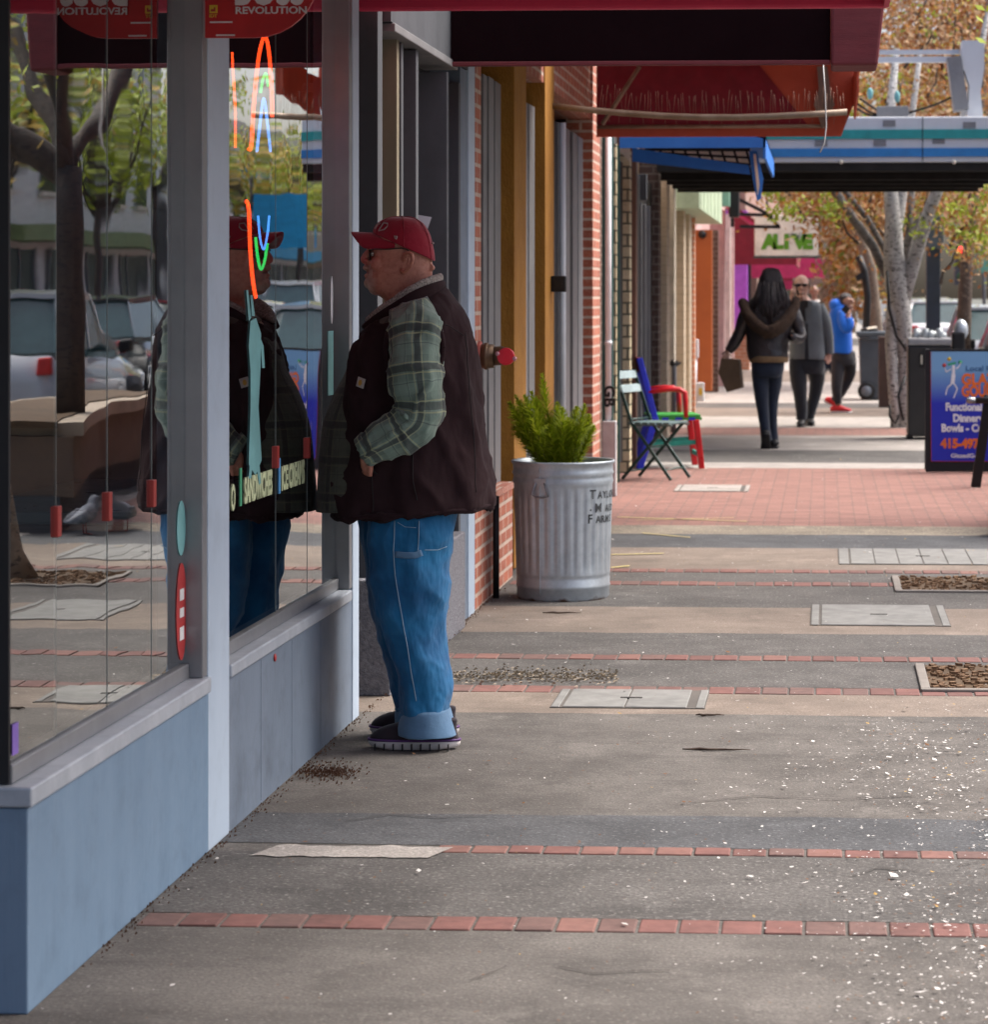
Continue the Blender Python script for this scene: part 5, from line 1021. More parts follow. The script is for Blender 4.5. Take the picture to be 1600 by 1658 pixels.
m = MB(); leaves(m, [(P(u, v, tk + .5), s_) for u, v, s_ in ((1560, 320, .5), (1590, 340, .5), (1540, 340, .35), (1600, 300, .5), (1570, 370, .3), (1620, 380, .6), (1590, 395, .3))], 1500, 1.0, .04, rr, [('lime', 4), ('gold', 1), ('olive', 2)], .4); m.build('crown', [LF[k] for k in ('lime', 'gold', 'olive')], tr3)
rt = thing('rust_leafed_tree', 'tall tree with dense dry rust brown foliage filling the upper right behind the canopy', 'tree', (3.2, 44, 0)); m = MB(); rr = random.Random(91); cs = []
m.tube([(3.2, 44, -.2), (3.1, 44, 2), (2.9, 44, 4.2), (2.6, 44, 6)], [.24, .2, .16, .1], 12)
for k in range(26):
    e = P(1405 + rr.uniform(0, 240), rr.uniform(-70, 200), 44 + rr.uniform(-1.2, 1.5)); limb(m, (2.8, 44, 3.6 + rr.random() * 2), e, .06, .012, rr, .16, 6); cs.append((e, rr.uniform(.55, .95)))
    for j in range(2): limb(m, e, e + Vector((rr.uniform(-.8, .8), rr.uniform(-.5, .5), rr.uniform(-.3, .9))), .016, .005, rr, .2, 5)
m.build('trunk', BK_B, rt); m = MB(); leaves(m, cs, 13000, 1.0, .055, rr, [('rust', 3), ('orange', 4), ('tan', 4), ('gold', 1), ('lime', .25)], .3); m.build('crown', [LF[k] for k in ('rust', 'orange', 'tan', 'gold', 'lime')], rt)

# ------------------------------------------------------------------ kerb bulb, planter, pigeons, near trees (seen mostly in the shop glass)
mb = MB(); mb.box(KERB + .165, 3.9, 9.5, 23, -.3, 0); structure(mb.build('pavement_bulb', M_CONC, bevel=.02))
M_PLT = pmat('tan_planter', (.14, .095, .065), .85, (.11, .075, .055), 5, bump=.5, dirt=.3); M_COP = pmat('planter_coping', (.34, .28, .21), .8, bump=.4)
pt = thing('concrete_planter', 'long tan concrete planter with a pale coping at the kerb near the right edge', 'planter', (2.0, 18.5, 0))
def poly(x, e): return [(x + e, 16 - e, 0), (2.9 - e, 16 - e, 0), (2.9 - e, 21 + e, 0), (2.05 + e, 21 + e, 0), (2.0 + e, 18.9, 0)]
def pz(z, e): return [Vector((a_, b_, z)) for a_, b_, _ in poly(1.37, e)]
m = MB(); m.prism(pz(.22, 0), (0, 0, .38)); m.build('wall', M_PLT, pt, bevel=.02)
m = MB(); m.prism(pz(0, .06), (0, 0, .219)); m.build('base', pmat('planter_base', (.05, .05, .055), .8), pt)
m = MB(); m.prism(pz(.603, -.06), (0, 0, .087)); m.build('coping', M_COP, pt, bevel=.015)
m = MB(); m.prism(pz(.66, .07), (0, 0, .04)); m.build('soil', M_SOIL, pt)
def pigeon(u, v, label, turn):
    s_ = (v - 480) / 1.48; X = 2 * XG * -1 + 0; X = 2 * XG + (1335 - u) / s_ ; X = -abs(2 * XG) + (1335 - u) / s_; Y = F / s_; t = thing('pigeon', label, 'pigeon', (X, Y, 0), 'pigeons at the foot of the planter')
    rot = Matrix.Rotation(turn, 3, 'Z'); B = Vector((X, Y, 0)); Pp = lambda x, y, z: B + rot @ Vector((x * .85, y * .85, z * .85)); m = MB()
    m.tube([Pp(-.20, 0, .10), Pp(-.14, 0, .115), Pp(-.06, 0, .135), Pp(.02, 0, .15), Pp(.075, 0, .175), Pp(.095, 0, .215), Pp(.10, 0, .25), Pp(.112, 0, .275), Pp(.135, 0, .275)], [(.03, .008), (.035, .02), (.06, .05), (.068, .062), (.05, .055), (.03, .03), (.022, .024), (.022, .024), (.008, .01)], 14)
    m.build('body', pmat('pigeon_grey', (.22, .24, .28), .6, (.12, .13, .16), 25, bump=.2), t, sub=1)
    m = MB(); m.tube([Pp(.13, 0, .272), Pp(.155, 0, .262)], [.006, .001], 8); m.build('beak', M_BLACK, t)
    for s in (-1, 1):
        m = MB(); m.tube([Pp(.05, s * .055, .16), Pp(-.03, s * .068, .145), Pp(-.13, s * .04, .12), Pp(-.19, s * .02, .105)], [(.012, .03), (.014, .045), (.012, .03), (.006, .01)], 10, up=(0, 1, 0)); m.build('wing', pmat('pigeon_wing', (.30, .32, .36), .6, (.07, .07, .08), 18), t)
        m = MB(); m.tube([Pp(0, s * .025, .10), Pp(.005, s * .028, .01)], .006, 6)
        for a_ in (-.6, 0, .6): m.tube([Pp(.005, s * .028, .008), Pp(.04, s * .028 + a_ * .03, .005)], .004, 5)
        m.build('leg', pmat('pigeon_leg', (.45, .12, .10), .6), t)
pigeon(112, 872, 'grey pigeon reflected in the first window, nearer of the two by the planter', 2.2); pigeon(168, 866, 'grey pigeon reflected in the first window, farther of the two by the planter', -1.3)
tp = thing('planter_tree', 'dark forked tree trunk growing from the planter, reflected in the first window', 'tree', (1.85, 17.4, .66)); rr = random.Random(4); m = MB()
m.tube([(1.85, 17.4, .60), (1.85, 17.4, 1.2), (1.84, 17.4, 1.9), (1.86, 17.45, 2.35)], [.17, .145, .13, .15], 14); cs = []
for e, r in (((3.1, 17.0, 3.1), .12), ((2.9, 18.4, 3.8), .09), ((1.75, 17.1, 3.5), .10), ((1.5, 18.9, 4.0), .08), ((2.2, 16.6, 4.2), .08)):
    pts = limb(m, (1.86, 17.45, 2.2), e, r, r * .5, rr, .08); cs += [(Vector(e), .8), (pts[5], .5)]
m.build('trunk', BK_D, tp); m = MB(); leaves(m, cs, 1500, .8, .045, rr, [('lime', 3), ('gold', 1), ('olive', 1)], .2); m.build('crown', [LF[k] for k in ('lime', 'gold', 'olive')], tp)
tn = thing('leaning_trunk_tree', 'smooth tan trunk leaning from the dry pit, reflected at the window\'s left', 'tree', (1.12, 13.4, 0)); m = MB()
m.tube([(1.10, 13.4, -.02), (1.12, 13.4, .12), (1.17, 13.4, .5), (1.26, 13.4, 1.0), (1.42, 13.4, 1.7), (1.7, 13.4, 2.5), (2.1, 13.3, 3.6)], [.19, .145, .125, .115, .105, .09, .06], 16); cs = []
for e in ((2.6, 13, 4.6), (1.6, 13.8, 4.7), (2.9, 14, 4.2), (2.2, 12.4, 4.9)): limb(m, (1.9, 13.35, 3.1), e, .05, .02, rr, .1); cs.append((Vector(e), .9))
m.build('trunk', BK_T, tn); m = MB(); leaves(m, cs, 1200, 1, .06, rr, [('orange', 2), ('lime', 2), ('gold', 1)], .2); m.build('crown', [LF[k] for k in ('orange', 'lime', 'gold')], tn)

# ------------------------------------------------------------------ cars
M_CGL = pmat('car_glass', (.03, .07, .075), .06, dirt=0, bump=0, spec=.8); M_TYRE = pmat('tyre', (.02, .02, .02), .85); M_RIM = pmat('alloy', (.45, .46, .48), .3, metal=.8, bump=0)
M_TL = pmat('tail_red', (.62, .02, .02), .2, bump=0, dirt=0); M_HL = pmat('lamp_clear', (.7, .72, .75), .1, bump=0, dirt=0); M_PLATE = pmat('plate_white', (.7, .7, .68), .5, bump=0)
PAINTS = {}
def paint(name, c): return pmat('car_' + name, c, .22, vary(c, .95), 2, coat=1, bump=0, dirt=.06)
def car(label, x, y, away, colour, L=4.5, w=1.8, roof=1.45, wagon=False):
    """away=True drives away from the viewer (rear towards -Y)"""
    s = 1 if away else -1; t = thing('parked_car', label, 'car', (x, y, -.14), 'cars along the street'); z0 = -.14
    def W(fy, fx, z): return Vector((x + fx * s, y + fy * s, z0 + z))      # fy: -L/2 rear .. L/2 front
    pm = paint(*colour); h = L / 2; belt = .62 * roof + .02
    prof = [(-h, .55, .80, .30), (-h + .06, .84, belt - .04, .24), (-h + .7, .90, belt, .22), (-.2, .90, belt - .01, .20), (h - 1.35, .90, belt - .05, .20), (h - .6, .88, belt - .15, .22), (h - .12, .80, belt - .27, .25), (h, .58, .62, .36)]
    m = MB(); rs = []
    for fy, hw, top, bot in prof:
        hw *= w / 1.8; r = []
        for fx, fz in ((-.86, 0), (-1, .12), (-1.0, .55), (-.96, .86), (-.86, 1), (0, 1.03), (.86, 1), (.96, .86), (1.0, .55), (1, .12), (.86, 0), (0, 0)): r.append(W(fy, fx * hw, bot + (top - bot) * fz))
        rs.append(r)
    m.rings(rs); m.build('body', pm, t)
    hr = w * .36; c = [(-h + (.12 if wagon else .75), belt - .02, w * .47), (-h + (.45 if wagon else 1.35), roof - .04, hr), (-.1, roof, hr), (.35, roof - .02, hr), (h - 1.35, belt - .06, w * .47)]
    m = MB(); rs = []
    cab = [(c[0][0], c[0][1], c[0][2], c[0][1] - .1), (c[1][0], c[1][1], c[1][2], None), (c[2][0], c[2][1], c[2][2], None), (c[3][0], c[3][1], c[3][2], None), (c[4][0], c[4][1], c[4][2], None)]
    b0, b1 = c[0][0], c[4][0]
    for k in range(5):
        fy, z, hw, _ = cab[k]; fb = fy; rs.append([W(fy, -w * .465, belt - .10), W(fy, -w * .462, belt - .02) if k in (0, 4) else W(fy, -w * .462, belt), W(fy, -hw, z - .03 if k not in (0, 4) else belt - .01), W(fy, -hw * .8, z if k not in (0, 4) else belt), W(fy, hw * .8, z if k not in (0, 4) else belt), W(fy, hw, z - .03 if k not in (0, 4) else belt - .01), W(fy, w * .462, belt - .02) if k in (0, 4) else W(fy, w * .462, belt), W(fy, w * .465, belt - .10)])
    m.rings(rs, smooth=False); m.build('window_glass', M_CGL, t)
    m = MB(); m.prism([W(c[1][0] - .05, -hr * .98, c[1][1] - .012), W(c[2][0], -hr * .98, roof - .008), W(c[3][0] + .05, -hr * .98, roof - .035), W(c[3][0] + .05, hr * .98, roof - .035), W(c[2][0], hr * .98, roof - .008), W(c[1][0] - .05, hr * .98, c[1][1] - .012)], (0, 0, .045)); m.build('roof', pm, t, bevel=.02)
    for sx in (-1, 1):
        m = MB()
        for a_, b_ in (((c[0][0] + .05, belt - .02, w * .463), (c[1][0], c[1][1] - .01, hr)), ((c[4][0] - .03, belt - .06, w * .463), (c[3][0], c[3][1], hr)), ((-.15, belt, w * .464), (-.12, roof - .03, hr)), ((c[1][0] + .05, roof - .04, hr), (c[3][0], roof - .03, hr))):
            m.bar(W(a_[0], a_[2] * sx, a_[1]), W(b_[0], b_[2] * sx, b_[1]), .07, .03, (0, 1, 0) if a_[0] != c[1][0] + .05 else (0, 0, 1))
        m.build('pillars', pm, t)
    for fy in (-h + .85, h - .9):
        for sx in (-1, 1):
            m = MB(); p_ = W(fy, sx * (w / 2 - .20), .32); m.cyl(p_, .32, .21, 24, (sx * s, 0, 0)); wh = m.build('wheel', M_TYRE, t, bevel=.02)
            m = MB(); p_ = W(fy, sx * (w / 2 + .002), .32); m.cyl(p_, .20, .012, 20, (sx * s, 0, 0)); m.build('rim', M_RIM, wh)
            m = MB(); p_ = W(fy, sx * (w / 2 - .19), .34); m.cyl(p_, .38, .193, 24, (sx * s, 0, 0)); m.build('wheel_arch', M_BLACK, t)
    for sx in (-1, 1):
        m = MB(); m.obox(W(-h + .02, sx * w * .37, belt - .14), (.10, 0, 0), (0, .05, 0), (0, 0, .09)); m.build('tail_light', M_TL, t, bevel=.02)
        m = MB(); m.obox(W(h - .16, sx * w * .35, belt - .36), (.16, 0, 0), (0, .10, 0), (0, 0, .05)); m.build('headlight', M_HL, t, bevel=.02)
        m = MB(); m.obox(W(h - 1.55, sx * (w * .5 + .09), belt + .03), (.10, 0, 0), (0, .05, 0), (0, 0, .07)); m.build('mirror', M_BLACK if colour[0] == 'silver' else pm, t, bevel=.03)
    m = MB(); m.obox(W(-h - .01, 0, .62), (.17, 0, 0), (0, .015, 0), (0, 0, .06)); m.build('number_plate', M_PLATE, t)
    m = MB(); m.obox(W(-h - .005, 0, .42), (w * .44, 0, 0), (0, .06, 0), (0, 0, .08)); m.obox(W(h - .02, 0, .40), (w * .40, 0, 0), (0, .06, 0), (0, 0, .08)); m.build('bumper', M_BLACK, t, bevel=.03)
    return t
car('silver grey car parked at the kerb, its side cut off by the right edge', 2.87, 33.6, True, ('silver', (.45, .47, .50)), roof=1.52, wagon=True)
car('grey car with red tail lights parked beyond the silver one', 2.85, 43, True, ('grey', (.35, .37, .40)))
car('white car parked behind the blue grey post', 2.85, 66, True, ('white', (.78, .80, .80)), roof=1.5)
car('white car parked farther along, left of the blue grey post', 2.85, 74, True, ('white', (.78, .80, .80)), roof=1.55, wagon=True)
car('white hatchback parked far along the kerb', 2.85, 88, True, ('white', (.78, .80, .80)), roof=1.5, wagon=True)
car('silver car driving off, reflected at the left of the first window', 5.5, 28, True, ('silver', (.45, .47, .50)), roof=1.65, wagon=True)
car('dark car ahead of it, reflected beside the trunk in the first window', 8.0, 41, True, ('black', (.03, .03, .035)), roof=1.6, wagon=True)
car('white van like car reflected in the second window behind his shoulder', 6.6, 50, True, ('white', (.78, .80, .80)), L=5.0, roof=1.9, wagon=True)
car('white car with a pale roof reflected low in the first window', 5.6, 39, False, ('white', (.78, .80, .80)), roof=1.5)
car('red car parked on the far side of the street', 11.9, 62, False, ('red', (.45, .02, .03)), roof=1.5)
car('dark car parked on the far side of the street', 11.9, 70, False, ('black', (.03, .03, .035)), roof=1.5)
car('pale teal car parked on the far side of the street', 11.9, 78, False, ('teal', (.20, .45, .45)), roof=1.5)
car('silver estate parked on the far side of the street', 11.9, 54, False, ('silver', (.45, .47, .50)), roof=1.55, wagon=True)

# ------------------------------------------------------------------ far side of the street
def block(label, y0, y1, h, wallm, bands, seed, x0=18):
    t = thing('far_building', label, 'building', (x0, (y0 + y1) / 2, 0), 'buildings across the street'); m = MB(); m.box(x0, x0 + 14, y0, y1, 0, h); m.build('wall', wallm, t); rr = random.Random(seed); z = 3.4
    m = MB(); m.box(x0 - .9, x0 - .01, y0 + .3, y1 - .3, 2.9, 3.3); m.build('awning', bands, t)
    y = y0 + 1
    while y < y1 - 2.5:
        m = MB(); m.box(x0 - .06, x0 - .005, y, y + 2.6, .4, 2.7); wn_ = m.build('shop_window', M_CGL, t); m = MB()
        for yy in (y, y + 1.3, y + 2.6): m.box(x0 - .1, x0 - .061, yy - .05, yy + .05, .35, 2.75)
        m.build('frame', M_FRAME, wn_); y += 3.4
    while z < h - 1.8:
        y = y0 + 1
        while y < y1 - 1.5:
            m = MB(); m.box(x0 - .05, x0 - .005, y, y + 1.3, z + .8, z + 2.2); wn_ = m.build('window', M_CGL, t); m = MB(); m.box(x0 - .12, x0 - .051, y - .1, y + 1.4, z + .68, z + .8); m.build('sill', M_CREAM, wn_); y += 2.6
        m = MB(); m.box(x0 - .15, x0 - .01, y0, y1, z + 2.5, z + 2.75); m.build('band', bands, t); z += 3.1
    m = MB(); m.box(x0 - .3, x0 - .001, y0, y1, h - .35, h + .2); m.build('cornice', M_CREAM, t)
M_WB = pmat('white_render', (.80, .81, .76), .7); M_GB = pmat('sage_band', (.24, .32, .14), .7); M_BB = pmat('sky_blue_band', (.03, .36, .62), .6)
block('white rendered building with green bands reflected between the trunks', 62, 84, 9.5, M_WB, M_GB, 1); block('beige building with a dark red awning across the street', 40, 61, 6.5, M_BEIGE, M_DRED, 2)
block('pale building with a sky blue awning across the street', 85, 106, 7.5, M_WB, M_BB, 3); block('brick building across the street, nearest to the viewer', 14, 39, 7, M_REDB, M_MAG, 4); block('tan building far down the other side of the street', 107, 150, 8, pmat('tan_render', (.48, .40, .30), .8), M_GB, 5)
block('grey building farthest down the other side of the street', 151, 230, 9, pmat('grey_render', (.40, .41, .42), .8), M_BB, 6)
bnr = thing('street_banner', 'sky blue banner with white letters reflected in the second window', 'banner', (12.4, 76, 3.2)); m = MB(); m.box(11.6, 13.6, 76, 76.04, 2.9, 4.5); m.build('cloth', pmat('banner_blue', (.02, .36, .66), .6, bump=0), bnr)
m = MB(); m.tube([(13.7, 76, -.1), (13.7, 76, 5)], .06, 10); m.build('pole', M_BLACK, bnr)
yy = 44
for k in range(9):
    kind = k % 3; lb = ['yellow green leafed street tree across the road', 'golden leafed street tree across the road', 'deep olive street tree across the road'][kind]
    tree(lb + [', first of its row', ', second of its row', ', third of its row', ', fourth of its row', ', in the middle of its row', ', sixth of its row', ', seventh of its row', ', eighth of its row', ', last of its row'][k], (14.0 + (k % 2) * .5, yy, 0), 6.5 + (k % 4) * .5, .16, BK_D, [[('lime', 4), ('gold', 1)], [('gold', 3), ('lime', 2), ('olive', 1)], [('olive', 2), ('lime', 3)]][kind], 1500, 2.7, 50 + k, .13, group='trees across the street'); yy += 8.5
for k, (x, y) in enumerate(((4.6, 150), (2.2, 120), (7.5, 175), (11.5, 160), (15, 190), (-.5, 185), (1.0, 150), (20, 210))):
    lb = ['lime leafed tree far down the street', 'yellow tree far down the street left of the dark trunk', 'olive tree in the far distance', 'golden tree in the far distance at the right edge', 'broad far tree beyond the road end', 'far orange tree closing the end of the pavement', 'far tan tree over the distant awnings', 'tall pale far tree behind the others'][k]
    tree(lb, (x, y, 0), 10 + k % 3 * 2, .25, BK_B, [[('lime', 3), ('gold', 2)], [('gold', 4), ('lime', 2)], [('olive', 2), ('lime', 3)], [('gold', 3), ('lime', 3)], [('lime', 3), ('olive', 2)], [('orange', 3), ('tan', 2)], [('tan', 3), ('orange', 2), ('olive', 1)], [('olive', 1), ('gold', 2)]][k], 1600, 4.5, 80 + k, .28, group='far trees')
tl = thing('traffic_light', 'traffic light showing red far down the street at the right edge', 'traffic light', (P(1557, 480, 62).x, 62, 0)); x = tl.location.x
m = MB(); m.tube([(x, 62.1, 0), (x, 62.1, 2.0)], .05, 8); m.build('pole', M_DGREYP, tl); m = MB(); m.box(x - .16, x + .16, 62, 62.2, 1.75, 2.75); m.build('housing', M_DGREYP, tl)
for k, c in enumerate(((.05, .3, .1), (.3, .2, .02), (.9, .03, .03))):
    m = MB(); m.cyl((x, 61.98, 1.95 + .3 * k), .11, .02, 16, (0, 1, 0)); m.build('lens', emat('red_light', c, 2.5) if k == 2 else pmat('lens_%d' % k, vary(c, .4), .3), tl)
m = MB(); q0 = P(1584, 442, 62); q1 = P(1604, 420, 62); m.box(q0.x, q1.x, 62, 62.05, q0.z, q1.z); gs = m.build('street_name_sign', pmat('sign_green', (.15, .45, .33), .5, bump=0)); tag(gs, 'pale green street sign beside the red traffic light', 'sign')
m = MB(); m.tube([((q0.x + q1.x) / 2, 62.08, 0), ((q0.x + q1.x) / 2, 62.08, q1.z)], .04, 8); m.build('pole', M_DGREYP, gs)

# ------------------------------------------------------------------ people
def skinmat():
    m_, nt, b = new_mat('skin'); vc = node(nt, 'ShaderNodeVertexColor'); vc.layer_name = 'tone'
    c = mixnode(nt, math_n(nt, 'MULTIPLY', ramp(nt, noise_out(nt, 70, 5), .42, .68), .4), vc.outputs[0], vc.outputs[0], 'MULTIPLY')
    c = mixnode(nt, math_n(nt, 'MULTIPLY', ramp(nt, noise_out(nt, 24, 6, rough=.75), .48, .66), .35), c, (.30, .10, .07)); nt.links.new(c, b.inputs['Base Color'])
    b.inputs['Roughness'].default_value = .48; b.inputs['Subsurface Weight'].default_value = .12; b.inputs['Subsurface Radius'].default_value = (.01, .004, .002); b.inputs['Subsurface Scale'].default_value = .6
    bp = node(nt, 'ShaderNodeBump'); bp.inputs['Strength'].default_value = .7; bp.inputs['Distance'].default_value = .003; nt.links.new(noise_out(nt, 95, 7, rough=.7), bp.inputs['Height']); nt.links.new(bp.outputs[0], b.inputs['Normal']); return m_
M_SKIN = skinmat()
def fabric(name, c, rough=.85, c2=None, bump=.35, scale=5, weave=420, sheen=.15, wr=10, wd=.012, wst=None, lift=.35):
    m_, nt, b = new_mat(name); c2 = c2 or vary(c, .75); col = mixnode(nt, ramp(nt, noise_out(nt, scale, 5), .35, .7), c, c2); nt.links.new(col, b.inputs['Base Color']); b.inputs['Roughness'].default_value = rough
    b.inputs['Sheen Weight'].default_value = sheen; b.inputs['Specular IOR Level'].default_value = lift
    bp = node(nt, 'ShaderNodeBump'); bp.inputs['Strength'].default_value = bump; bp.inputs['Distance'].default_value = .0012; nt.links.new(noise_out(nt, weave, 2), bp.inputs['Height'])
    b2_ = node(nt, 'ShaderNodeBump'); b2_.inputs['Strength'].default_value = .6; b2_.inputs['Distance'].default_value = wd; nt.links.new(noise_out(nt, wr, 3, stretch=wst), b2_.inputs['Height']); nt.links.new(b2_.outputs[0], bp.inputs['Normal']); nt.links.new(bp.outputs[0], b.inputs['Normal']); return m_
def plaidmat(name, base, dark, light, pu, pv):
    m_, nt, b = new_mat(name); tc = node(nt, 'ShaderNodeTexCoord'); sp_ = node(nt, 'ShaderNodeSeparateXYZ'); nt.links.new(tc.outputs['UV'], sp_.inputs[0]); col = base
    def stripe(axis, per, ph, w):
        f = math_n(nt, 'FRACT', math_n(nt, 'ADD', math_n(nt, 'MULTIPLY', sp_.outputs[axis], 1 / per), ph)); d = math_n(nt, 'ABSOLUTE', math_n(nt, 'SUBTRACT', f, .5)); return math_n(nt, 'LESS_THAN', d, w / 2)
    def over(col, fac, k, c): return mixnode(nt, math_n(nt, 'MULTIPLY', fac, k), col, c)
    for ax, per in ((0, pu), (1, pv)): col = over(col, stripe(ax, per, .0, .36), .45, vary(base, 1.6))
    for ax, per in ((0, pu), (1, pv)):
        col = over(col, stripe(ax, per, .5, .17), .72, dark); col = over(col, stripe(ax, per, .36, .035), .6, light); col = over(col, stripe(ax, per, .62, .03), .6, light); col = over(col, stripe(ax, per, .12, .025), .45, dark)
    col = mixnode(nt, math_n(nt, 'MULTIPLY', ramp(nt, noise_out(nt, 6, 4), .4, .7), .3), col, vary(base, .6)); nt.links.new(col, b.inputs['Base Color']); b.inputs['Roughness'].default_value = .85; b.inputs['Sheen Weight'].default_value = .15
    bp = node(nt, 'ShaderNodeBump'); bp.inputs['Strength'].default_value = .3; bp.inputs['Distance'].default_value = .001; nt.links.new(noise_out(nt, 380, 2), bp.inputs['Height'])
    b2_ = node(nt, 'ShaderNodeBump'); b2_.inputs['Strength'].default_value = .7; b2_.inputs['Distance'].default_value = .012; nt.links.new(noise_out(nt, 14, 3), b2_.inputs['Height']); nt.links.new(b2_.outputs[0], bp.inputs['Normal']); nt.links.new(bp.outputs[0], b.inputs['Normal']); return m_
def dense(rs, k=3):
    """Catmull-Rom refinement of a list of tuples"""
    out = []; n = len(rs)
    for i in range(n - 1):
        p0, p1, p2, p3 = rs[max(0, i - 1)], rs[i], rs[i + 1], rs[min(n - 1, i + 2)]
        for j in range(k):
            t = j / k; out.append(tuple(.5 * (2 * b + (c - a) * t + (2 * a - 5 * b + 4 * c - d) * t * t + (3 * b - a - 3 * c + d) * t ** 3) for a, b, c, d in zip(p0, p1, p2, p3)))
    out.append(rs[-1]); return out
def prof_rings(rows, Y0, yc=0.0, n=40, power=2.2, k=3, front_fn=None):
    """rows: (v_front, u_front, v_back, u_back, half width, y centre) in photo pixels at depth Y0"""
    rs = []
    for vf, uf, vb, ub, hw, yo in dense(rows, k):
        a = P(uf, vf, Y0 + yc); b = P(ub, vb, Y0 + yc); c = (a + b) / 2; h = (b - a) / 2; r = []
        for j in range(n):
            t = 2 * math.pi * j / n; ct, st = math.cos(t), math.sin(t); ex = math.copysign(abs(ct) ** (2 / power), ct); ey = math.copysign(abs(st) ** (2 / power), st)
            q = c + h * ex + Vector((0, yo + hw * ey, 0))
            if front_fn: q = front_fn(q, t, vf)
            r.append(q)
        rs.append(r)
    return rs
Y0 = 8.56
g0 = P(670, 1213, Y0 - .08); man = thing('person', 'heavy older man in red cap and dark vest looking into the shop window', 'person', (g0.x, Y0, 0))
def MP(u, v, yo=0.0): return P(u, v, Y0 + yo)
SF = F / Y0
def rpx(r): return r / SF
# body: head, neck, trunk, arms, legs as one skin
m = MB()
head = [(360, 636, 360, 676, .040, 0), (367, 625, 367, 684, .055, 0), (377, 615, 377, 691, .066, 0), (386, 607, 386, 696, .075, 0), (390, 601, 390, 698, .079, 0), (401, 600, 401, 700, .080, 0), (410, 602, 410, 700, .080, 0), (420, 601, 420, 700, .079, 0), (430, 599.5, 430, 699.5, .0775, 0), (440, 597.5, 440, 700, .076, 0), (449, 596, 449, 700, .074, 0), (458, 594.5, 458, 701, .071, 0), (466, 596, 466, 702, .068, 0), (474, 604, 473, 704, .066, 0), (482, 618, 480, 707, .068, 0), (494, 630, 488, 712, .074, 0), (512, 636, 500, 718, .082, 0)]
m.rings(prof_rings(head, Y0, 0, 36, 2.25))
m.tube([MP(603, 398), MP(598, 407), MP(592.5, 415), MP(589.5, 420.5)], [rpx(5), rpx(5.5), rpx(6.5), rpx(6.5)], 14)               # nose
m.ball(MP(590.5, 421.5), rpx(6.8), .0125, rpx(6)); 
for s in (-1, 1): m.ball(MP(597, 424, s * .012), rpx(6.5), .008, rpx(4.5)); m.ball(MP(603, 401.5, s * .030), rpx(6), .022, rpx(4)); m.ball(MP(612, 428, s * .052), rpx(13), .020, rpx(13)); m.ball(MP(611, 413.5, s * .034), rpx(6), .012, rpx(5))
m.ball(MP(594, 434), rpx(6.8), .027, rpx(5)); m.ball(MP(595.5, 446.5), rpx(6), .021, rpx(3.6)); m.ball(MP(597, 459), rpx(8), .026, rpx(9)); m.ball(MP(612, 467), rpx(16), .045, rpx(12))
for s in (-1, 1):   # ears
    m.tube([MP(653, 421, s * .079), MP(655, 413, s * .091), MP(661, 409.5, s * .100), MP(667, 412, s * .106), MP(668.5, 420, s * .107), MP(666, 429, s * .102), MP(660, 436, s * .094), MP(654, 441, s * .087), MP(650.5, 437, s * .080)], [rpx(r) for r in (2.4, 3.0, 3.4, 3.5, 3.4, 3.2, 3.6, 4.2, 2.8)], 10)
    m.tube([MP(660, 416, s * .086), MP(662, 421, s * .090), MP(660, 429, s * .086)], rpx(1.8), 8)
m.tube([MP(697, 432, -.03), MP(700, 434, 0), MP(697, 432, .03)], rpx(5), 8)
m.tube([MP(672, 490), MP(668, 540), MP(660, 640), MP(660, 760), MP(662, 840)], [(.10, .09), (.17, .15), (.18, .19), (.18, .19), (.16, .15)], 20, up=(0, 1, 0))
for s in (-1, 1):
    m.tube([MP(678, 505, s * .10), MP(676, 520, s * .19), MP(676, 590, s * .25), MP(676, 660, s * .25), MP(640, 700, s * .255), MP(604, 726, s * .25), MP(598, 742, s * .245)], [.05, .06, .055, .046, .042, .03, .026], 14)
    hp = MP(592, 760, s * .24)
    m.ball(MP(593, 752, s * .245), rpx(9), .022, rpx(20), rot=Matrix.Rotation(R(-12), 3, 'Y'))
    for j, (du, dv, L) in enumerate(((-8, 14, 24), (-4, 18, 28), (1, 18, 27), (5, 15, 22))): m.tube([MP(593 + du * .6, 752 + dv * .6, s * (.225 + .004 * j)), MP(593 + du * .7 + 4, 752 + dv + 8, s * .215), MP(596 + du * .6 + 7, 752 + dv * .4 + L, s * .20)], [.0095, .009, .0075], 8)
    m.tube([MP(599, 742, s * .262), MP(600, 757, s * .268), MP(599, 772, s * .262)], [.011, .010, .008], 8)
    m.tube([MP(668, 830, s * .10), MP(668, 950, s * .115), MP(676, 1020, s * .12), MP(690, 1120, s * .12), MP(695, 1185, s * .12)], [.095, .08, .062, .055, .045], 14)
    m.tube([MP(698, 1190, s * .12), MP(680, 1201, s * .12), MP(640, 1206, s * .12)], [.04, .032, .025], 10)
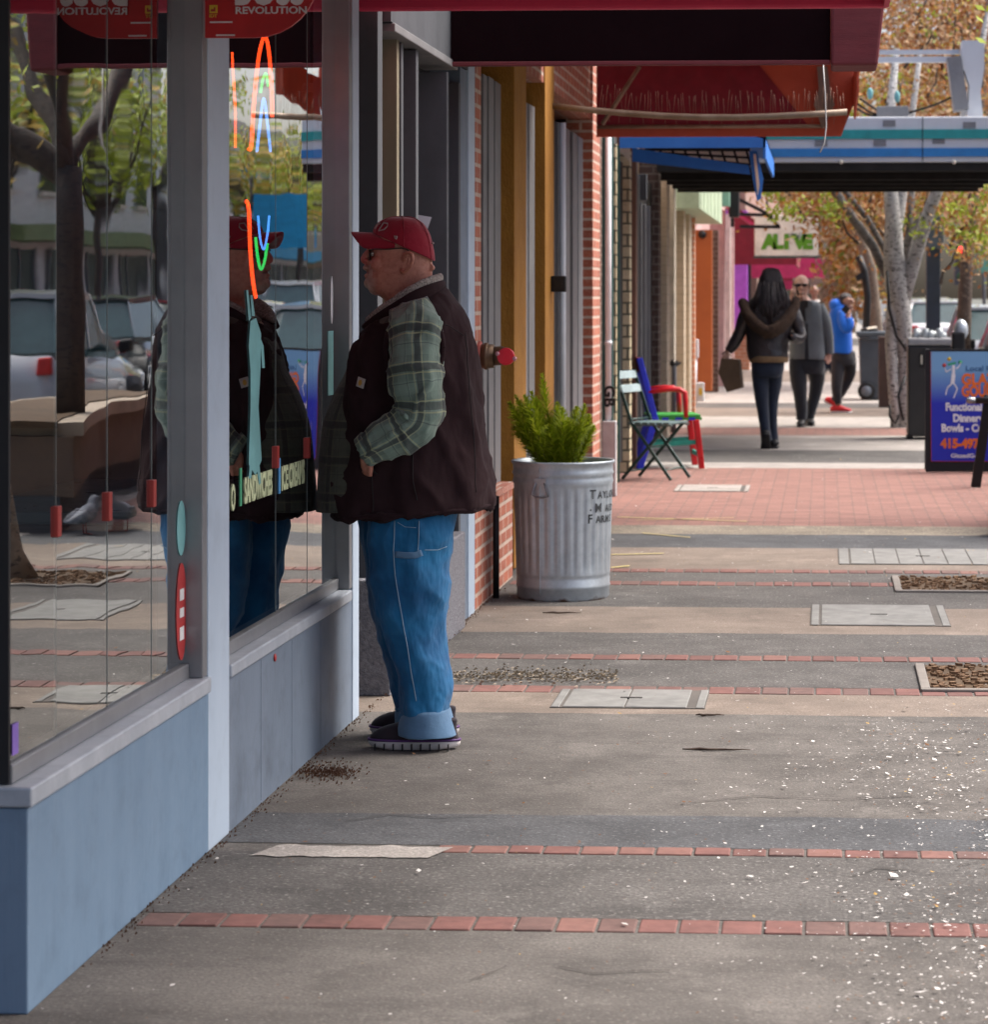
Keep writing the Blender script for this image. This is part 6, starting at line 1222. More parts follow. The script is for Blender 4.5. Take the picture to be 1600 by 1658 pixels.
def tone(p_):
    d_ = p_.y * CA - p_.x * SA; v = CY + (H - p_.z) * F / d_; u = CX + F * (p_.x * CA + p_.y * SA) / d_; y = abs(p_.y - Y0); base = Vector((.46, .20, .14))
    n_ = noise.noise(p_ * 30) * .5 + .5
    if v < 480 and u < 612: base = base.lerp(Vector((.42, .15, .11)), .5)
    if u < 593.5 and 414 < v < 430: base = Vector((.42, .12, .095))
    bd = 0.0                                                    # cropped grey beard: moustache, chin, thin jaw line
    if 429 < v < 439 and u < 602 and y < .034: bd = .8
    if 450 < v < 476 and u < 612: bd = max(bd, .85 * max(0, min(1, (613 - u) / 10)) * min(1, (v - 449) / 4))
    if 437 < v < 468 and u < 603 and y > .016: bd = max(bd, .6)
    if 440.5 < v < 443.5 and u < 601 and y < .028: base = Vector((.22, .08, .07)); bd = 0
    if 396 < v < 403 and u < 612 and .012 < y < .05: bd = .4
    c = base.lerp(Vector((.44, .37, .32)) * (.6 + .7 * n_), bd * (.45 + .5 * n_)); return (c.x, c.y, c.z)
body = fuse(m, .0038, 'body', M_SKIN, man, 2, tone)
# eyes, glasses
M_EYE = pmat('eye_white', (.7, .66, .62), .15, bump=0, dirt=0)
for s in (-1, 1):
    m = MB(); m.ball(MP(606.5, 411.5, s * .032), .0125, .0125, .0115, 14, 9); ey = m.build('eye', M_EYE, body); m = MB(); m.ball(MP(601.2, 411.5, s * .032), .003, .0055, .0055, 12, 8); m.build('iris', M_BLACK, ey)
gl = MB(); M_GFR = pmat('glasses_frame', (.035, .025, .02), .3, bump=0)
def rim(s, r=.0016):
    c = MP(597.5, 413, s * .033); pts = [c + Vector((-.003 * math.cos(t) * 0 + abs(math.sin(t)) * 0, math.cos(t) * .026, math.sin(t) * .017)) + Vector((.006 * abs(math.cos(t)) * (1 if s * math.cos(t) > 0 else -.2), 0, 0)) for t in [2 * math.pi * k / 24 for k in range(25)]]
    gl.tube(pts, r, 6, caps=False); return c, pts
lens = MB()
for s in (-1, 1):
    c, pts = rim(s); lens.prism(pts[:-1], (.0008, 0, 0)); gl.tube([MP(600, 405.5, s * .058), MP(606, 403.5, s * .075), MP(625, 404, s * .083), MP(650, 402, s * .086), MP(659, 404, s * .088), MP(664, 410, s * .088)], [.0026, .0024, .0022, .0022, .0022, .0016], 8)
gl.tube([MP(597, 409, -.008), MP(595, 407.5, 0), MP(597, 409, .008)], .0016, 6); g_ = gl.build('glasses', M_GFR, man)
lens.build('lens', glassmat('spectacle', (.42, .38, .36), 1.5, .06, 0), g_)
# cap
M_CAP = fabric('cap_red', (.27, .002, .020), .8, (.19, .0015, .014), .4, 8, 500, .25, 22, .006)
cc = MB(); rs = []; ax_, bx_ = 50.5, .094
for k in range(13):
    t = (k / 12) * math.pi / 2; c = max(.02, math.cos(t) ** .62); s_ = math.sin(t) ** 1.05; r = []
    for j in range(48):
        th = 2 * math.pi * j / 48; u0 = 654 - math.cos(th) * ax_; v0 = 401.5 - math.cos(th) * 23 ; y0 = math.sin(th) * bx_
        r.append(MP(lerp(651, u0, c), lerp(v0, 351.5, s_) , y0 * c))
    rs.append(r)
inner = [[q + (MP(653, 385) - q) * .04 for q in rs[k]] for k in (0, 4)]
cc.rings(inner[::-1] + rs, False); cp_ = cc.build('cap', M_CAP, man, sub=1); wrinkle(cp_, .0035, 16); m = MB()
for j in (4, 12, 20, 28, 36, 44): m.tube([rs[k][j] + (rs[k][j] - MP(653, 390)).normalized() * .0012 for k in range(13)], .0016, 5)
m.build('panel_seam', M_CAP, cp_)
br = MB(); top = []; NB = 21
for i in range(7):
    f = i / 6; row = []
    for j in range(NB):
        a_ = (j / (NB - 1) * 2 - 1) * R(74); y = math.sin(a_) * (.090 - .006 * f); u0 = 654 - math.cos(a_) * 50; v0 = 401.5 - math.cos(a_) * 23 - 2
        du = (40 * f) * (1 - (abs(a_) / R(74)) ** 8); dv = -4 * f * math.cos(a_) + 0.0
        vv = lerp(v0, min(402, 375 + 72 * (1 - math.cos(a_))), min(1, f * 1.05)) if f > 0 else v0
        row.append(MP(u0 - du, vv, y))
    top.append(row)
bot = [[q + Vector((.001, 0, -.0055)) for q in row] for row in top]
br.rings([r1 + r0[::-1] for r1, r0 in zip(top, bot)]); bm_ = br.build('brim', M_CAP, cp_, sub=1)
M_EMB = pmat('embroidery', (.34, .28, .27), .8, bump=0, dirt=0)
def on_cap(u, v): 
    y = -math.sqrt(max(0, 1 - ((u - 652) / 53) ** 2)) * .094 * math.sqrt(max(0.05, 1 - ((396 - v) / 47) ** 2)) if v < 396 else -.09
    return MP(u, v, y - .003)
m = MB(); 
for a_, b_ in (((613, 374), (621, 361)), ((621, 361), (628, 362)), ((628, 362), (627, 367)), ((627, 367), (622, 372)), ((622, 372), (613, 374)), ((607, 371), (612, 363)), ((612, 363), (616, 362))): m.bar(on_cap(*a_), on_cap(*b_), .0038, .0018, (0, 0, 1))
m.build('embroidered_letter', M_EMB, cp_)
m = MB()
for a_, b_ in (((638.5, 382), (640, 387)), ((640, 383), (643, 383)), ((643, 383), (641.5, 388))): m.bar(on_cap(*a_), on_cap(*b_), .0035, .002, (0, 0, 1))
for v in (394, 413): m.ball(MP(701, v, -.02), .004, .014, .004)
m.ball(MP(651.5, 351.5), .008, .008, .004); m.build('small_badge', M_EMB, cp_)
# plaid shirt: trunk layer and sleeves
PL = plaidmat('plaid_flannel', (.14, .20, .165), (.016, .015, .022), (.42, .43, .24), .105, .11)
PLD = plaidmat('plaid_flannel_front', (.045, .05, .038), (.012, .011, .013), (.09, .085, .05), .095, .115)
rows = [(500, 628, 480, 712, .09, 0), (530, 600, 500, 738, .19, 0), (565, 574, 560, 750, .20, 0), (600, 562, 600, 756, .20, 0), (640, 542, 640, 762, .205, 0), (680, 527, 680, 768, .21, 0), (711, 521.5, 711, 772, .215, 0), (776, 516.5, 770, 774, .215, 0), (826, 514.5, 812, 772, .215, 0)]
m = MB(); m.rings(prof_rings(rows, Y0, 0, 56, 2.3, 4)); sh = m.build('shirt', PLD, man); wrinkle(sh, .006, 9, (1, 1, .5), 3)
for s in (-1, 1):
    m = MB(); sl = [(MP(672, 508, s * .165), .075, .060), (MP(673, 528, s * .215), .086, .072), (MP(671, 556, s * .250), .088, .080), (MP(672, 590, s * .268), .086, .080), (MP(675, 622, s * .275), .083, .076), (MP(678, 650, s * .275), .080, .074), (MP(674, 676, s * .272), .083, .072), (MP(657, 694, s * .272), .078, .068), (MP(636, 706, s * .272), .070, .062), (MP(616, 717, s * .268), .062, .056), (MP(601, 726, s * .264), .056, .050), (MP(592, 731, s * .26), .051, .046)]
    dn = dense([tuple(p_) + (a_, b_) for p_, a_, b_ in sl], 9); m.tube([q[:3] for q in dn], [(q[4], q[3]) for q in dn], 72, up=(0, 1, 0)); so = m.build('sleeve', PL, sh); wrinkle(so, .014, 8, (1, 1, 1.2), 7 + s); crease(so, .013, 6.5, (1, .8, 1.5), 6 + s, .6); crease(so, .007, 13, (1, 1, 1.5), 2, .3)
    m = MB(); m.tube([MP(602, 722.5, s * .264), MP(590, 732, s * .26), MP(587, 733.5, s * .26)], [(.053, .057), (.050, .053), (.046, .049)], 30, up=(0, 1, 0)); m.build('cuff', PL, so)
# vest
M_VEST = fabric('vest_canvas', (.031, .016, .018), .85, (.020, .010, .012), .4, 5, 300, .02, 7, .03, (1, 1, .6), .1)
def vest_front(q, t, vf): return q
rows = [(530, 612, 474, 706, .09, 0), (527, 600, 472, 722, .135, 0), (537, 592, 492, 739, .205, 0), (550, 586, 522, 753, .225, 0), (575, 571, 548, 760.5, .232, 0), (606, 561, 590, 769, .236, 0), (636, 553, 629, 775.5, .24, 0), (662, 548, 672, 783.5, .245, 0), (711, 545, 727, 790, .252, 0), (776, 541, 776, 796.5, .26, 0), (818, 540, 806, 799.5, .264, 0), (834, 542, 817, 797.5, .262, 0), (836, 546, 820, 793, .255, 0), (826, 548, 812, 790, .25, 0)]
m = MB(); rs = prof_rings(rows, Y0, 0, 112, 2.35, 7)
m.rings(rs, False); vs = m.build('vest', M_VEST, man); wrinkle(vs, .020, 4.2, (1.8, 1.8, .45), 5); crease(vs, .016, 3.0, (2.4, 1.6, .55), 4, .35, 5); crease(vs, .009, 6, (1.6, 1.2, .9), 11, -.3); wrinkle(vs, .004, 16, (1, 1, .6), 1)
for s in (-1, 1):
    m = MB(); ring = []
    for k in range(29):
        t = 2 * math.pi * k / 28; ring.append(MP(671 + math.cos(t) * 46, 563 - math.sin(t) * 66, s * (.245 - .075 * max(0, math.sin(t)) ** 2 + .01)))
    m.tube(ring, .009, 8, caps=False); m.build('armhole_trim', M_VEST, vs)
m = MB(); ring = [q + Vector((0, 0, .004)) for q in rs[-15]]; m.tube(ring + [ring[0]], .008, 8, caps=False); ho = m.build('hem', M_VEST, vs); wrinkle(ho, .006, 60)
pass
def on_vest(u, v, lift=.003):
    best = None
    for r in rs:
        for q in r:
            if q.y < Y0:
                d = abs(q.x - MP(u, v).x) + abs(q.z - MP(u, v).z)
                if best is None or d < best[0]: best = (d, q)
    return Vector((MP(u, v).x, best[1].y - lift - .012, MP(u, v).z))
def surf(o, u, v, yo, lift=.002):
    q = MP(u, v, yo) - man.location; best = None
    for vv in o.data.vertices:
        d = abs(vv.co.x - q.x) + abs(vv.co.z - q.z)
        if d < .02 and (best is None or vv.co.y < best): best = vv.co.y
    q.y = (best if best is not None else q.y) - lift; return q + man.location
def line(f, pts, n=6):
    out = []
    for a_, b_ in zip(pts, pts[1:]): out += [f(lerp(a_[0], b_[0], k / n), lerp(a_[1], b_[1], k / n)) for k in range(n)]
    return out + [f(*pts[-1])]
vl = lambda u, v: surf(vs, u, v, -.26)
M_SEAM = pmat('dark_seam', (.014, .009, .010), .9, dirt=0)
m = MB(); m.tube(line(vl, [(600, 756), (602, 800), (604, 828)]), .0022, 6); m.tube(line(vl, [(668, 735), (670, 780), (676, 810)]), .002, 6); m.tube(line(vl, [(744, 540), (752, 620), (760, 700), (766, 800)]), .0018, 6); m.tube(line(vl, [(690, 520), (720, 528), (742, 545)]), .0018, 6); m.build('seam', M_SEAM, vs)
m = MB(); m.tube(line(vl, [(591, 735), (597, 752), (604, 764), (609, 768)]), .0042, 6); m.build('pocket_edge', M_SEAM, vs)
c4 = [surf(vs, u, v, -.22, .003) for u, v in ((578, 625), (590.5, 629), (594.5, 614), (581.5, 610))]
m = MB(); m.prism(c4, (-.002, -.003, 0)); lbp = m.build('patch', pmat('patch_cream', (.55, .52, .50), .7, bump=0), vs)
m = MB(); cq = sum(c4, Vector()) / 4 + Vector((-.0025, -.0042, 0)); ex = (c4[1] - c4[0]).normalized(); ez_ = (c4[3] - c4[0]).normalized(); m.prism([cq + ex * math.cos(t * .5236) * .0075 + ez_ * math.sin(t * .5236) * .010 for t in range(12)], (-.0005, -.0012, 0)); m.build('patch_mark', pmat('patch_gold', (.62, .36, .06), .7, bump=0), lbp)
# sherpa collar
M_SHER = pmat('sherpa', (.46, .42, .38), .95, (.13, .11, .10), 150, bump=1.0, bscale=130, dirt=0, bdist=.012)
cl = [(MP(596, 519, -.06), .012, .010), (MP(611, 511, -.10), .015, .022), (MP(640, 493, -.128), .018, .031), (MP(668, 475, -.125), .019, .034), (MP(694, 463, -.085), .019, .034), (MP(707, 458, -.0), .019, .033), (MP(694, 463, .085), .019, .034), (MP(668, 475, .125), .019, .034), (MP(640, 493, .128), .018, .031), (MP(611, 511, .10), .015, .022), (MP(596, 519, .06), .012, .010)]
dn = dense([tuple(p_) + (a_, b_) for p_, a_, b_ in cl], 4); m = MB(); rsc = []
for i, q in enumerate(dn):
    p_ = Vector(q[:3]); o_ = Vector((p_.x - MP(652, 480).x, p_.y - Y0, 0)).normalized(); upv = Vector((o_.x * .35, o_.y * .35, 1)).normalized()
    rsc.append([p_ + o_ * (math.cos(t) * q[3]) + upv * (math.sin(t) * q[4]) for t in [2 * math.pi * k / 14 for k in range(14)]])
m.rings(rsc); cs_ = m.build('collar', M_SHER, vs); wrinkle(cs_, .005, 45)
m = MB(); rso = [[q + Vector((q.x - MP(652, 480).x, q.y - Y0, 0)).normalized() * .010 + Vector((0, 0, -.022)) for q in r] for r in rsc]; m.rings(rso); m.build('collar_shell', M_VEST, vs)
# jeans
M_JEAN = fabric('blue_denim', (.0015, .068, .185), .8, (.008, .15, .33), .5, 5, 600, .1, 9, .03, (1.2, 1.2, .6))
nt = M_JEAN.node_tree; b = nt.nodes['Principled BSDF']; src = b.inputs['Base Color'].links[0].from_socket; ge = node(nt, 'ShaderNodeNewGeometry')
nt.links.new(mixnode(nt, math_n(nt, 'MULTIPLY', ramp(nt, ge.outputs['Pointiness'], .50, .60), .5), src, (.07, .22, .40)), b.inputs['Base Color'])
M_JCUF = fabric('pale_denim', (.10, .20, .32), .85, (.07, .15, .26), .5, 6, 500, .2, 14, .008)
def leg_rows(near):
    if near: return [(812, 604, 812, 730, .10, 0), (839, 597, 833, 735, .112, 0), (870, 598, 870, 729, .122, 0), (911, 602, 911, 726.5, .125, 0), (944, 607, 944, 725.5, .125, 0), (977, 612, 977, 723.5, .120, 0), (1011, 620, 1011, 722.5, .115, 0), (1045, 629, 1045, 723, .11, 0), (1080, 638, 1078, 724.5, .105, 0), (1110, 646, 1105, 725.5, .10, 0), (1135, 652, 1130, 725, .095, 0), (1152, 656, 1146, 724.5, .092, 0), (1160, 657, 1152, 725, .088, 0)]
    return [(812, 590, 812, 720, .10, 0), (839, 585, 833, 723, .112, 0), (870, 588, 870, 718, .13, 0), (911, 592.5, 911, 708, .125, 0), (944, 597.5, 944, 700, .12, 0), (977, 603.5, 977, 698, .115, 0), (1011, 611, 1011, 700, .11, 0), (1045, 619, 1045, 704, .105, 0), (1080, 627.5, 1078, 708, .10, 0), (1110, 636.5, 1105, 712, .095, 0), (1135, 643, 1130, 712, .09, 0), (1148, 646, 1142, 712, .085, 0)]
jn = None
for near, yo in ((True, -.125), (False, .125)):
    m = MB(); rr_ = prof_rings(leg_rows(near), Y0, yo, 96, 2.15, 9); m.rings(rr_); o = m.build('jeans' if near else 'trouser_leg', M_JEAN, jn or man); wrinkle(o, .020, 5, (1.3, 1.3, .8), 2 + yo); crease(o, .013, 3.2, (1.6, 1.2, .9), 3 + yo, .6, 2); crease(o, .009, 5.5, (1.4, 1, 1.2), 8 + yo, -.45, 2.5); wrinkle(o, .004, 20, (1, 1, 1), 4)
    if near: jn = o
    cr_ = [(1146, 656, 1146, 728, .094, 0), (1152, 653, 1150, 729.5, .102, 0), (1165, 648, 1165, 733, .105, 0), (1180, 644.5, 1183, 738.5, .108, 0), (1187, 645, 1189, 739.5, .108, 0), (1184, 650, 1186, 735, .10, 0)] if near else [(1144, 643, 1140, 716, .09, 0), (1160, 640, 1158, 718, .098, 0), (1174, 638.5, 1172, 720, .10, 0), (1178, 641, 1176, 718, .095, 0)]
    m = MB(); m.rings(prof_rings(cr_, Y0, yo, 40, 2.15, 3), False); cu = m.build('cuff', M_JCUF, jn); wrinkle(cu, .005, 20)
M_ST = pmat('pale_stitching', (.26, .40, .52), .8, bump=0)
def surf(o, u, v, yo, lift=.002):
    """the camera-side surface of a folded garment under one of its points"""
    q = MP(u, v, yo) - man.location; best = None
    for vv in o.data.vertices:
        d = abs(vv.co.x - q.x) + abs(vv.co.z - q.z)
        if d < .016 and (best is None or vv.co.y < best): best = vv.co.y
    q.y = (best if best is not None else q.y) - lift; return q + man.location
def jl(u, v): return surf(jn, u, v, -.22)
def line(f, pts, n=6):
    out = []
    for a_, b_ in zip(pts, pts[1:]): out += [f(lerp(a_[0], b_[0], k / n), lerp(a_[1], b_[1], k / n)) for k in range(n)]
    return out + [f(*pts[-1])]
m = MB(); m.tube(line(jl, [(641, 842), (640, 890), (643, 930), (652, 990), (662, 1050), (669, 1100), (674, 1135)]), .0016, 6); m.build('seam', M_ST, jn)
m = MB(); m.tube(line(jl, [(681, 842), (681, 860), (680, 890)]), .0014, 6); m.tube(line(jl, [(690, 889), (710, 890), (722, 886)]), .0014, 6); m.tube(line(jl, [(646, 845), (658, 852), (676, 853)]), .0012, 6); m.build('pocket_stitching', M_ST, jn)
m = MB(); m.tube(line(jl, [(643, 896), (660, 897), (676, 897), (686, 893)], 3), [(.003, .0105)] * 10, 10, up=(0, 1, 0)); m.build('hammer_loop', M_JCUF, jn)
# shoes
M_SHO = fabric('shoe_mesh', (.022, .014, .020), .8, (.016, .01, .016), .5, 10, 300); M_SOLE = pmat('shoe_sole', (.66, .62, .60), .7, bump=.2, dirt=.35, dscale=18); M_PUR = pmat('purple_foxing', (.10, .03, .16), .5)
for near, yo, d in ((True, -.125, 0), (False, .125, 0)):
    k = F / (Y0 + yo); o0 = P(671, 1200, Y0 + yo); X0 = o0.x; Yk_ = Y0 + yo; sh_ = thing('shoe', None, None, (0, 0, 0)); COL.objects.unlink(sh_); bpy.data.objects.remove(sh_)
    def SP(x, y, z): return Vector((X0 + x, Yk_ + y, z))
    def outline(z, k=1.0, n=36):
        r = []
        for j in range(n):
            t = 2 * math.pi * j / n; c, s = math.cos(t), math.sin(t); x = -.150 * c if c > 0 else -.150 * c; w = .048 + .010 * max(0, c) - .004 * max(0, -c); r.append(SP(math.copysign(abs(x) ** 1, x) * k, s * abs(s) ** -.15 * w * k if s else 0, z))
        return r
    m = MB(); up_ = []
    for z, k_, hx in ((.022, .98, 0), (.035, 1.0, 0), (.055, .93, 0), (.075, .80, .02), (.092, .55, .06), (.105, .42, .08)): up_.append([Vector((lerp(q.x, X0 + .06, 1 - k_) if False else X0 + hx + (q.x - X0) * k_, Yk_ + (q.y - Yk_) * min(1, k_ + .08), z)) for q in outline(z)])
    m.rings(up_); so = m.build('shoe', M_SHO, man, sub=1)
    m = MB(); m.rings([outline(.002, .96), outline(.008, 1.0), outline(.022, 1.015), outline(.030, 1.0)]); sl_ = m.build('sole', M_SOLE, so)
    for q in sl_.data.vertices:
        if q.co.x + man.location.x < X0 - .07: q.co.z += (X0 - .07 - (q.co.x + man.location.x)) * .12 * (q.co.z < .02)
        if q.co.x + man.location.x > X0 + .08 and q.co.z < .012: q.co.z += (q.co.x + man.location.x - X0 - .08) * .10
    m = MB(); m.tube(outline(.032, 1.008) + [outline(.032, 1.008)[0]], .0042, 6, caps=False); m.build('foxing', M_PUR, so)
    m = MB()
    for j in range(9):
        x = -.12 + j * .03; m.box(X0 + x - .0015, X0 + x + .0015, Yk_ - .066, Yk_ - .050, .003, .024)
    m.build('sole_groove', M_BLACK, so)

# ---- passers-by, each in his or her own plane
def walker(label, Yp, foot, skin, skel, head, voxel=.008):
    """skel: list of (points, radii) in pixels; head: (u, v_top, v_chin, half width px, facing dx)"""
    g_ = P(foot[0], foot[1], Yp); t = thing('person', label, 'person', (g_.x, Yp, 0)); m = MB(); K = Yp / F
    for pts, rad, yo in skel: m.tube([P(p_[0], p_[1], Yp + (yo if isinstance(yo, (int, float)) else yo[i]) + (p_[2] if len(p_) > 2 else 0)) for i, p_ in enumerate(pts)], [r * K for r in rad], 12)
    u, v0, v1, hw, fx = head; c = P(u, (v0 + v1) / 2, Yp); hh = (v1 - v0) / 2 * K; w = hw * K
    m.ball(c + Vector((0, 0, hh * .18)), w, w * 1.2, hh * .84, 18, 12); m.ball(c + Vector(((fx or 0) * w * .25, -w * .25 if fx == 0 else 0, -hh * .45)), w * .72, w * .85, hh * .55, 16, 10)
    if fx is not None:
        f = Vector((fx, -1, 0)).normalized() if fx == 0 else Vector((fx, -.45, 0)).normalized(); sd_ = Vector((-f.y, f.x, 0))
        m.tube([c + f * w * 1.12 + Vector((0, 0, hh * .18)), c + f * w * 1.38 + Vector((0, 0, -hh * .18))], [w * .12, w * .2], 10); m.ball(c + f * w * 1.02 + Vector((0, 0, -hh * .52)), w * .34, w * .34, hh * .08); m.ball(c + f * w * .92 + Vector((0, 0, -hh * .82)), w * .36, w * .36, hh * .16)
        for s in (-1, 1): m.ball(c + sd_ * s * w * 1.0 + Vector((0, 0, 0)), w * .18, w * .22, hh * .24); m.ball(c + f * w * 1.02 + sd_ * s * w * .38 + Vector((0, 0, hh * .30)), w * .28, w * .28, hh * .08)
    def tn(p_):
        d = p_ - c; k_ = 1.0
        if fx is not None and abs(d.z) < hh:
            f = Vector((fx, -1, 0)).normalized() if fx == 0 else Vector((fx, -.45, 0)).normalized()
            if d.dot(f) > w * .85 and -.62 * hh < d.z < -.44 * hh: k_ = .6
        return vary(skin, k_)
    b = fuse(m, voxel, 'body', M_SKIN, t, 1, tn); return t, b, c, w, hh, K
def px_rings(rows, Yp, n=28, power=2.3, k=3, dy=0.0):
    return prof_rings([(vl, ul, vr, ur, hw, yo + dy) for vl, ul, vr, ur, hw, yo in rows], Yp, 0, n, power, k)
def garment(rows, Yp, nm, mat, par, wr=.012, dy=0.0, caps=True):
    m = MB(); m.rings(px_rings(rows, Yp, dy=dy), caps); o = m.build(nm, mat, par); wrinkle(o, wr, 6, (1.4, 1.4, .6), Yp); return o
def limbs(pts, rad, Yp, nm, mat, par, wr=.008, flat=1.0):
    K = Yp / F; dn = dense([tuple(P(p_[0], p_[1], Yp + (p_[2] if len(p_) > 2 else 0))) + (r * K,) for p_, r in zip(pts, rad)], 4); m = MB(); m.tube([q[:3] for q in dn], [q[3] for q in dn], 20, up=(0, 1, 0), flat=flat); o = m.build(nm, mat, par); wrinkle(o, wr, 9, (1, 1, .8), Yp + rad[0]); return o
def shoe(u, v, Yp, L, par, mat, solemat, ang, yo=0.0, lift=0.0, pitch=0.0, nm='shoe'):
    o_ = P(u, v, Yp + yo); f = Vector((math.sin(ang), -math.cos(ang), 0)); s = Vector((-f.y, f.x, 0)); f2 = (f * math.cos(pitch) + Vector((0, 0, math.sin(pitch)))); upv = s.cross(f2) * -1
    if upv.z < 0: upv = -upv
    base = Vector((o_.x, o_.y, lift)); m = MB()
    prof_ = [(-.5, .036, .055), (-.3, .042, .085), (-.05, .042, .08), (.2, .048, .055), (.4, .042, .04), (.5, .022, .03)]
    m.rings([[base + f2 * L * a_ + s * (math.cos(t) * w) + upv * (max(0, .018 + h * (.5 + .5 * math.sin(t)))) for t in [2 * math.pi * j / 14 for j in range(14)]] for a_, w, h in prof_]); so = m.build(nm, mat, par)
    m = MB(); m.rings([[base + f2 * L * a_ * 1.02 + s * (math.cos(t) * w * 1.06) + upv * (.010 + .012 * math.sin(t)) for t in [2 * math.pi * j / 14 for j in range(14)]] for a_, w, h in prof_]); m.build('sole', solemat, so); return so
M_LEATH = fabric('black_leather', (.028, .022, .024), .38, (.018, .014, .016), .3, 6, 120, .0, 11, .025, None, .6); M_FUR = pmat('brown_fur', (.085, .045, .024), .95, (.03, .016, .01), 45, bump=1, bscale=60, bdist=.03, dirt=0)
M_NAVY = fabric('navy_trousers', (.016, .024, .045), .8); M_BLKT = fabric('black_trousers', (.018, .022, .032), .8); M_TANTR = pmat('tan_trim', (.26, .16, .08), .95, bump=.8, bscale=60, bdist=.02)
M_HAIRB = pmat('dark_hair', (.022, .012, .012), .45, (.010, .006, .006), 30, bump=.8, bscale=40, stretch=(3, 3, .25), dirt=0, bdist=.02)
Yw_ = G(1243, 727).y
wo, bd_, c, w, hh, K = walker('woman with long dark hair and leather jacket walking away with a paper bag', Yw_, (1243, 728), (.50, .30, .22),
    [([(1247, 480), (1247, 500), (1246, 540), (1243, 590)], [7, 14, 15, 14], 0), ([(1216, 497), (1204, 520), (1195, 542), (1182, 562), (1177, 570)], [8, 8, 6.5, 4.5, 3.5], 0), ([(1178, 570), (1172, 575)], [4.5, 3.5], 0), ([(1173, 574), (1170, 580)], [1.8, 1.4], -.03), ([(1175, 575), (1173, 582)], [1.8, 1.4], -.02), ([(1178, 575), (1177, 582)], [1.8, 1.4], 0), ([(1180, 574), (1180, 580)], [1.7, 1.3], .02), ([(1173, 571), (1168, 573)], [1.9, 1.5], .02),
     ([(1277, 497), (1287, 512), (1294, 532), (1297, 545, -.03), (1290, 549, -.12), (1282, 545, -.2)], [7, 7, 6, 5, 4.5, 4], 0), ([(1231, 590), (1232, 615), (1234, 650), (1238, 685), (1241, 708), (1242, 716)], [10, 9, 7, 5, 5, 5], 0), ([(1255, 590, .02), (1254, 615, .05), (1251, 650, .1), (1252, 685, .1), (1254, 712, .1), (1254, 720, .1)], [10, 9, 6, 4.5, 4.5, 4.5], 0)], (1248, 437, 480, 15, None))
garment([(492, 1216, 492, 1280, .10, 0), (500, 1207, 500, 1286, .14, 0), (520, 1207, 520, 1284, .15, 0), (545, 1209, 545, 1280, .15, 0), (565, 1209, 565, 1278, .155, 0), (577, 1211, 578, 1278, .16, 0), (582, 1212, 582, 1277, .155, 0)], Yw_, 'jacket', M_LEATH, wo, .022)
garment([(576, 1212, 578, 1278.5, .165, 0), (581, 1212.5, 583, 1277.5, .17, 0), (586, 1214, 587, 1276, .165, 0)], Yw_, 'jacket_trim', M_TANTR, wo)
limbs([(1219, 497), (1208, 512), (1200, 532), (1193, 550), (1184, 563), (1179, 569)], [11, 12.5, 11, 10, 8.5, 7.5], Yw_, 'sleeve', M_LEATH, wo, .015)
limbs([(1277, 497), (1287, 512), (1294, 532), (1297, 545, -.03), (1290, 549, -.12), (1282, 545, -.2)], [11, 12, 10, 9, 8, 7], Yw_, 'sleeve', M_LEATH, wo, .015)
limbs([(1231, 584), (1232, 615), (1234, 650), (1238, 685), (1241, 708), (1242, 714)], [15.5, 14, 11, 8.5, 9, 9], Yw_, 'trousers', M_NAVY, wo); limbs([(1255, 584, .02), (1254, 615, .05), (1251, 650, .1), (1252, 685, .1), (1254, 712, .1), (1254, 718, .1)], [15.5, 13, 9.5, 7, 7, 7], Yw_, 'trouser_leg', M_NAVY, wo)
garment([(583, 1216, 583, 1270, .13, 0), (592, 1216, 592, 1270, .14, 0), (604, 1218, 604, 1268, .13, 0), (612, 1222, 612, 1262, .10, 0)], Yw_, 'trousers_seat', M_NAVY, wo)
shoe(1240, 722, Yw_, .24, wo, M_BLACK, M_BLACK, math.pi, -.05, .05, -.9); shoe(1254, 724, Yw_, .24, wo, M_BLACK, M_BLACK, math.pi, .15)
m = MB(); rs = px_rings([(434, 1243, 434, 1254, .05, 0), (438, 1236, 438, 1262, .085, 0), (448, 1231, 448, 1267, .11, -.01), (460, 1229, 460, 1270, .12, -.02), (474, 1224, 474, 1275, .12, -.05), (490, 1216, 490, 1282, .11, -.09), (506, 1217, 506, 1280, .10, -.13), (520, 1224, 520, 1270, .07, -.17), (532, 1234, 532, 1260, .04, -.19)], Yw_); m.rings(rs); ha_ = m.build('hair', M_HAIRB, wo); wrinkle(ha_, .016, 14, (2, 2, .3), 2)
m = MB(); rr = random.Random(8)
for k in range(150):
    f = rr.uniform(-1, 1); p0 = P(1248 + f * 20, 455 + rr.uniform(0, 30), Yw_ - .12 - .08 * (1 - f * f)); e = P(1247 + f * 26 + rr.uniform(-5, 5), 500 + (1 - abs(f)) * 30 + rr.uniform(-8, 4), Yw_ - .235 + .06 * abs(f)); m.tube([p0, p0.lerp(e, .5) + Vector((rr.uniform(-.02, .02), -.03, 0)), e], [.010, .009, .002], 5)
m.build('hair_strands', M_HAIRB, ha_)
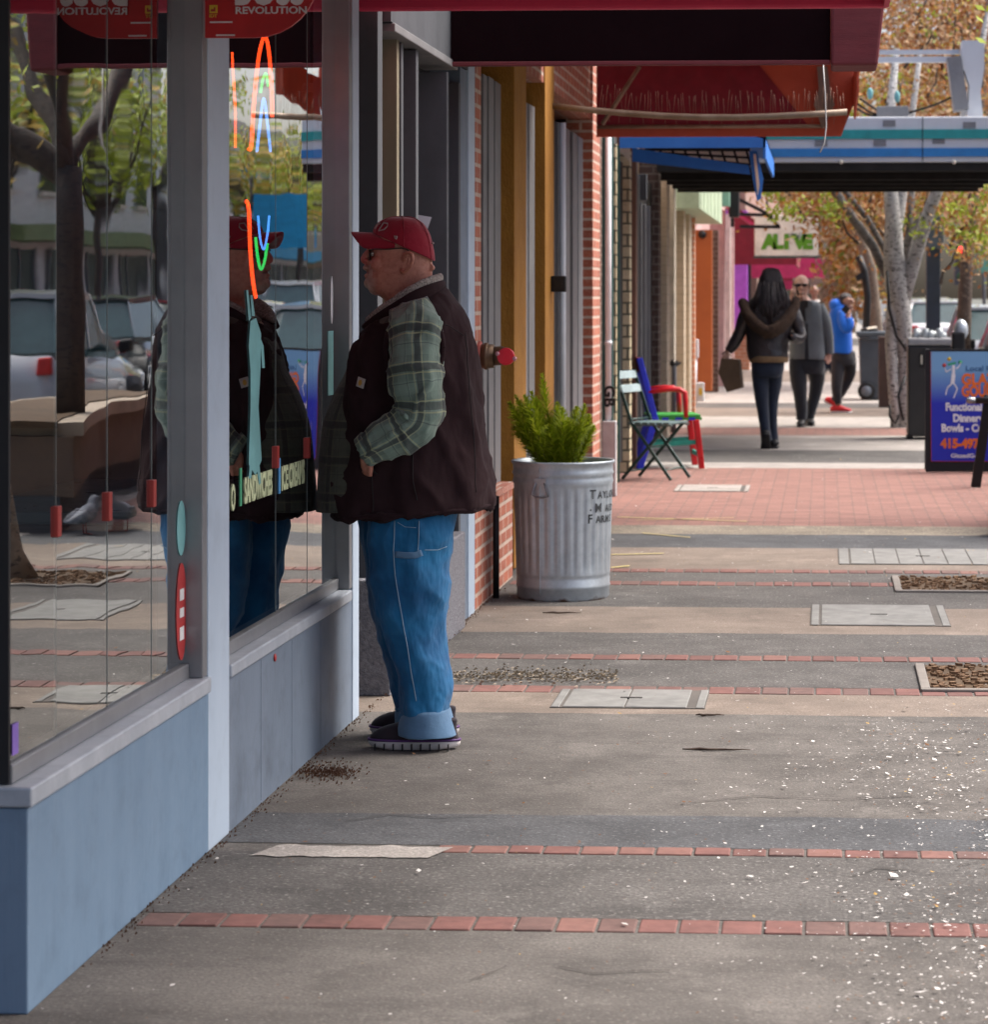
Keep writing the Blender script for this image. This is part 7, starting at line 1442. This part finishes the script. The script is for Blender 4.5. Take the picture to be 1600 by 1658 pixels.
m = MB(); pts = [P(u, v, Yw_ + y) for u, v, y in ((1203, 490, -.08), (1208, 505, -.15), (1220, 522, -.20), (1235, 534, -.22), (1247, 537, -.23), (1260, 532, -.22), (1274, 518, -.19), (1284, 503, -.14), (1289, 488, -.06))]; dn = dense([tuple(p_) for p_ in pts], 4); m.tube(dn, [.075 + .03 * math.sin(i / (len(dn) - 1) * math.pi) for i in range(len(dn))], 14, flat=.6); fu = m.build('fur_hood', M_FUR, wo); wrinkle(fu, .022, 22)
m = MB(); q = [P(u, v, Yw_ - .02) for u, v in ((1168, 580), (1196, 583), (1201, 628), (1177, 635), (1163, 604))]; m.prism(q, (.02, .13, 0)); bag = m.build('paper_bag', pmat('bag_brown', (.13, .075, .035), .7, bump=.4, bscale=12, bdist=.02), bevel=.006); m = MB(); m.tube([P(1172, 581, Yw_ + .04), P(1174, 573, Yw_ + .04), P(1181, 573, Yw_ + .04), P(1188, 582, Yw_ + .04)], .004, 6); m.build('handle', M_TANTR, bag)
tag(bag, 'brown paper carrier bag hanging from the woman\'s left hand', 'bag')
# man in the grey jacket
Yg = G(1308, 690).y
gm, bd_, c, w, hh, K = walker('balding man in sunglasses, grey jacket and dark trousers walking towards the viewer', Yg, (1308, 693), (.62, .38, .30),
    [([(1300, 478), (1302, 490), (1306, 530), (1307, 590)], [7, 13, 15, 13], 0), ([(1324, 495), (1337, 530), (1342, 565), (1342, 574)], [8, 8, 5, 4], 0), ([(1342, 574), (1341, 581)], [5, 4.5], 0), ([(1339, 580), (1338, 588)], [1.7, 1.4], -.03), ([(1341, 582), (1340, 590)], [1.7, 1.4], -.01), ([(1343, 581), (1343, 589)], [1.7, 1.4], .01), ([(1345, 579), (1345, 586)], [1.6, 1.3], .02), ([(1338, 576), (1335, 583)], [1.8, 1.4], -.04),
     ([(1283, 497), (1278, 512), (1277, 524), (1280, 508), (1282, 489), (1283, 477)], [6.5, 6.5, 5.5, 5, 4, 4], [0, -.06, -.12, -.2, -.21, -.2]), ([(1283, 477), (1284, 469)], [4, 3.5], -.22), ([(1284, 470), (1284, 464)], [1.5, 1.2], -.2), ([(1286, 470), (1287, 462)], [1.5, 1.2], -.2), ([(1288, 470), (1289, 463)], [1.5, 1.2], -.2), ([(1289, 472), (1291, 466)], [1.5, 1.2], -.2), ([(1283, 474), (1281, 469)], [1.6, 1.3], -.2),
     ([(1293, 590, -.02), (1293, 610, -.06), (1296, 640, -.1), (1298, 665, -.1), (1298, 684, -.1)], [9, 8.5, 6.5, 5, 5], 0), ([(1321, 590, .02), (1323, 610, .1), (1321, 635, .15), (1314, 662, .15), (1310, 684, .15)], [9, 8.5, 6.5, 5, 5], 0)], (1298, 446, 485, 13, 0))
garment([(488, 1288, 487, 1316, .08, 0), (492, 1279, 491, 1328, .12, 0), (502, 1277, 500, 1333, .14, 0), (530, 1279, 530, 1335, .15, 0), (555, 1279, 555, 1336, .155, 0), (575, 1278, 577, 1337, .16, 0), (581, 1279, 582, 1336, .155, 0)], Yg, 'jacket', fabric('grey_wool', (.15, .175, .20), .9), gm, .012)
M_GW = MATS['grey_wool']
limbs([(1325, 496), (1334, 515), (1340, 540), (1343, 560), (1343, 573)], [10, 10.5, 9, 7.5, 7], Yg, 'sleeve', M_GW, gm); limbs([(1283, 497), (1278, 512, -.06), (1277, 524, -.12), (1280, 508, -.2), (1284, 489, -.21)], [10, 10, 9, 7.5, 7], Yg, 'sleeve', M_GW, gm)
m = MB(); m.prism([P(u, v, Yg - .175) for u, v in ((1293, 487), (1308, 486), (1310, 495), (1306, 522), (1302, 520), (1296, 500))], (0, -.03, 0)); m.build('dark_shirt', fabric('slate_shirt', (.03, .028, .032)), gm, bevel=.006)
m = MB(); m.prism([P(u, v, Yg - .20) for u, v in ((1304, 500), (1306, 581), (1309, 581), (1308, 520), (1311, 496))], (0, -.008, 0)); m.prism([P(u, v, Yg - .205) for u, v in ((1309, 486), (1316, 490), (1313, 506), (1304, 526), (1308, 500))], (0, -.012, 0)); m.prism([P(u, v, Yg - .205) for u, v in ((1292, 488), (1287, 494), (1292, 508), (1303, 526), (1297, 504))], (0, -.012, 0)); m.build('lapel', M_GW, gm, bevel=.004); m = MB(); m.prism([P(u, v, Yg - .212) for u, v in ((1305, 524), (1303, 582), (1310, 582), (1308, 524))], (0, -.003, 0)); m.build('jacket_opening', M_BLKT, gm)
limbs([(1293, 582, -.02), (1293, 610, -.06), (1296, 640, -.1), (1298, 665, -.1), (1298, 680, -.1)], [15, 14, 11, 9.5, 9], Yg, 'trousers', M_BLKT, gm); limbs([(1321, 582, .02), (1323, 610, .1), (1321, 635, .15), (1314, 662, .15), (1310, 680, .15)], [14, 13, 10.5, 8.5, 8], Yg, 'trouser_leg', M_BLKT, gm)
garment([(580, 1281, 580, 1335, .13, 0), (595, 1280, 595, 1335, .14, 0), (606, 1283, 606, 1333, .12, 0)], Yg, 'trousers_seat', M_BLKT, gm)
shoe(1298, 689, Yg, .29, gm, M_BLACK, M_BLACK, -.15, -.15); shoe(1312, 689, Yg, .28, gm, M_BLACK, M_BLACK, .15, .12)
f = Vector((0, -1, 0)); m = MB()
for s in (-1, 1): m.ball(c + f * w * 1.2 + Vector((s * w * .42, 0, hh * .18)), w * .34, .012, hh * .15)
m.tube([c + f * w * 1.18 + Vector((-w * .9, .02, hh * .22)), c + f * w * 1.28 + Vector((0, 0, hh * .24)), c + f * w * 1.18 + Vector((w * .9, .02, hh * .22))], .006, 6); m.build('sunglasses', M_BLACK, gm)
m = MB()
for s in (-1, 1): m.ball(c + Vector((s * w * .92, w * .2, hh * .20)), w * .22, w * .8, hh * .38)
m.ball(c + Vector((0, w * .55, hh * .15)), w * .9, w * .75, hh * .5); m.build('hair', pmat('grey_brown_hair', (.16, .12, .09), .8, bump=.8, bscale=60, dirt=0), gm)
m = MB(); m.obox(P(1290.5, 470, Yg - .2), (.012, 0, .01), (0, .008, 0), (-.02, 0, .06)); ph = m.build('phone', M_BLACK, bevel=.006); tag(ph, 'phone held to the ear of the man in the grey jacket', 'phone')
# man in the blue hoodie
Yu = G(1363, 668).y
bm2, bd_, c, w, hh, K = walker('man in a blue hoodie and red shoes walking with a phone', Yu, (1360, 669), (.36, .19, .13),
    [([(1366, 498), (1364, 510), (1362, 540), (1365, 580)], [5, 11, 12, 12], 0), ([(1364, 508, -.1), (1367, 525, -.2), (1372, 533, -.24), (1376, 526, -.24), (1375, 516, -.22), (1374, 511, -.2)], [6, 6, 5, 4.5, 4, 3.5], 0), ([(1374, 514), (1374, 507)], [4, 3.5], -.2), ([(1372, 507), (1372, 502)], [1.4, 1.1], -.22), ([(1374, 507), (1374.5, 501)], [1.4, 1.1], -.21), ([(1376, 507), (1376.5, 501.5)], [1.4, 1.1], -.19), ([(1377, 508), (1378, 503)], [1.4, 1.1], -.17), ([(1371, 511), (1369, 507)], [1.5, 1.2], -.22),
     ([(1357, 508), (1350, 530), (1352, 555), (1358, 562)], [7, 7, 5, 4], [.1, .15, .15, .1]), ([(1360, 578, 0), (1357, 600, -.06), (1355, 625, -.1), (1356, 645, -.08), (1358, 657, -.08)], [8, 7, 5.5, 4, 4], 0), ([(1374, 578, 0), (1377, 595, .06), (1373, 615, .1), (1360, 638, .1), (1350, 652, .1)], [8, 7, 5.5, 4, 4], 0)], (1370, 475, 504, 10, 1))
M_HOOD = fabric('blue_hoodie', (.008, .13, .62), .85, (.006, .10, .5))
garment([(494, 1351, 494, 1371, .08, 0), (499, 1347, 499, 1374, .12, 0), (512, 1343, 512, 1378, .15, 0), (535, 1343, 535, 1380, .16, 0), (555, 1345, 555, 1380, .16, 0), (568, 1348, 570, 1380, .155, 0), (571, 1350, 573, 1379, .15, 0)], Yu, 'hoodie', M_HOOD, bm2, .014)
limbs([(1364, 508, -.1), (1367, 525, -.2), (1372, 533, -.24), (1376, 526, -.24), (1375, 516, -.22)], [9.5, 9.5, 8, 7, 6], Yu, 'sleeve', M_HOOD, bm2); limbs([(1353, 505, .05), (1346, 525, .1), (1346, 545, .1), (1352, 560, .05)], [8, 8.5, 7.5, 6.5], Yu, 'sleeve', M_HOOD, bm2)
m = MB(); m.ball(P(1356, 496, Yu + .02), .11, .13, .09, rot=Matrix.Rotation(R(25), 3, 'Y')); ho_ = m.build('hood', M_HOOD, bm2); wrinkle(ho_, .015, 12)
M_CHAR = fabric('charcoal_trousers', (.022, .021, .028), .8)
limbs([(1360, 572), (1357, 600, -.06), (1355, 625, -.1), (1356, 645, -.08), (1358, 654, -.08)], [12, 11, 9, 7, 6], Yu, 'trousers', M_CHAR, bm2); limbs([(1374, 572), (1377, 595, .06), (1373, 615, .1), (1360, 638, .1), (1350, 650, .1)], [11, 10, 9, 7.5, 6.5], Yu, 'trouser_leg', M_CHAR, bm2)
garment([(568, 1350, 568, 1381, .12, 0), (580, 1349, 580, 1384, .14, 0), (592, 1350, 592, 1385, .12, 0)], Yu, 'trousers_seat', M_CHAR, bm2)
M_RSH = pmat('red_shoe', (.68, .02, .03), .5, bump=.1)
shoe(1362, 666, Yu, .27, bm2, M_RSH, M_PW, R(75), -.08); shoe(1348, 657, Yu, .25, bm2, M_RSH, M_PW, R(75), .1, .07, -.5)
m = MB(); m.ball(c + Vector((-w * .12, w * .05, hh * .40)), w * 1.12, w * 1.2, hh * .64); m.ball(c + Vector((-w * .5, 0, 0)), w * .7, w * 1.12, hh * .6); m.build('hair', M_HAIRB, bm2)
m = MB(); m.obox(P(1369.5, 501, Yu - .24), (.03, 0, .035), (0, .008, 0), (-.03, 0, .03)); ph = m.build('phone', M_BLACK, bevel=.005); tag(ph, 'phone held to the mouth of the man in the blue hoodie', 'phone')
# two distant passers-by mostly hidden behind the others
for lb, Yd, u, v, skin_, cloth, hw in (('distant passer-by whose head shows between the grey jacket and blue hoodie', 46, 1319, 472, (.30, .15, .10), fabric('dull_white_top', (.5, .48, .46)), 7), ('distant passer-by in slate blue left of the man in the blue hoodie', 50, 1341, 487, (.25, .13, .09), fabric('slate_top', (.12, .18, .26)), 7)):
    s = F / Yd; ft = P(u, 480 + 1.48 * s, Yd); vf = 480 + 1.48 * s
    t, bd_, c, w, hh, K = walker(lb, Yd, (u, vf), skin_, [([(u, v + 10), (u, v + 22), (u, v + 60), (u, v + 75)], [4, 8, 8, 8], 0), ([(u - 11, v + 20), (u - 15, v + 40), (u - 15, v + 66)], [4.5, 4, 3], 0), ([(u + 11, v + 20), (u + 15, v + 40), (u + 15, v + 66)], [4.5, 4, 3], 0), ([(u - 5, v + 72), (u - 5, v + 105), (u - 6, vf - 4)], [6, 4.5, 3.5], 0), ([(u + 5, v + 72), (u + 5, v + 105), (u + 6, vf - 4)], [6, 4.5, 3.5], 0)], (u, v - 9, v + 11, hw, 0), .012)
    garment([(v + 14, u - 8, v + 14, u + 8, .09, 0), (v + 19, u - 14, v + 19, u + 14, .12, 0), (v + 45, u - 15, v + 45, u + 15, .14, 0), (v + 72, u - 14, v + 72, u + 14, .13, 0)], Yd, 'top', cloth, t)
    for sx in (-1, 1): limbs([(u + sx * 12, v + 20), (u + sx * 16, v + 42), (u + sx * 15.5, v + 60)], [6, 5.5, 4.5], Yd, 'sleeve', cloth, t); limbs([(u + sx * 5.5, v + 70), (u + sx * 5.5, v + 105), (u + sx * 6, vf - 3)], [8, 6.5, 5], Yd, 'trousers', M_NAVY, t); shoe(u + sx * 6, vf - 1, Yd, .27, t, M_BLACK, M_BLACK, 0, -.04)
    m = MB(); m.ball(c + Vector((0, w * .2, hh * .35)), w * 1.1, w * 1.15, hh * .68); m.build('hair', M_HAIRB, t)
